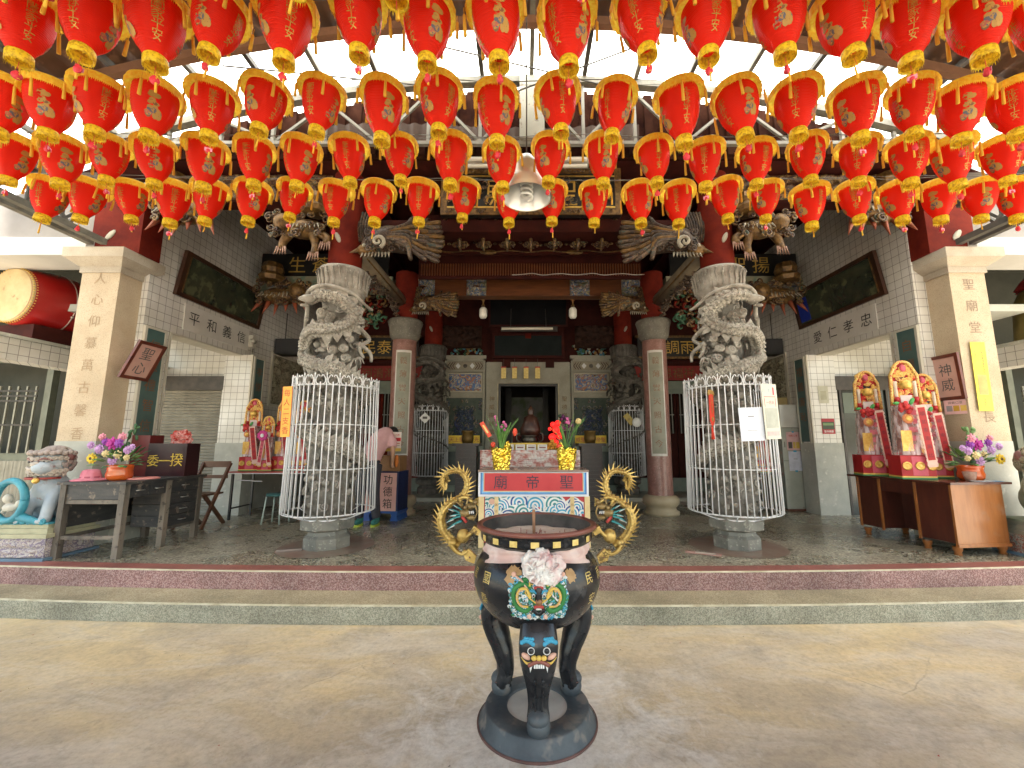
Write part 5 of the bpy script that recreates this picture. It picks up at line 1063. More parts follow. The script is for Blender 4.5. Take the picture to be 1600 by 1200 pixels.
# dragon handles
def handle(sx):
    o = empty('handle', (0, 0, 0)); o.parent = burner
    def g(cx_, cy_, dy=0):       # crop coordinates of the left handle
        X_, Z_ = at(640 + cx_ / 4, 640 + cy_ / 4, BY); return Vector((sx * -(X_ - BX) if 0 else (X_ - BX) * (-sx), dy, Z_))
    path = [(262, 470), (235, 490), (212, 530), (196, 480), (206, 415), (255, 378), (310, 385), (350, 430), (352, 490), (320, 540), (262, 572), (215, 615), (193, 680), (205, 750), (240, 805), (290, 850), (330, 885)]
    path = [(250, 440), (228, 455), (222, 495), (206, 470), (212, 420), (255, 388), (312, 385), (350, 430), (354, 490), (322, 545), (268, 575), (222, 620), (197, 690), (214, 760), (255, 815), (310, 850)]
    C = spline([g(a, b_, .015 * sin(i)) for i, (a, b_) in enumerate(path)], 6); N = len(C)
    def br(t): return .007 + .016 * min(1, t * 1.25)
    q = MB(BRASS); CF = spline([g(a, b_, .015 * sin(i)) for i, (a, b_) in enumerate(path)], 26); q.scaly(CF, br, 24, .5, 4, .75)
    for i in range(24, N - 2):
        for a in ():
            d = (C[i + 1] - C[i - 1]).normalized(); out = Vector((0, -1, 0)); s_ = d.cross(out); aa = a + (.3 if i % 2 else 0); q.ball(C[i] + (out * cos(aa) + s_ * sin(aa)) * br(i / N) * .92, (.0075,) * 3, 5, 4)
    q.build('dragon_body', o)
    q = MB(BRASS)
    def side(i):
        d = (C[min(i + 1, N - 1)] - C[max(0, i - 1)]).normalized(); s_ = d.cross(Vector((0, 1, 0))); cen = (g(285, 470) if i < 58 else g(330, 700)); v = C[i] - cen
        return s_ if s_.dot(v) > 0 else -s_
    sd = [side(i) for i in range(N)]; spikes(q, [C[i] + sd[i] * br(i / N) * .8 for i in range(N)], lambda i: sd[i], .037, 2, 1.0, .18, -1.1)
    for a in ((360, 400), (240, 400), (300, 372)): q.tube([g(*a), g(a[0] + 18, a[1] - 30)], lambda t: .006 * (1.05 - t), 5)
    q.build('fin', o)
    q = MB(BRASS)      # belly haunch, limbs and lug
    q.ball(g(335, 790, 0), (.038, .03, .042), 12, 8); q.ball(g(270, 830), (.03, .026, .024), 10, 7)
    for L in ([(345, 800), (385, 770), (410, 745), (432, 760)], [(300, 560), (350, 545), (395, 575), (420, 560)], [(260, 840), (290, 880), (330, 900), (365, 880)], [(310, 545), (322, 590), (335, 600)]):
        q.tube(spline([g(a, b_, -.01) for a, b_ in L], 5), lambda t: .014 * (1.1 - .5 * t), 7)
    for k in range(5): q.tube([g(420, 560 + 6 * k, -.02), g(436, 545 + 14 * k, -.03)], lambda t: .006 * (1.1 - t), 5)
    q.tube(spline([g(330, 885), g(365, 905), g(385, 900)], 4), .014, 7)
    q.prism([(v.x, v.z) for v in (g(332, 885), g(372, 868), g(418, 915), g(405, 960), g(352, 940))], -.012, .012); q.mat(RIMRED).ball(g(377, 920, -.014), (.005, .004, .005), 6, 4)
    q.mat(BRASS).bar(g(395, 740), g(440, 765), .05, .035)
    q.build('limbs', o)
    q = MB(mat('dark_gilt_head', (.16, .11, .045), (.30, .21, .08), 20, rough=.45, metal=.4, bump=.4)); q.ball(g(345, 640, -.02), (.036, .03, .026), 12, 8); q.ball(g(385, 600, -.025), (.030, .022, .018), 10, 7); q.ball(g(390, 670, -.02), (.028, .02, .014), 10, 7); q.ball(g(412, 575, -.03), (.014, .012, .014), 8, 6); q.ball(g(355, 605, -.045), (.012,) * 3, 8, 6)
    for L in ([(410, 590), (425, 640), (400, 690)], [(330, 600), (300, 575), (270, 580)], [(360, 590), (372, 555), (400, 550)]): q.tube(spline([g(a, b_, -.03) for a, b_ in L], 4), lambda t: .007 * (1.1 - .7 * t), 5)
    q.mat(DWHITE)
    for k in range(4): q.tube([g(365 + 12 * k, 628, -.035), g(367 + 12 * k, 645, -.035)], .003, 4)
    q.mat(DRED).tube([g(330, 660, -.03), g(360, 700, -.03)], .009, 6); q.build('dragon_head', o)
    q = MB(DTEAL)
    for (a, b_, w) in (((318, 640), (245, 615), .012), ((318, 660), (235, 700), .014), ((325, 690), (240, 742), .014), ((330, 650), (255, 660), .010), ((335, 625), (275, 590), .008)):
        q.mat(DTEAL).tube(spline([g(*a, -.03), (g(*a, -.05) + g(*b_, -.05)) / 2 + Vector((0, 0, .008)), g(*b_, -.03)], 5), lambda t: w * (1.1 - t), 6, flatn=.5); m = g(*a, -.035).lerp(g(*b_, -.035), .45); q.mat(DWHITE).tube([m, g(*b_, -.036)], lambda t: w * .45 * (1.1 - t), 5)
    q.build('mane', o)
    return o
handle(-1); handle(1)

# ------------------------------------------------------------------ altar tables
def wave_panel(mb, x0, x1, z0, z1, y, seed, dens):
    """white, blue and green painted scrolling waves on red"""
    rr = random.Random(seed); k = 0
    def arc(cx_, cz, R0, a0, a1, cols, th, yy):
        j = 0; r_ = R0
        while r_ > R0 * .15 and j < 7:
            n = 14; V = []; F = []
            mb.mat(cols[j % len(cols)])
            for t in range(n + 1):
                a = a0 + (a1 - a0) * t / n
                for r2 in (r_, r_ - th): x_, z_ = cx_ + r2 * cos(a), cz + r2 * sin(a); V.append((min(x1, max(x0, x_)), yy - .0002 * j, min(z1, max(z0, z_))))
            F = [(2 * t, 2 * t + 1, 2 * t + 3, 2 * t + 2) for t in range(n)]; mb.add(V, F, False); r_ -= th; j += 1
    for k in range(dens):
        cx_, cz, R0 = rr.uniform(x0, x1), z0 + (z1 - z0) * (rr.random() ** 1.0 * .86 if k % 3 else rr.uniform(.1, .5)), rr.uniform(.06, .13)
        arc(cx_, cz, R0, -.3, pi + .3, rr.choice([[DWHITE, DBLUE], [DWHITE, DTEAL], [DWHITE, flat('wave_navy', (.02, .08, .30)), DWHITE, DBLUE]]), R0 / 6, y - .0011 - .0017 * k / dens)
    return mb
altar = empty('altar_table', (.02, 5.2, FL), 'painted altar table with blue waves and a red sign reading temple name, behind the burner', 'table'); AI = Matrix.Translation((-.02, -5.2, -FL))
def ap(mb, name, parent=None, label=None):
    o = mb.build(name, parent or altar)
    if parent is None: o.matrix_parent_inverse = AI
    return tag(o, label)
CREAM = mat('cream_paint', (.62, .47, .22), (.70, .55, .30), 5, rough=.5); SIGNRED = mat('sign_red', (.42, .022, .03), (.48, .035, .04), 4, rough=.45)
q = MB(mat('table_top_brown', (.15, .10, .08), (.22, .15, .12), 4, rough=.25)); q.box(-.62, .66, 4.86, 5.55, 1.168, 1.19); ap(q, 'table_top')
q = MB(mat('sign_white', (.66, .68, .72), (.6, .62, .66), 5, rough=.4)); q.box(-.615, .655, 4.87, 4.93, .89, 1.165); q.mat(flat('sign_blue', (.04, .17, .48))).box(-.59, .63, 4.866, 4.869, .915, 1.16); q.mat(flat('sky_stripe', (.18, .42, .70))).box(-.575, .615, 4.8635, 4.8655, .925, 1.16); q.mat(CREAM).box(-.555, .595, 4.861, 4.863, .945, 1.158); q.mat(SIGNRED).box(-.545, .585, 4.857, 4.8605, .955, 1.155); sg = ap(q, 'name_sign')
q = MB(mat('sign_ink', (.02, .018, .04), rough=.5))
for ch, x in (('廟', -.36), ('帝', .01), ('聖', .40)): q.text(ch, (x, 4.856, 1.055), .165)
ap(q, 'sign_lettering', sg)
q = MB(SIGNRED); q.box(-.58, .64, 4.92, 4.95, FL + .05, .89); fp = ap(q, 'front_panel'); q = MB(DWHITE)
wave_panel(q, -.54, .60, .45, .885, 4.919, 4, 130); q.mat(DPINK).lathe([(0, 0), (.035, 0)], 18, (0, 0, 0)) if 0 else None
q.mat(DPINK); q.add([(-.46 + .035 * cos(a * .35), 4.9145, .83 + .035 * sin(a * .35)) for a in range(18)], [tuple(range(18))], False); ap(q, 'painted_waves', fp)
q = MB(CREAM)
for x0, x1 in ((-.61, -.55), (-.43, -.385), (.445, .49), (.61, .67)): q.box(x0, x1, 4.90, 4.9135, FL, .89)
po = ap(q, 'cream_posts'); q = MB(flat('ink_red_brown', (.20, .08, .04))); q.text('弟子叩謝', (-.408, 4.899, .68), .035, vertical=True, gap=2.2); q.text('信女敬獻', (.468, 4.899, .68), .035, vertical=True, gap=2.2); ap(q, 'small_lettering', po)
for x, y in ((-.58, 5.5), (.62, 5.5), (-.58, 4.98), (.62, 4.98)):
    q = MB(CREAM); q.box(x - .03, x + .03, y - .03, y + .03, FL, 1.167); ap(q, 'leg')
q = MB(CREAM); q.box(-.62, -.60, 4.96, 5.5, .5, 1.16); q.box(.64, .66, 4.96, 5.5, .5, 1.16); ap(q, 'side_panel')
FOIL = mat('gold_foil', (.78, .55, .05), (.88, .68, .12), 8, rough=.22, metal=.85, bump=.3, bs=25)
LEAF = mat('orchid_leaf', (.06, .16, .03), (.12, .26, .06), 12, rough=.45); PETAL = flat('orchid_pink', (.55, .12, .30))
def foil_pot(x, lab, seed):
    o = empty('potted_orchid', (x, 5.02, 1.19), lab, 'potted plant', 'gold wrapped pots on the altar table'); rr = random.Random(seed)
    q = MB(FOIL)
    def f(u, v):
        a = 2 * pi * u; d = Vector((cos(a) * 1.6, sin(a) * 1.6, v * 3 + seed)); r = .088 + .028 * v + .022 * abs(noise.noise(d * 2.4)) + .010 * noise.noise(d * 6); z = .245 * v * (1 + .16 * noise.noise(Vector((cos(a) * 2, sin(a) * 2, seed))) * v + (.28 * max(0, cos(a - 1.0 * seed)) ** 6) * (v > .8)); return (r * cos(a), r * sin(a), z)
    q.grid(f, 44, 16, smooth=False); q.lathe([(0, .2), (.1, .2)], 16); q.build('foil_wrapped_pot', o)
    q = MB(LEAF)
    for k in range(13 if seed == 1 else 6):
        a = rr.uniform(0, 6.28); L = rr.uniform(.28, .52); lean = rr.uniform(.12, .5); P = spline([(0, 0, .18), (lean * .35 * cos(a) * L * 1.5, lean * .35 * sin(a) * L, .18 + L * .5), (lean * cos(a) * L * 1.5, lean * sin(a) * L, .18 + L * (1 - lean * .3))], 6); q.tube(P, lambda t: .022 * sin(.25 + t * 2.7) + .002, 6, flatn=.2)
    q.build('leaves', o); q = MB(LEAF)
    for k in range(2):
        x1 = (-.06, .03)[k] if seed == 1 else (.02, .14)[k]; q.mat(LEAF).tube(spline([(0, 0, .2), (x1 * .5, 0, .42), (x1, 0, .60 - .06 * k)], 5), .005, 5)
        for j in range(5 if not (seed == 2 and k) else 0): q.mat(PETAL).ball((x1 + rr.uniform(-.035, .035), rr.uniform(-.02, .02), .60 - .06 * k - .02 * j + rr.uniform(0, .03)), (.02, .008, .018), 7, 5, Matrix.Rotation(rr.uniform(0, 3), 3, 'Y'))
    q.build('flower_stems', o)
    q = MB(flat('red_packet', (.70, .07, .03)))
    if seed == 1:
        q.T = Matrix.Translation((-.19, -.02, .47)) @ Matrix.Rotation(R(-32), 4, 'Y'); q.box(-.026, .026, -.006, .006, -.10, .10); q.mat(GOLDPATCH).box(-.012, .012, -.0075, -.0065, -.05, .06); q.T = Matrix.Identity(4); q.mat(flat('red_packet', (.70, .07, .03))); q.ball((-.10, -.03, .29), (.03, .03, .035), 8, 6); q.ball((.16, 0, .44), (.03, .02, .05), 8, 6); q.mat(LEAF).tube([(-.02, 0, .2), (-.19, -.01, .40)], .004, 4)
    else:
        q.ball((-.09, -.03, .27), (.035, .03, .03), 8, 6); q.mat(flat('cream_ball', (.62, .50, .22))).ball((.15, 0, .57), (.038,) * 3, 12, 8); q.mat(LEAF).tube(spline([(.02, 0, .2), (.1, 0, .38), (.15, 0, .54)], 4), .004, 4)
    q.build('ornament', o)
foil_pot(-.36, 'gold foil pot with tall green orchid leaves and orange packet on the altar', 1)
foil_pot(.42, 'gold foil pot with sparse leaves and a cream ball on the altar', 2)
# second table behind with cloth, offerings and censer
t2 = empty('offering_table', (0, 6.5, FL), 'offering table behind the painted altar with crumpled white and red cloth', 'table'); T2 = Matrix.Translation((0, -6.5, -FL))
q = MB(mat('dark_table_wood', (.07, .03, .02), (.11, .05, .03), 5, rough=.4)); q.box(-.74, .74, 6.3, 6.9, 1.36, 1.39); o = q.build('table_top', t2); o.matrix_parent_inverse = T2
for x in (-.68, .68):
    for y in (6.36, 6.84): q = MB(mat('dark_table_wood', (.07, .03, .02))); q.box(x - .03, x + .03, y - .03, y + .03, FL, 1.36); o = q.build('leg', t2); o.matrix_parent_inverse = T2
q = MB(thin_mat('plastic_cloth', (.74, .70, .67), .1, .22, c2=(.52, .22, .19), sc_=16)); q.grid(lambda u, v: (-.75 + 1.5 * u, 6.285 - .018 * noise.noise(Vector((u * 4, (v + .5 * (2 * u - 1) ** 2) * 14, 0))) - .008 * sin((v + .4 * (2 * u - 1) ** 2) * 60), 1.395 - .30 * v), 90, 30); o = q.build('table_cloth', t2); o.matrix_parent_inverse = T2
for k in range(4):
    x = -.32 + .17 * k; b_ = empty('offering_box', (x, 6.42, 1.39), ('small white offering box on the cloth table, %s of four from the left' % ORD[k]), 'box', 'white boxes on the offering table'); q = MB(DWHITE); q.box(-.07, .07, -.04, .04, 0, .085); q.build('carton', b_); q = MB(flat('box_print', (.25, .10, .08))); q.box(-.05, .05, -.0415, -.0405, .03, .05); q.box(-.055, .055, -.043, -.042, .062, .068); q.build('print_band', b_)
q = MB(mat('gold_paper', (.60, .40, .04), (.70, .5, .08), 20, rough=.5)); q.box(-.38, .42, 6.50, 6.60, 1.391, 1.50); tag(q.build('joss_paper'), 'yellow stack of joss paper behind the white boxes', 'paper stack')
rr = random.Random(4)
o = empty('fruit_pile', (.34, 6.42, 1.391), 'small pile of orange fruit on the offering table', 'fruit')
for (x, z) in ((-.07, .03), (0, .03), (.07, .03), (-.035, .085), (.035, .085), (0, .135)): q = MB(flat('orange_fruit', (.60, .27, .03))); q.ball((x, 0, z), .034, 12, 8); q.build('fruit', o)
o = empty('censer', (.0, 6.72, 1.391), 'dark bronze censer in the middle of the offering table', 'censer'); q = MB(mat('dark_bronze', (.03, .03, .028), (.07, .065, .055), 9, rough=.3, metal=.7)); q.lathe([(0, 0), (.09, 0), (.1, .03), (.06, .05), (.13, .1), (.15, .16), (.13, .2), (.15, .215), (.15, .23), (.0, .22)], 28)
q.mat(DULLGOLD).box(-.07, .07, -.165, -.12, .03, .10); q.build('bowl', o); q = MB(mat('dark_bronze', (.03, .03, .028)))
for s_ in (-1, 1): q.tube(spline([(s_ * .14, 0, .12), (s_ * .21, 0, .16), (s_ * .20, 0, .26), (s_ * .16, 0, .25)], 5), .014, 6); q.build('ear', o) if s_ == 1 else None
o = empty('statue', (.02, 7.0, FL), 'dark seated figure statue on a stand behind the censer, before the doorway', 'statue'); q = MB(DARKRED); q.box(-.3, .3, -.15, .15, 0, 1.30); q.build('stand', o)
q = MB(mat('statue_dark_red', (.03, .01, .008), (.07, .03, .015), 9, rough=.4)); q.lathe([(0, 1.30), (.16, 1.30), (.15, 1.42), (.12, 1.52), (.10, 1.60), (.05, 1.64), (.045, 1.66), (.05, 1.70), (.045, 1.74), (.02, 1.78), (0, 1.82)], 20, fn=lambda a, z, r: 1 + .12 * cos(a * 2) + .05 * sin(a * 5 + z * 30)); q.build('seated_figure', o)
for k, (x, y, z, lab, h) in enumerate(((-.20, 6.8, 1.391, 'small', .3), (.56, 6.55, 1.391, 'large', .0))):
    pass
o = empty('red_lamp_cluster', (.42, 6.68, 1.391), 'cluster of glowing red lamp bulbs on a dark stand beside the censer', 'lamp'); q = MB(DARKSTEEL); q.lathe([(0, 0), (.07, 0), (.07, .02), (.015, .05), (.015, .30), (0, .30)], 16); q.build('stand', o)
LR, n_, l_, b_ = nodes('lit_red_bulb'); b_.inputs['Base Color'].default_value = (.6, .01, .01, 1); b_.inputs['Emission Color'].default_value = (1, .02, .015, 1); b_.inputs['Emission Strength'].default_value = .25
for x, z, r_ in ((-.10, .33, .03), (-.05, .40, .045), (0, .32, .06), (.03, .42, .05), (.06, .22, .055), (-.06, .20, .06), (0, .12, .04)): q = MB(LR); q.ball((x, -.04, z), r_, 12, 8); q.build('bulb', o)
o = empty('flower_vase', (.60, 6.75, 1.391), 'glass vase of dark purple flowers right of the red bulbs', 'vase'); q = MB(mat('dark_vase', (.03, .03, .05), rough=.2)); q.lathe([(0, 0), (.06, 0), (.085, .06), (.05, .12), (.03, .18), (.07, .30), (.06, .30), (0, .29)], 20); q.build('vase_body', o); q = MB(flat('purple_bloom', (.16, .03, .14)))
for k in range(26): q.mat(rr.choice([flat('purple_bloom', (.16, .03, .14)), flat('leaf_green', (.03, .10, .05)), flat('mauve_bloom', (.35, .12, .28))])); q.ball((rr.uniform(-.11, .11), rr.uniform(-.06, .06), .33 + rr.random() * .22), (rr.uniform(.015, .035),) * 3, 7, 5, jit=.3)
q.build('blooms', o)
for sx in (-1, 1):
    o = empty('carved_side_stand', (sx * 1.22, 8.3, FL), 'tall near black carved wooden stand %s of the offering table' % ('left' if sx < 0 else 'right'), 'stand'); q = MB(mat('ebony_wood', (.014, .006, .006), (.03, .012, .01), 6, rough=.35)); q.box(-.20, .20, -.2, .2, .0, 1.12); q.box(-.26, .26, -.26, .26, 1.12, 1.17); q.box(-.25, .25, -.25, .25, 0, .08)
    for k in range(12): q.box(-.17, .17, -.212, -.2005, .15 + .078 * k, .19 + .078 * k)
    q.build('cabinet_body', o); q = MB(mat('bronze_pot', (.18, .11, .03) if sx < 0 else (.22, .02, .02), rough=.35, metal=.4)); q.lathe([(0, 1.17), (.10, 1.17), (.12, 1.26), (.11, 1.38), (.13, 1.40), (.12, 1.42), (0, 1.41)], 20); q.build('pot', o)
# red doors deep inside, hanging tablets
for k, x in enumerate((-.46, -.20, .08, .34)):
    xx, zz = at((718 + 17 * k + 66) if 0 else (787, 804, 822, 840)[k], 583, 9.6)
    o = empty('hanging_lantern_tablet', (xx, 9.6, zz), 'small gold and red hanging tablet in the doorway, %s of four from the left' % ORD[k], 'tablet', 'gold tablets hung in the doorway')
    q = MB(GOLDPATCH); q.box(-.055, .055, -.03, .03, -.13, .12); q.build('tablet', o); q = MB(SIGNRED); q.box(-.06, .06, -.035, .035, .121, .15); q.build('top_cap', o); q = MB(WIRE); q.tube([(0, 0, .15), (0, 0, .35)], .004, 4); q.build('cord', o)
q = MB(mat('white_mural', (.40, .42, .40), (.20, .28, .16), 2.5, lo=.45, hi=.6, rough=.6)); q.box(-.55, .55, 14.6, 14.65, 1.2, 3.1); q.mat(BLACKW)
for x in (-.75, .55): q.box(x, x + .2, 14.4, 14.6, .5, 3.4)
o = q.build('back_screen'); tag(o, 'pale painted screen deep inside the dark hall, seen through the door', 'screen')
for sx, t in ((-1, '天上聖母恩光'), (1, '威聖顯宮帝聖')):
    xx = at(725 if sx < 0 else 923, 687, 9.55)[0]; o = empty('yellow_board', (xx, 9.55, 1.48), 'narrow yellow board with red characters under the %s carved panel' % ('left' if sx < 0 else 'right'), 'sign', 'yellow boards below the panels')
    q = MB(mat('yellow_paint', (.72, .46, .02), (.78, .52, .04), 5, rough=.5)); q.box(-.36, .36, 0, .03, 0, .19); q.build('board', o); q = MB(DRED); q.text(t, (0, -.002, .095), .115, d=.001); q.build('lettering', o)
    q = MB(JAMB); q.box(-.3, -.25, .03, .2, -.02, .0); q.box(.25, .3, .03, .2, -.02, 0); q.build('shelf', o)
# ------------------------------------------------------------------ furnishing helpers
def place(o, x, y, z=FL, rz=0): o.location = (x, y, z); o.rotation_euler = (0, 0, rz); return o
def remesh(o, v=.012, it=3):
    m = o.modifiers.new('blend', 'REMESH'); m.mode = 'VOXEL'; m.voxel_size = v; m.use_smooth_shade = True
    s_ = o.modifiers.new('soften', 'SMOOTH'); s_.iterations = it; s_.factor = .6; return o
OLDWOOD = mat('weathered_desk_wood', (.022, .024, .028), (.055, .052, .048), 3, stretch=(1, 1, 5), c3=(.16, .13, .10), c3s=13, c3t=.63, rough=.6, bump=.25)
OLDLEG = mat('scuffed_leg_wood', (.07, .06, .05), (.19, .16, .125), 5, stretch=(1, 1, .25), c3=(.06, .05, .04), c3s=18, rough=.7, bump=.2)
CHROME = mat('dull_handle', (.45, .45, .43), rough=.3, metal=.8)
# ---- left desk
o = empty('old_desk', (-4.60, 4.96, FL), 'worn grey wooden desk with drawers and light scuffed legs, left of the hall', 'desk')
q = MB(OLDWOOD); q.box(-.36, .36, -.55, .56, .745, .772); q.build('desk_top', o)
for x, y in ((-.31, -.50), (.31, -.50), (.31, .02), (.31, .50), (-.31, .50)):
    q = MB(OLDLEG); q.box(x - .03, x + .03, y - .03, y + .03, 0, .744); q.build('leg', o)
q = MB(OLDWOOD); q.box(-.279, .279, -.515, -.49, .59, .744); q.box(-.33, -.30, -.46, .46, .30, .744); q.box(-.30, .30, .485, .51, .25, .744); q.build('apron', o)
for c_ in ((-.279, .279, -.515, -.49, .545, .585), (-.279, .279, -.515, -.485, .19, .225), (-.31, -.29, -.46, .46, .19, .225), (.26, .31, .02, .50, .17, .2)): q = MB(OLDLEG); q.box(*c_); q.build('stretcher', o)
for (y0, y1, z0, z1) in ((-.465, -.23, .60, .74), (-.225, .0, .60, .74), (.055, .465, .60, .74), (.055, .465, .46, .595), (.055, .465, .33, .455), (.055, .465, .205, .325)):
    q = MB(OLDWOOD); q.box(-.1, .325, y0, y1, z0, z1); d = q.build('drawer', o); q = MB(CHROME); ym = (y0 + y1) / 2; q.tube([(.327, ym - .05, (z0 + z1) / 2), (.345, ym - .045, (z0 + z1) / 2), (.345, ym + .045, (z0 + z1) / 2), (.327, ym + .05, (z0 + z1) / 2)], .006, 5); q.build('drawer_handle', d)
# ---- right desk
BW = mat('brown_desk_veneer', (.24, .085, .022), (.34, .13, .04), 2.5, stretch=(7, 7, 1), c3=(.28, .13, .06), c3s=4, c3t=.62, rough=.28, bump=.04); DW = mat('dark_desk_veneer', (.055, .014, .010), (.09, .024, .014), 3, stretch=(4, 4, 1), rough=.3)
o = empty('brown_desk', (4.74, 5.12, FL), 'brown varnished pedestal desk on short feet under the wrapped gift towers', 'desk', rz=R(6))
q = MB(BW); q.box(-.33, .33, -.55, .62, .10, .735); q.V = []; q.F = []; q.I = []; q.S = []
q.box(-.31, .31, -.55, -.53, .10, .735); q.box(-.32, .32, -.56, -.529, .085, .12); q.build('end_panel', o)
q = MB(DW); q.box(-.30, .31, -.529, -.16, .12, .735); q.box(-.30, .31, .28, .58, .12, .735); q.box(-.29, .31, -.16, .28, .58, .735); q.box(.0, .3, -.16, .28, .12, .58); q.build('pedestals', o)
for y in (-.54, -.165, .275, .575): q = MB(BW); q.box(-.315, -.295, y - .012, y + .012, .1, .735); q.build('edge_moulding', o)
q = MB(mat('dark_top', (.06, .02, .015), (.09, .03, .02), 5, rough=.22)); q.box(-.37, .38, -.60, .66, .736, .76); q.build('desk_top', o)
for x, y in ((-.27, -.50), (.27, -.50), (-.27, .53), (.27, .53), (-.27, -.2)): q = MB(BW); q.lathe([(.045, .085), (.04, .05), (.028, .03), (.035, 0), (0, 0)], 12, (x, y, 0)); q.build('foot', o)
# ---- flower vases
def bouquet(x, y, z, lab, seed, sun):
    o = empty('flower_pot', (x, y, z), lab, 'flowers'); rr = random.Random(seed)
    q = MB(mat('orange_glaze', (.48, .07, .015), (.60, .12, .02), 6, rough=.15, coat=.6)); q.lathe([(0, 0), (.09, 0), (.115, .03), (.118, .07), (.108, .11), (.115, .14), (.122, .165), (.112, .165), (.10, .14), (0, .14)], 32); q.build('pot', o)
    q = MB(LEAF)
    for k in range(46):
        a = rr.uniform(0, 6.28); e = rr.uniform(-.15, 1.2); L = rr.uniform(.16, .30); d = Vector((cos(a) * cos(e), sin(a) * cos(e), sin(e))); c = Vector((0, 0, .17)) + d * L * .6
        q.mat(rr.choice([LEAF, flat('dark_leaf', (.03, .10, .03)), flat('pale_leaf', (.14, .26, .08))])); q.tube([c, c + d * .05 + Vector((0, 0, .01)), c + d * .10], lambda t: .028 * sin(.3 + t * 2.6) + .002, 6, flatn=.25)
    q.tube(spline([(0, 0, .2), (.03, 0, .4), (.05, 0, .52)], 4), .006, 5)
    for k in range(9): q.ball((.05 + rr.uniform(-.07, .07), rr.uniform(-.04, .04), .46 + rr.random() * .14), (.035, .01, .018), 7, 5, Matrix.Rotation(rr.uniform(0, 3), 3, 'Y'))
    q.build('foliage', o)
    cols = [flat('magenta_petal', (.42, .02, .26)), flat('violet_petal', (.26, .05, .36)), flat('lilac_petal', (.52, .30, .58)), flat('pink_petal', (.70, .28, .36)), flat('cream_petal', (.72, .60, .30)), flat('yellow_petal', (.78, .55, .04))]
    spots = [(0, .40, .068, 0), (-.09, .42, .045, 1), (.09, .40, .05, 1), (-.14, .34, .05, 2), (.15, .33, .045, 2), (-.12, .47, .04, 3), (.08, .47, .05, 3), (-.06, .29, .04, 4), (.06, .28, .045, 4), (.15, .25, .035, 4), (-.2, .24, .055, 5), (.0, .22, .05, 2), (-.21, .38, .04, 2), (.2, .36, .035, 2)]
    for (dx, dz, r_, c_) in spots:
        q = MB(cols[c_]); c = Vector((dx * (1 if not sun else -1), -.10 - rr.random() * .05, dz))
        if c_ == 5 or (sun and c_ == 4 and dx > .1): pass
        n = 9 if c_ in (5, 2) else 7
        for ring, (rad, sz, tilt) in enumerate(((r_, .62, .25), (r_ * .6, .5, .6), (r_ * .25, .4, 1.0))):
            if c_ == 5 and ring > 1: continue
            for k in range(n):
                a = 2 * pi * (k + ring * .5) / n; m_ = Matrix.Rotation(a, 3, 'Y') @ Matrix.Rotation(tilt * .6, 3, 'X'); q.ball(c + Vector((rad * .62 * sin(a), -.012 * ring, rad * .62 * cos(a))), (r_ * .30, .006 + .005 * ring, r_ * sz * .8), 7, 5, m_)
        if c_ in (5,): q.mat(flat('seed_brown', (.10, .04, .01))); q.ball(c + Vector((0, -.012, 0)), (r_ * .38, .014, r_ * .38), 8, 5)
        q.build('blossom', o)
bouquet(-4.56, 4.66, 1.094, 'orange glazed pot of magenta, violet and yellow flowers on the worn grey desk', 3, False)
bouquet(5.0, 4.80, 1.082, 'orange glazed pot of purple flowers and a sunflower on the brown desk', 8, True)
# hats, small pot, papers on the desks
o = empty('sun_hat', (-4.83, 4.62, 1.094), 'pink cloth sun hat lying on the left corner of the grey desk', 'hat'); q = MB(mat('pink_cloth', (.55, .16, .22), (.66, .24, .30), 8, rough=.85, bump=.3))
q.lathe([(.165, .004), (.16, .012), (.12, .02), (.088, .028), (.082, .07), (.07, .105), (.05, .118), (.02, .105), (0, .10)], 36, fn=lambda a, z, r: 1 + .06 * sin(a * 3 + z * 20) + .03 * sin(a * 7)); q.build('crown_and_brim', o); q = MB(flat('hat_band', (.42, .10, .15))); q.lathe([(.0865, .03), (.085, .045)], 36, fn=lambda a, z, r: 1.02 + .06 * sin(a * 3 + z * 20)); q.build('hat_band', o)
q = MB(mat('pink_plate_cloth', (.62, .22, .20), (.70, .30, .27), 8, rough=.7)); q.lathe([(0, .012), (.10, .012), (.13, .02), (.15, .012), (.145, .002), (0, .002)], 32, (-4.40, 4.78, 1.094)); tag(q.build('pink_dish'), 'flat pink dish on the grey desk right of the flower pot', 'dish')
o = empty('black_sign_box', (-4.66, 5.28, 1.094), 'black and maroon box with gold brush characters standing on the grey desk', 'sign'); q = MB(mat('maroon_board', (.10, .012, .012), (.14, .02, .02), 4, rough=.4)); q.box(-.38, -.08, -.10, .10, 0, .50); q.build('maroon_side', o); q = MB(mat('sign_near_black', (.022, .006, .008), (.035, .01, .012), 4, rough=.3)); q.box(-.079, .40, -.11, .10, 0, .40); bb = q.build('black_face', o)
q = MB(flat('yellow_ink', (.62, .44, .05))); q.text('委', (-.0, -.112, .19), .15); q.text('一', (.14, -.112, .19), .15); q.text('揆', (.29, -.112, .20), .17); q.build('lettering', bb)
q = MB(thin_mat('red_bag_plastic', (.48, .04, .03), .3, .25, c2=(.75, .4, .36), sc_=20)); q.grid(lambda u, v: crumple(u, v, 31, (-4.40, 5.25, 1.55), .10), 30, 18, smooth=False); tag(q.build('red_bag'), 'crumpled red plastic bag on top of the black sign box', 'bag')
o = empty('plaster_cup', (4.86, 4.68, 1.082), 'small rough clay cup on the brown desk beside the flower pot', 'cup'); q = MB(mat('rough_clay', (.25, .14, .10), (.34, .22, .17), 20, rough=.8, bump=.4)); q.lathe([(0, 0), (.035, 0), (.05, .04), (.06, .10), (.052, .10), (.045, .05), (0, .04)], 18); q.build('cup_body', o)
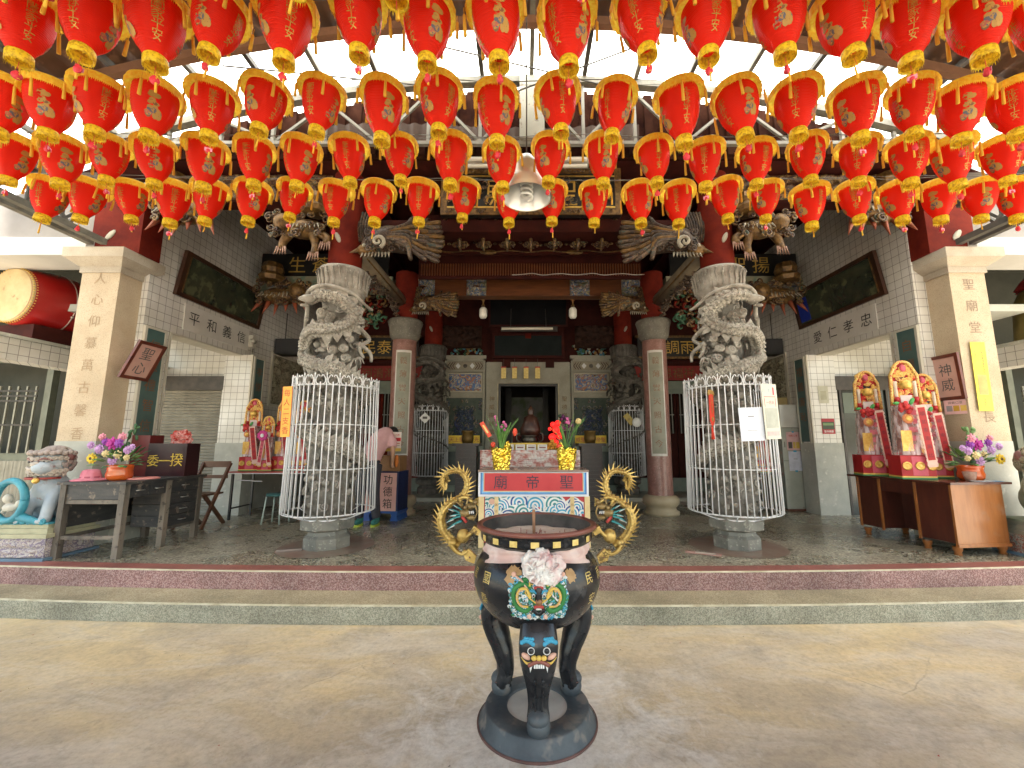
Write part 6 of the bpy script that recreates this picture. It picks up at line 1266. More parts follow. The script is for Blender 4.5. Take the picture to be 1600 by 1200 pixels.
o = empty('magazine', (5.0, 4.64, 1.083), 'blue and white papers lying at the near edge of the brown desk', 'paper'); q = MB(flat('blue_cover', (.12, .25, .42))); q.box(-.11, .13, -.05, .04, 0, .004); q.build('cover', o); q = MB(WHITEP); q.box(-.19, .02, -.06, .0, .0045, .007); q.build('sheet', o)
# ---- gift towers
CELLO = None
def cello_mat():
    m, n, l, b = nodes('cellophane'); out = n['Material Output']; b.inputs['Base Color'].default_value = (.9, .75, .75, 1); b.inputs['Roughness'].default_value = .08; b.inputs['Specular IOR Level'].default_value = .9
    t = n.new('ShaderNodeBsdfTransparent'); t.inputs[0].default_value = (1, .93, .93, 1); mx = n.new('ShaderNodeMixShader'); nt = tex(n, l, 'Noise', 9, 3, .5, stretch=(2, 2, .5)); r = ramp(n, [(.42, (.08, .08, .08)), (.60, (.55, .55, .55))]); l.new(nt.outputs[0], r.inputs[0])
    l.new(r.outputs[0], mx.inputs[0]); l.new(t.outputs[0], mx.inputs[1]); l.new(b.outputs[0], mx.inputs[2]); l.new(mx.outputs[0], out.inputs[0])
    bm = n.new('ShaderNodeBump'); bm.inputs['Strength'].default_value = .8; bm.inputs['Distance'].default_value = .01; l.new(nt.outputs[0], bm.inputs['Height']); l.new(bm.outputs[0], b.inputs['Normal']); return m
CELLO = cello_mat(); TRED = flat('tower_red', (.42, .012, .015)); TPINK = flat('tower_pink', (.58, .09, .13)); TGOLD = mat('tower_gold_print', (.58, .30, .05), (.70, .45, .12), 30, rough=.4, metal=.3)
FIL = paint_mat('gilt_red_filigree', [(.50, .03, .02), (.65, .38, .07), (.70, .50, .16), (.45, .05, .02), (.62, .30, .05)], 26, rough=.4, bump=.5)
def gift_tower(x, y, z, s, rz, lab, grp, var):
    o = empty('gift_tower', (x, y, z), lab, 'gift tower', grp, rz=rz); o.scale = (s, s, s); rr = random.Random(var)
    q = MB(TRED); q.box(-.17, .17, -.12, .12, .03, .27); q.mat(flat('band_green', (.05, .22, .08))).box(-.173, .173, -.123, .123, .0, .018); q.mat(DYEL).box(-.172, .172, -.122, .122, .0185, .034); q.mat(TPINK).box(-.06, .09, -.1225, -.1205, .04, .26); q.mat(TGOLD)
    for xc in (-.115, .015, .13): q.T = Matrix.Translation((xc, -.126, .15)) @ Matrix.Rotation(R(90), 4, 'X'); q.lathe([(.045, 0), (.05, .004), (.03, .004), (.028, 0), (.015, .004), (0, .004)], 16); q.T = Matrix.Identity(4)
    q.build('base_box', o)
    q = MB(flat('inner_pale', (.30, .12, .09))); q.lathe([(.11, .28), (.105, .85)], 14); q.mat(TGOLD).box(-.13, -.02, -.118, -.112, .32, .56); q.mat(TRED).lathe([(.12, .28), (.12, .30)], 14); q.mat(TPINK)
    for k in range(5): q.box(-.05, .05, -.112 - .001, -.106, .34 + .1 * k, .40 + .1 * k)
    q.build('contents', o)
    q = MB(CELLO); q.grid(lambda u, v: ((.155 - .03 * v + .012 * noise.noise(Vector((cos(6.283 * u) * 2, sin(6.283 * u) * 2, v * 5 + var)))) * cos(2 * pi * u), (.135 - .03 * v + .010 * noise.noise(Vector((cos(6.283 * u) * 2, sin(6.283 * u) * 2, v * 5)))) * sin(2 * pi * u), .275 + .60 * v), 40, 20); q.build('cellophane_wrap', o)
    for side in ((1,) if var % 2 else (1, -1)):     # ribbon banners leaning on the front
        r_ = MB(flat('ribbon_border', (.72, .48, .40))); Tm = Matrix.Translation((side * .125, -.155, .14)) @ Matrix.Rotation(R(-side * 7), 4, 'Y') @ Matrix.Rotation(R(5), 4, 'X'); r_.T = Tm; r_.box(-.046, .046, 0, .004, 0, .72)
        for k in range(14): r_.ball((-.046, .002, .03 + .05 * k), (.010, .003, .024), 6, 4); r_.ball((.046, .002, .03 + .05 * k), (.010, .003, .024), 6, 4)
        r_.mat(TRED if side > 0 else TPINK).box(-.036, .036, -.002, -.0005, .08, .69); b_ = r_.build('ribbon_banner', o); r_ = MB(flat('dark_red_ink', (.18, .01, .02))); r_.T = Tm; r_.text('福如東海壽比', (0, -.003, .38), .056, vertical=True, gap=1.7, d=.001); r_.build('lettering', b_)
    q = MB(TRED)        # red rosette with leaves
    for k in range(26):
        a = rr.uniform(0, 6.28); d = rr.uniform(.0, .075); q.mat(TRED if k % 4 else flat('bright_red', (.62, .03, .02))); q.ball((-.07 + d * cos(a), -.14 - rr.random() * .03, .83 + d * sin(a)), (.032, .012, .022), 7, 5, Matrix.Rotation(rr.uniform(0, 3), 3, 'Y'))
    q.mat(flat('fake_leaf', (.05, .28, .06))); q.ball((.0, -.15, .90), (.025, .01, .05), 7, 5, Matrix.Rotation(.5, 3, 'Y')); q.ball((-.15, -.14, .88), (.04, .01, .02), 7, 5); q.mat(flat('flower_print', (.62, .22, .08))).ball((-.06, -.15, .70), (.06, .014, .06), 12, 6); q.mat(TGOLD).ball((-.06, -.16, .70), (.035, .012, .035), 10, 6); q.build('rosette', o)
    # pierced gilt crest with a rounded head
    def crest(w, z0, z1, y0, y1, rad):
        P = [(-w, z0)] + [(-w * (1 - .12 * t), z0 + (z1 - z0 - rad) * t) for t in (.3, .6, .85)] + [(-rad * cos(a) * .95, z1 - rad + rad * sin(a)) for a in [pi * t / 12 for t in range(1, 12)]] + [(w * (1 - .12 * t), z0 + (z1 - z0 - rad) * t) for t in (.85, .6, .3)] + [(w, z0)]
        return P
    q = MB(TRED); q.prism(crest(.155, .86, 1.40, 0, 0, .105), -.05, -.03); q.build('crest_back', o)
    q = MB(FIL); P = crest(.150, .87, 1.39, 0, 0, .10); q.tube([(a, -.062, b_) for a, b_ in P], .018, 6)
    for k in range(90):
        a = rr.uniform(0, 6.28); xx = rr.uniform(-.125, .125); zz = rr.uniform(.92, 1.34)
        q.mat(rr.choice([FIL, TGOLD, flat('bright_red', (.62, .03, .02)), TGOLD])); curl(q, (xx * (1 - .3 * max(0, zz - 1.2) / .2), -.058, zz), rr.uniform(.02, .035), 1.4, .010, (0, -1, 0), a, 9)
    q.mat(TPINK).ball((0, -.065, 1.31), (.035, .02, .045), 10, 7); q.mat(GOLD if var != 5 else flat('amber_bead', (.85, .42, .04))); q.lathe([(0, 0), (.05, .0), (.062, .05), (.05, .085), (.02, .10), (0, .11)], 16, (0, -.075, 1.06)); q.mat(BLACKW).box(-.05, .05, -.052, -.0505, 1.0, 1.2)
    for s_ in (-1, 1): q.mat(flat('pale_pillar', (.60, .50, .40))).tube([(s_ * .10, -.065, .90), (s_ * .10, -.065, 1.15)], .02, 8); q.mat(TRED).tube([(s_ * .10, -.068, .90), (s_ * .10, -.068, .96)], .024, 8)
    q.mat(flat('white_flag', (.62, .52, .50))).box(-.06, .06, -.07, -.06, .86, .98); q.build('gilt_crest', o)
    return o
G1, G2 = 'wrapped gift towers on the brown desk', 'wrapped gift towers on the folding table'
gift_tower(4.50, 4.98, 1.085, 1.0, R(-12), 'tallest gold crested gift tower in cellophane, at the near end of the brown desk', G1, 13)
gift_tower(4.44, 5.46, 1.085, .97, R(-14), 'gold crested gift tower at the far end of the brown desk, left of the tallest', G1, 11)
gift_tower(4.85, 5.10, 1.085, .90, R(-18), 'gift tower with long red ribbon half hidden behind the tallest one, nearest the framed sign', G1, 3)
gift_tower(-4.46, 6.72, 1.06, .82, R(12), 'leftmost gift tower on the folding table, brown gilt head and long red ribbon', G2, 7)
gift_tower(-4.20, 6.70, 1.06, .62, R(8), 'short pink gift tower with large magenta flower on the folding table', G2, 6)
gift_tower(-4.02, 6.85, 1.06, .83, R(8), 'gift tower with cream arch head in the middle of the folding table', G2, 9)
gift_tower(-3.72, 6.85, 1.06, .81, R(6), 'rightmost gift tower on the folding table with bright amber bead, beside the cage', G2, 5)
q = MB(flat('big_magenta_bloom', (.50, .03, .20)))
for k in range(9): a = 2 * pi * k / 9; q.ball((-4.215 + .05 * cos(a), 6.56, 1.615 + .05 * sin(a)), (.04, .012, .03), 8, 5, Matrix.Rotation(-a, 3, 'Y'))
q.mat(DWHITE).ball((-4.215, 6.545, 1.615), (.03, .012, .03), 8, 5); tag(q.build('magenta_flower'), 'large magenta artificial flower with white centre on the short pink gift tower', 'flower')
gift_tower(4.12, 7.5, .98, .82, R(-8), 'gift tower with a red ribbon seen beside the right cage and grey cabinet', 'wrapped gift towers beside the cabinet', 3)
q = MB(flat('dark_side_table', (.05, .03, .02))); q.box(3.7, 4.38, 7.3, 7.75, .95, .98)
for x in (3.74, 4.34):
    for y in (7.34, 7.71): q.box(x - .02, x + .02, y - .02, y + .02, FL, .95)
tag(q.build('side_table'), 'dark side table behind the right dragon column cage', 'table')
# folding table
o = empty('folding_table', (-4.1, 6.85, FL), 'long folding table with black steel legs carrying the left gift towers', 'table'); q = MB(mat('laminate_white', (.55, .56, .55), rough=.4)); q.box(-.62, .62, -.30, .30, .70, .715); q.mat(mat('red_laminate', (.32, .04, .03), rough=.4)).box(-.60, .60, -.28, .28, .7155, .735); q.build('table_top', o)
for sx in (-.55, .55):
    for sy in (-.25, .25): q = MB(BLACKW); q.box(sx - .015, sx + .015, sy - .015, sy + .015, 0, .70); q.build('leg', o)
q = MB(BLACKW)
for sx in (-.55, .55): q.box(sx - .01, sx + .01, -.235, .235, .16, .18)
q.mat(WHITEP).tube([(-.5, -.22, .60), (-.1, -.22, .58)], .008, 5); q.build('cross_bar', o)
o = empty('stool', (-3.78, 6.35, FL), 'low stool with pale green metal legs between folding table and left cage', 'stool'); q = MB(flat('stool_seat', (.03, .12, .12))); q.lathe([(0, .43), (.15, .43), (.15, .40), (0, .40)], 20); q.build('seat', o)
for x, y in ((-.1, -.1), (.1, -.1), (-.1, .1), (.1, .1)): q = MB(flat('pale_green_metal', (.45, .56, .52))); q.tube([(x, y, .40), (x * 1.3, y * 1.3, 0)], .011, 6); q.build('leg', o)
# wooden folding chair behind the desk
o = empty('wooden_chair', (-4.72, 6.1, FL), 'dark brown wooden folding chair behind the grey desk by the shutter', 'chair'); CW = mat('chair_brown', (.10, .045, .025), (.15, .07, .04), 6, rough=.5)
for x in (-.2, .2):
    q = MB(CW); q.bar((x, -.22, 0), (x, .24, .88), .03, .045); q.build('leg', o); q = MB(CW); q.bar((x * .88, .25, 0), (x * .88, -.2, .46), .03, .045); q.build('leg', o)
q = MB(CW); q.box(-.19, .19, -.22, .16, .44, .465); q.build('seat', o); q = MB(CW); q.bar((-.2, .24, .86), (.2, .24, .86), .03, .09); q.bar((-.2, .2, .68), (.2, .2, .68), .02, .05); q.build('backrest', o)
# ---- lions on pedestals
def lion(x, y, rz, lab, body, accent, mirror=1):
    o = empty('stone_lion', (x, y, FL), lab, 'lion statue', rz=rz); PB = paint_mat('pedestal_frieze' + str(mirror), [(.30, .24, .22), (.42, .38, .36), (.20, .16, .22), (.46, .42, .36), (.25, .22, .16)] if mirror > 0 else [(.30, .27, .22), (.25, .06, .04), (.36, .33, .28), (.12, .14, .14), (.4, .36, .3)], 18, bump=1)
    q = MB(flat('pedestal_cream' if mirror > 0 else 'pedestal_grey', (.42, .40, .26) if mirror > 0 else (.22, .21, .16))); q.box(-.32, .32, -.24, .24, .26, .31); q.box(-.30, .30, -.22, .22, .31, .35); q.box(-.35, .35, -.27, .27, .22, .26); q.mat(flat('pedestal_blue', (.12, .2, .28))).box(-.36, .36, -.28, .28, 0, .025); q.build('pedestal_mouldings', o)
    q = MB(PB); q.box(-.325, .325, -.245, .245, .026, .22)
    relief_grid(q, -.32, .32, .03, .12, -.246, .02, 16, 2, 40, 12); relief_grid(q, -.32, .32, .13, .215, -.246, .02, 16, 6, 40, 12)
    q.grid(lambda u, v: (.326 + .02 * abs(noise.noise(Vector((u * 9, v * 4, 3)))), -.24 + .48 * u, .03 + .18 * v), 30, 12); q.build('pedestal_frieze', o)
    z = .35; q = MB(body); m = mirror
    q.ball((-.02 * m, .06, z + .22), (.17, .17, .20), 16, 10); q.ball((.07 * m, -.04, z + .33), (.15, .14, .20), 16, 10); q.ball((-.12 * m, .1, z + .12), (.14, .15, .13), 12, 8)
    q.ball((.08 * m, -.08, z + .62), (.155, .145, .15), 16, 10); q.ball((.13 * m, -.20, z + .57), (.10, .09, .07), 12, 8)
    for s_ in (-1, 1): q.tube(spline([(.07 * m + s_ * .10, -.06, z + .34), (.09 * m + s_ * .11, -.14, z + .2), (.09 * m + s_ * .11, -.17, z + .04)], 5), lambda t: .065 - .015 * t, 10); q.ball((.10 * m + s_ * .11, -.20, z + .03), (.055, .07, .035), 10, 6)
    b_ = q.build('body', o); remesh(b_, .014, 4)
    q = MB(flat('mane_' + ('grey' if m > 0 else 'moss'), (.36, .30, .27) if m > 0 else (.25, .22, .15))); rr = random.Random(5); H = Vector((.08 * m, -.06, z + .62))
    for k in range(150):        # tight curls over the crown and down the nape
        a = rr.uniform(-.3, pi + .3) if k < 90 else rr.uniform(-pi, pi); e = rr.uniform(-.5, 1.5) if k < 90 else rr.uniform(.55, 1.5); d = Vector((cos(a) * cos(e), sin(a) * cos(e) * .9, sin(e))); curl(q, H + d * .168, rr.uniform(.020, .034), 1.6, .013, d, rr.uniform(0, 6), 9)
    for k in range(13): a = -2.75 + k * .197 * 1.2; d = Vector((cos(a), sin(a) * .95, 0)); q.ball(H + d * .185 + Vector((0, 0, .10 + .01 * (k % 2))), (.03, .03, .026), 8, 6)
    q.build('mane', b_)
    q = MB(flat('muzzle_cream' if m > 0 else 'muzzle_moss', (.46, .40, .34) if m > 0 else (.28, .25, .17)))
    for row, (zz, rd, n_, sz) in enumerate(((.045, .185, 12, .024), (-.085, .18, 14, .026), (-.115, .165, 11, .024))):      # brow and beard bands of small curls
        for k in range(n_): a = -pi + .25 + (pi - .5) * k / (n_ - 1); d = Vector((cos(a), sin(a), 0)); curl(q, H + d * rd + Vector((0, -.0, zz)), sz, 1.5, .011, d, row * 2 + k, 9); q.ball(H + d * (rd - .015) + Vector((0, 0, zz)), sz * .9, 7, 5)
    q.ball(H + Vector((.02 * m, -.185, -.015)), (.05, .035, .03), 10, 7); q.tube(spline([H + Vector((-.13, -.13, -.05)), H + Vector((.0, -.20, -.062)), H + Vector((.13, -.13, -.05))], 5), .016, 6)
    for s_ in (-1, 1):
        q.mat(flat('eye_white', (.5, .5, .48))).ball(H + Vector((s_ * .075, -.150, .012)), (.026, .02, .02), 10, 7); q.mat(BLACKW).ball(H + Vector((s_ * .078, -.168, .008)), (.012, .008, .012), 8, 5); q.mat(flat('brow', (.22, .10, .09))).tube(spline([H + Vector((s_ * .03, -.178, .022)), H + Vector((s_ * .08, -.175, .046)), H + Vector((s_ * .13, -.13, .03))], 4), .012, 6)
        q.ball(H + Vector((s_ * .17, -.0, .07)), (.025, .05, .055), 8, 6)
    q.mat(GOLD).ball((.14 * m, -.26, z + .44), .030, 10, 7); q.mat(flat('collar_red', (.30, .05, .04))).tube([(.08 * m + .14 * cos(t * .4), -.10 + .14 * sin(t * .4) - .02, z + .46) for t in range(8, 17)], .013, 6); q.build('face', b_)
    q = MB(accent)      # blue wave ring on the flank with the cub inside it
    C = Vector((-.10, -.235, z + .24)); q.tube([C + Vector((.155 * cos(t * .2), -.02, .20 * sin(t * .2))) for t in range(33)], .034, 8); q.tube(spline([C + Vector((.10, 0, -.16)), C + Vector((.25, 0, -.20)), C + Vector((.34, .02, -.24))], 5), lambda t: .045 * (1.1 - .8 * t), 8)
    for k in range(9): curl(q, (-.27 + .066 * k, -.24, z + .035), .032, 1.6, .014, (0, -1, 0), 0, 9)
    q.box(-.31, .31, -.235, .23, z, z + .018); q.build('wave_ring', o)
    q = MB(flat('cub_cream', (.55, .52, .44))); q.ball(C + Vector((-.03, -.01, .02)), (.045, .04, .05), 10, 7); q.ball(C + Vector((-.0, -.0, -.07)), (.08, .045, .045), 10, 7); q.ball(C + Vector((.08, 0, -.03)), (.03, .03, .04), 8, 6); q.tube([C + Vector((-.05, 0, -.08)), C + Vector((-.08, 0, -.13))], .02, 6); remesh(q.build('cub', o), .009, 2)
    return o
lion(-5.27, 4.62, 0, 'painted stone lion with blue wave ring on a carved pedestal by the grey desk', mat('lion_white_blue', (.42, .46, .48), (.28, .34, .40), 4, c3=(.3, .22, .2), c3s=9, c3t=.66, rough=.6, bump=.3, bs=30), mat('lion_turquoise', (.03, .20, .27), (.06, .32, .40), 6, rough=.5, bump=.2))
lion(5.50, 4.55, R(-6), 'mossy grey stone lion at the right edge beyond the brown desk', mat('lion_moss', (.20, .20, .13), (.32, .29, .20), 4, rough=.7, bump=.3, bs=30), mat('lion_olive', (.14, .17, .10), (.24, .27, .2), 6, rough=.6), -1)
# ---- drum and bell
o = empty('temple_drum', (-6.78, 5.65, 3.43), 'large red barrel drum with studded tan drumhead on the high ledge, left', 'drum', rz=R(-8)); q = MB(mat('drum_red', (.30, .008, .008), (.36, .015, .012), 3, rough=.3, coat=.3)); q.T = Matrix.Rotation(R(90), 4, 'X')
q.lathe([(.355, .46), (.40, .3), (.425, .1), (.43, 0), (.425, -.1), (.40, -.3), (.355, -.46)], 48); q.build('shell', o)
q = MB(mat('drum_hide', (.42, .31, .15), (.52, .41, .22), 5, c3=(.3, .21, .1), c3s=9, c3t=.64, rough=.7)); q.T = Matrix.Rotation(R(90), 4, 'X')
q.lathe([(0, .468), (.34, .465), (.360, .455), (.366, .42), (.372, .385), (.374, .384)], 48); hd = q.build('drumhead', o); q = MB(_M['drum_hide']); q.T = Matrix.Rotation(R(90), 4, 'X'); q.lathe([(.372, -.39), (.358, -.46), (0, -.465)], 48); q.build('drumhead', o)
q = MB(GOLD); q.T = Matrix.Rotation(R(90), 4, 'X')
for row, zz in enumerate((.445, .41)):
    for k in range(64): a = 2 * pi * (k + row * .5) / 64; q.ball((.372 * cos(a), .372 * sin(a), zz), (.009,) * 3, 6, 4)
q.build('studs', hd); q = MB(mat('drum_ring', (.45, .35, .3), rough=.4, metal=.5)); q.tube([(.436 * cos(t * .15), -.02, .436 * sin(t * .15)) for t in range(-18, 10)], .008, 6); q.ball((.40, -.03, -.2), .02, 8, 6); q.build('carrying_ring', o); q = MB(DARKRED); q.box(-.3, .3, -.35, .35, -.66, -.38); q.build('cradle', o)
q = MB(mat('red_drape', (.26, .01, .01), (.32, .02, .015), 4, rough=.8)); q.grid(lambda u, v: (-6.6 + .5 * u, 6.35 + .03 * sin(u * 30), 4.05 - .55 * v - .05 * sin(u * 9)), 40, 6); tag(q.build('red_drape'), 'red cloth drape hanging behind the drum', 'drape')
o = empty('bronze_bell', (7.4, 5.7, 2.81), 'large dull bronze bell on the high ledge at the right edge', 'bell'); q = MB(mat('bell_bronze', (.16, .12, .03), (.24, .18, .06), 5, rough=.45, metal=.5, bump=.1)); q.lathe([(.38, .05), (.36, .12), (.34, .4), (.32, .7), (.24, .88), (.1, .95), (0, .96)], 40); q.build('bell_body', o); q = MB(mat('red_drape', (.26, .01, .01))); q.lathe([(.27, .9), (.20, 1.02), (.12, 1.12), (0, 1.12)], 30, fn=lambda a, z, r: 1 + .1 * sin(a * 8)); q.build('red_cover', o); q = MB(DARKRED); q.box(-.45, .45, -.4, .4, 0, .05); q.build('stand', o)
# ---- murals, framed signs, papers
for sx in (-1, 1):
    o = empty('framed_mural', (sx * 4.99, 6.4, 3.58), 'long dark framed landscape mural above the brush lettering on the %s tiled wall' % ('left' if sx < 0 else 'right'), 'picture'); T = Matrix.Translation((0, 0, 0)) @ Matrix.Rotation(R(sx * -9), 4, 'Y')
    q = MB(mat('mural_paint' + str(sx), (.018, .028, .022), (.05, .06, .035), 3, c3=(.10, .11, .06), c3s=5, c3t=.6, rough=.25, coat=.3, dist=1)); q.T = T; q.box(-sx * .0, -sx * .02, -.80, .88, .04, .58); q.build('painting', o)
    q = MB(mat('mural_frame', (.03, .012, .008), (.06, .025, .012), 6, rough=.3)); q.T = T
    for y0, y1, z0, z1 in ((-.87, .95, -.02, .04), (-.87, .95, .58, .64), (-.87, -.80, .04, .58), (.88, .95, .04, .58)): q.box(sx * .01, -sx * .045, y0, y1, z0, z1)
    q.mat(DULLGOLD).box(-sx * .02, -sx * .05, -.80, -.78, .04, .58); q.build('frame', o)
    if sx > 0: q = MB(flat('blue_masking', (.01, .03, .30))); q.T = T; q.box(-.0215, -.024, .62, .87, .08, .50); q.build('blue_patch', o)
o = empty('framed_sign', (-4.965, 5.07, 2.29), 'pink framed calligraphy of the word sacred heart leaning out from the left square pillar', 'framed sign'); FRAME = mat('sign_frame_wood', (.09, .02, .012), (.14, .035, .02), 7, rough=.3); PAPERP = mat('pink_silk_paper', (.52, .30, .25), (.58, .36, .30), 6, rough=.6)
def signframe(o, w, h, tilt, txt, sx):
    T = Matrix.Rotation(tilt, 4, 'Y'); q = MB(PAPERP); q.T = T; q.box(-sx * .012, -sx * .018, -w / 2 + .04, w / 2 - .04, .04, h - .04); p = q.build('paper', o); q = MB(flat('grey_ink', (.10, .10, .10))); q.T = T; q.text(txt, (-sx * .0195, 0, h / 2), w * .46, vertical=True, gap=1.1, d=.001, face='+x' if sx < 0 else '-x'); q.build('calligraphy', p)
    q = MB(FRAME); q.T = T
    for y0, y1, z0, z1 in ((-w / 2, w / 2, 0, .04), (-w / 2, w / 2, h - .04, h), (-w / 2, -w / 2 + .04, .04, h - .04), (w / 2 - .04, w / 2, .04, h - .04)): q.box(-sx * .0, -sx * .03, y0, y1, z0, z1)
    q.build('frame', o)
signframe(o, .38, .50, R(24), '聖心', -1)
o = empty('framed_sign', (5.155, 5.03, 2.02), 'pink framed calligraphy of the word divine power hung on the right square pillar', 'framed sign'); signframe(o, .36, .56, R(-3), '神威', 1)
INK = flat('notice_ink', (.12, .11, .10))
def paper(name, lab, cat, x, y, z, w, h, rz, col, marks, face=None, tilt=0, grp=None):
    """sheet hung facing -y then turned by rz; marks are (x0,x1,z0,z1,material) in fractions"""
    o = empty(name, (x, y, z), lab, cat, grp, rz=rz); q = MB(col); T = Matrix.Rotation(tilt, 4, 'Y'); q.T = T; q.box(-w / 2, w / 2, -.001, .001, -h / 2, h / 2); s_ = q.build('sheet', o)
    if marks:
        q = MB(); q.T = T
        for k, m_ in enumerate(marks):
            if isinstance(m_[0], str): q.mat(m_[4]).text(m_[0], (m_[1] * w, -.0014, m_[2] * h), m_[3], vertical=m_[5] if len(m_) > 5 else False, d=.001, gap=m_[6] if len(m_) > 6 else 1.15)
            else: q.mat(m_[4]).box(m_[0] * w, m_[1] * w, -.0022 - .0003 * k, -.0014 - .0003 * (k - 1), m_[2] * h, m_[3] * h)
        q.build('print', s_)
    return o
YP = flat('yellow_notice', (.78, .68, .07)); ORP = flat('orange_strip', (.85, .42, .05)); RI = flat('red_ink', (.50, .04, .01)); PP = flat('pink_notice', (.72, .45, .45)); WP = mat('white_sheet', (.66, .70, .80), (.6, .64, .74), 8, rough=.25); CP = mat('calendar_sheet', (.68, .66, .54), (.6, .6, .52), 30, rough=.6)
paper('yellow_notice', 'long bright yellow printed notice hanging on the front of the right square pillar', 'notice', 5.345, 4.838, 2.285, .175, .83, 0, YP, [('聖帝廟建廟百週年', .22, .2, .030, INK, True), ('慶典公告', -.25, .28, .026, INK, True, 1.6), (-.32, .30, -.27, .02, flat('notice_grey', (.42, .38, .12))), ('信眾敬啟', 0, -.36, .026, INK, True)], tilt=R(1))
paper('pink_notice', 'small pink notice with three round pictures on the right pillar under the framed sign', 'notice', 5.13, 4.98, 1.93, .22, .17, R(-72), PP, [('請戴口罩', 0, .3, .035, INK), (-.4, -.15, -.3, .1, flat('grey_icon', (.3, .28, .3))), (-.1, .15, -.3, .1, flat('amber_icon', (.5, .3, .03))), (.2, .45, -.3, .1, DYEL)])
paper('orange_strip_sign', 'orange vertical sign with red characters tied to the left side of the front left cage', 'sign', -2.725, 4.575, 1.845, .135, .56, R(-14), ORP, [('每人二支香', 0, 0, .088, RI, True, 1.18), (-.5, -.46, -.5, .5, RI), (.46, .5, -.5, .5, RI)], tilt=R(-1))
paper('hung_calendar', 'pale printed calendar sheet hanging on the right of the front right cage', 'calendar', 2.60, 4.49, 1.84, .25, .60, R(25), CP, [('八　年', -.2, .38, .045, flat('calendar_blue', (.1, .3, .5))), (.22, .32, .30, .44, TPINK), (-.38, .38, .26, .27, TPINK), ('一月大', 0, .16, .045, TPINK), (-.38, -.36, .08, .24, TPINK), (.34, .36, .08, .24, TPINK), (-.4, .4, -.30, .06, flat('fine_print', (.50, .52, .45))), (-.40, .40, -.44, -.36, flat('pale_pink_band', (.7, .5, .48)))], tilt=R(-2))
paper('white_sheet', 'pale blue white laminated sheet tied to the front of the right cage', 'notice', 2.36, 4.455, 1.70, .265, .36, R(3), WP, [(-.12, .12, .22, .24, INK), (-.2, .2, -.2, -.18, flat('fold_grey', (.5, .53, .6)))], tilt=R(-2))
o = empty('red_charm', (1.99, 4.58, 2.06), 'red hanging charm with tassel on the left side of the front right cage', 'charm', rz=R(40)); q = MB(flat('charm_scarlet', (.62, .04, .015))); q.box(-.045, .045, -.012, 0, -.33, -.02); q.ball((0, -.006, -.33), (.045, .007, .05), 12, 6); q.tube([(0, 0, -.38), (0, -.004, -.52)], [.008, .02], 8); q.build('plaque', o); q = MB(flat('charm_gilt', (.34, .20, .04))); q.ball((0, -.006, .0), (.075, .010, .03), 12, 6); q.ball((-.05, -.006, -.02), (.03, .01, .02), 8, 5); q.ball((.05, -.006, -.02), (.03, .01, .02), 8, 5); q.text('吉祥如意', (0, -.0135, -.14), .042, vertical=True); q.ball((0, -.012, -.30), (.025, .006, .025), 10, 6); q.build('gilt_top', o)
xx, zz = at(664, 653, 8.93); paper('diamond_card', 'white diamond shaped card on the far left cage', 'card', xx, 8.93, zz, .17, .17, 0, DWHITE, [], tilt=R(45)); q = MB(INK); q.box(xx - .05, xx + .05, 8.923, 8.926, zz - .02, zz + .03); tag(q.build('print_mark'), 'grey printed mark on the white diamond card', 'mark')
xx, zz = at(983, 655, 8.93); paper('gold_tag', 'dull gold tag hanging askew on the far right cage', 'tag', xx, 8.93, zz, .13, .26, 0, flat('gold_tag', (.40, .31, .08)), [(-.2, .2, -.1, .1, flat('tag_print', (.3, .22, .06)))], tilt=R(-38)); xx, zz = at(995, 660, 8.9); q = MB(DWHITE); q.T = Matrix.Translation((xx, 8.92, zz)) @ Matrix.Rotation(R(90), 4, 'X'); q.lathe([(.0, .0), (.09, 0), (.1, .02), (.05, .02)], 20); tag(q.build('white_disc'), 'small white disc beside the gold tag on the far right cage', 'disc')
# ---- grey cabinet with sheets
o = empty('grey_cabinet', (4.74, 7.62, FL), 'tall grey metal cabinet with pink and white sheets taped on, right wall', 'cabinet'); q = MB(mat('cabinet_grey', (.30, .32, .27), (.36, .37, .32), 3, c3=(.22, .22, .18), c3s=14, c3t=.68, rough=.45)); q.box(-.24, .24, -.2, .2, .04, 1.45); q.mat(mat('cabinet_pale', (.48, .48, .44), (.54, .54, .50), 4, rough=.4)).box(-.24, .24, -.2, .2, 1.455, 1.86); q.build('body', o)
q = MB(mat('cabinet_line', (.16, .16, .13))); q.box(-.235, .235, -.202, -.2005, .86, .87); q.box(-.235, .235, -.202, -.2005, 1.44, 1.45); q.box(-.21, -.19, -.203, -.2, 1.1, 1.2); q.build('door_gap', o); q = MB(flat('rust_foot', (.15, .05, .03))); q.box(-.22, .22, -.18, .18, 0, .04); q.build('foot', o)
paper('pink_sheet', 'pink health notice taped on the grey cabinet', 'notice', 4.70, 7.416, FL + 1.21, .24, .32, 0, PP, [('請戴口罩', 0, .3, .04, RI), (-.4, -.12, -.4, -.05, INK), (-.05, .12, -.4, -.05, DYEL), (.16, .42, -.4, -.05, DYEL), (-.08, .08, .46, .54, DBLUE)]); paper('white_notice', 'white notice with blue tape below the pink sheet on the cabinet', 'notice', 4.71, 7.416, FL + .86, .24, .34, 0, flat('blueish_paper', (.62, .64, .74)), [(-.12, .12, .46, .55, DBLUE), (-.1, .1, -.55, -.47, DBLUE), (-.15, .15, .1, .12, INK)])
q = MB(mat('yellow_carton', (.40, .30, .12), (.46, .36, .16), 4, rough=.7)); q.box(4.50, 4.94, 7.86, 8.15, 2.03, 2.36); q.box(4.50, 4.94, 7.86, 8.15, FL, 2.028); tag(q.build('yellow_carton'), 'pale yellow carton stack behind the grey cabinet', 'box')
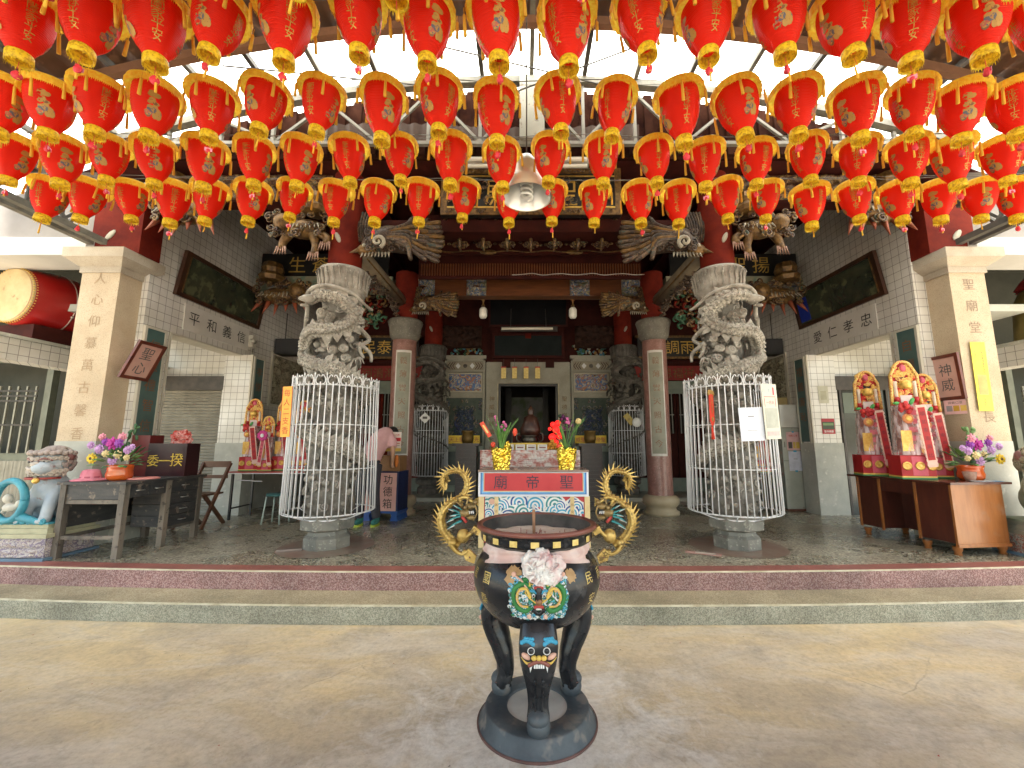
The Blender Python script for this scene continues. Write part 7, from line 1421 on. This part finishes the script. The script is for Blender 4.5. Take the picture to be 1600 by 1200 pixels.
paper('red_poster', 'small red and green poster on the white tiled right pilaster', 'poster', 5.06, 7.02, 1.78, .22, .26, 0, flat('poster_red', (.38, .03, .04)), [(-.46, .46, -.2, .28, flat('poster_dark', (.05, .07, .04))), (-.4, .4, .05, .2, flat('poster_green', (.15, .25, .1))), ('聖帝廟慶', 0, -.34, .04, DWHITE)]); paper('faded_print', 'faded pale print on the right pilaster above the red poster', 'print', 5.03, 7.02, 2.32, .17, .30, 0, flat('faded_olive', (.50, .49, .38)), [(-.3, .3, -.3, .2, flat('faded_mark', (.40, .39, .28)))])
# ---- speakers and camera
for sx in (-1, 1):
    o = empty('wall_speaker', (sx * 4.72, 8.0, 3.22), 'black box loudspeaker hung high on the %s tiled wall' % ('left' if sx < 0 else 'right'), 'loudspeaker'); q = MB(mat('speaker_black', (.02, .02, .022), (.03, .03, .03), 6, rough=.5)); q.box(-.24, .24, -.13, .16, 0, .30); q.build('cabinet_body', o); q = MB(mat('speaker_grille', (.035, .035, .038), rough=.7, bump=.6, bs=200)); q.box(-.215, .215, -.142, -.131, .02, .28); q.build('grille', o); q = MB(DARKSTEEL); q.tube([(-.12 * -sx, 0, .30), (-.12 * -sx, 0, .85)], .008, 6); q.build('hanging_rod', o)
o = empty('security_camera', (-4.93, 7.2, 3.28), 'small cream security camera beside the brush lettering on the left wall', 'camera'); q = MB(TRIM); q.box(-.07, .02, -.05, .05, -.1, .12); q.build('base', o); q = MB(TRIM); q.tube([(.02, 0, .0), (.12, -.22, -.02)], .04, 10); q.build('camera_body', o); q = MB(WIRE); q.tube(spline([(-.04, .06, -.1), (-.05, .08, -.5), (-.05, .14, -1.0)], 5), .006, 5); q.build('cable', o)
# ---- donation box, banner, worshipper
o = empty('donation_box', (-2.27, 6.72, FL), 'pink and dark blue donation box with brush characters beside the bending person', 'donation box', rz=R(-6)); q = MB(mat('box_navy', (.012, .02, .07), (.02, .03, .10), 5, rough=.4)); q.box(-.27, .27, -.20, .2, .12, .74); q.build('body', o); q = MB(mat('box_pink', (.66, .36, .32), (.72, .44, .38), 4, rough=.5)); q.box(-.245, .245, -.212, -.201, .15, .72); f_ = q.build('front_panel', o); q = MB(BLACKW); q.text('功德箱', (.11, -.2135, .44), .155, vertical=True, gap=1.15); q.build('lettering', f_); q = MB(mat('box_blue', (.015, .06, .26), (.03, .1, .34), 5, rough=.4))
for x in (-.22, .22): q.prism([(x - .06, 0), (x + .06, 0), (x + .04, .08), (x + .06, .12), (x - .06, .12), (x - .04, .08)], -.2, .2)
q.box(-.28, .28, -.215, .21, .115, .145); q.build('feet', o)
q = MB(flat('offering_brown', (.30, .15, .06))); q.box(-.22, .25, -.12, .15, .741, .98); q.mat(flat('small_orange', (.7, .2, .03))); q.ball((.20, -.14, .90), (.03, .03, .10), 8, 6); q.build('brown_rack', o)
xx, zz = at(607, 690, 6.58); paper('donation_banner', 'white and yellow printed board with red characters above the donation box', 'sign', xx, 6.55, zz, .43, .30, R(-4), mat('banner_white', (.70, .62, .55), rough=.5), [('聖帝廟一心佈施功德', 0, .34, .042, RI), (-.48, .48, .02, .20, SIGNRED), ('誠心奉獻添福添壽', 0, .11, .040, DWHITE), (-.45, .45, -.12, -.09, RI), (-.45, .45, -.22, -.2, INK), (-.5, .5, -.5, -.34, DYEL)])
P_ = empty('person', (-2.40, 6.20, FL), 'person in pink shirt and dark trousers bending over the donation box behind the left cage', 'person')
SK = mat('skin', (.50, .28, .18), (.56, .32, .21), 8, rough=.5)
q = MB(SK)      # one continuous body, bent forward at the waist
q.ball((.02, .02, .90), (.15, .12, .13), 14, 9); q.tube(spline([(.02, .03, .92), (.05, .10, 1.08), (.09, .22, 1.22), (.13, .34, 1.28)], 6), lambda t: .125 + .02 * sin(t * 3), 14); q.tube([(.14, .36, 1.28), (.17, .46, 1.31)], .055, 10); q.ball((.19, .53, 1.32), (.078, .095, .105), 14, 10)
for s_, kx in ((-1, -.11), (1, .12)):
    q.tube(spline([(.02 + s_ * .085, .02, .88), (.02 + s_ * .10, -.02, .50), (.02 + s_ * .11 + (.03 if s_ > 0 else 0), .02, .09)], 6), lambda t: .085 - .045 * t, 12); q.ball((.02 + s_ * .12 + .03, -.05, .045), (.042, .11, .04), 10, 7)
q.tube(spline([(.24, .26, 1.27), (.30, .20, 1.10), (.27, .28, .88)], 6), lambda t: .048 - .02 * t, 10); q.tube(spline([(-.03, .32, 1.27), (-.06, .35, 1.08), (.06, .42, .92)], 6), lambda t: .048 - .02 * t, 10)
q.ball((.268, .29, .855), (.032, .02, .045), 8, 6)
for k in range(5): q.tube([(.25 + .012 * k, .29, .83), (.246 + .014 * k, .30 + .008, .79 + .006 * abs(k - 2))], .0085, 6)
b_ = q.build('body', P_); remesh(b_, .011, 2)
q = MB(mat('pink_shirt', (.62, .34, .34), (.70, .42, .42), 6, rough=.85, bump=.3, bs=14)); q.tube(spline([(.02, .02, .86), (.05, .08, 1.04), (.09, .20, 1.20), (.14, .33, 1.28), (.16, .38, 1.29)], 6), lambda t: .128 + .02 * sin(t * 3) - .03 * max(0, t - .8) * 5, 16, flatn=1.05); q.tube(spline([(.20, .28, 1.28), (.27, .24, 1.20), (.29, .205, 1.11)], 5), lambda t: .078 - .012 * t, 12); q.tube(spline([(-.01, .32, 1.27), (-.06, .34, 1.18), (-.065, .35, 1.1)], 5), lambda t: .075 - .012 * t, 12); remesh(q.build('shirt', b_), .012, 3)
q = MB(mat('charcoal_trousers', (.035, .033, .042), (.05, .048, .06), 6, rough=.8)); q.ball((.02, .02, .87), (.165, .135, .12), 14, 9)
for s_ in (-1, 1): q.tube(spline([(.02 + s_ * .085, .02, .86), (.02 + s_ * .10, -.02, .50), (.02 + s_ * .11 + (.03 if s_ > 0 else 0), .02, .10)], 6), lambda t: .105 - .045 * t, 12)
remesh(q.build('trousers', b_), .012, 2)
for s_ in (-1, 1):
    q = MB(mat('teal_shoe', (.02, .11, .11), (.03, .2, .16), 20, rough=.6)); x = .05 + s_ * .12; q.ball((x, -.05, .055), (.047, .125, .045), 12, 8); q.ball((x, .02, .08), (.045, .055, .05), 10, 7); q.mat(flat('lime_sole', (.50, .62, .08))); q.lathe([(0, 0), (.05, 0), (.052, .025), (0, .025)], 20, (0, 0, 0), fn=None) if 0 else q.prism([(x + .05 * cos(a * .35), -.05 + .13 * sin(a * .35)) for a in range(18)], 0.001, .028, 'xy'); q.build('shoe', b_)
q = MB(mat('black_hair', (.012, .010, .010), (.02, .018, .016), 30, rough=.5)); q.ball((.185, .53, 1.345), (.086, .102, .10), 14, 10); q.build('hair', b_)
# ---- floor bits
rr = random.Random(15); q = MB(flat('dry_leaf_bit', (.16, .10, .05)))
for k in range(170):
    x, y = rr.uniform(-4.5, 4.5), rr.choice([rr.uniform(1.2, 3.6), rr.uniform(3.3, 3.66)]); a = rr.uniform(0, 6.28); L = rr.uniform(.004, .016); q.mat(rr.choice([flat('dry_leaf_bit', (.16, .10, .05)), flat('paper_fleck', (.6, .55, .5)), flat('red_fleck', (.35, .04, .03)), flat('dark_grit', (.05, .045, .04))]))
    q.add([(x, y, .002), (x + L * cos(a), y + L * sin(a), .004), (x + L * .6 * cos(a + 1.3), y + L * .6 * sin(a + 1.3), .003)], [(0, 1, 2)], False)
tag(q.build('litter'), kind='stuff')
q = MB(flat('pink_scrap', (.40, .24, .20))); q.T = Matrix.Translation((1.85, 4.62, FL + .005)) @ Matrix.Rotation(R(-25), 4, 'Z'); q.box(-.2, .16, -.05, .05, 0, .006); q.mat(flat('scrap_print', (.45, .38, .32))).box(-.1, .1, -.03, .03, .0065, .0085); tag(q.build('paper_scrap'), 'faded scrap of printed paper on the floor left of the right dragon column', 'paper')
q = MB(flat('grey_batten', (.25, .2, .17))); q.T = Matrix.Translation((-2.62, 4.75, FL + .006)) @ Matrix.Rotation(R(20), 4, 'Z'); q.box(-.17, .08, -.02, .02, 0, .02); tag(q.build('wood_batten'), 'short grey wood batten on the floor at the foot of the left dragon column', 'batten')
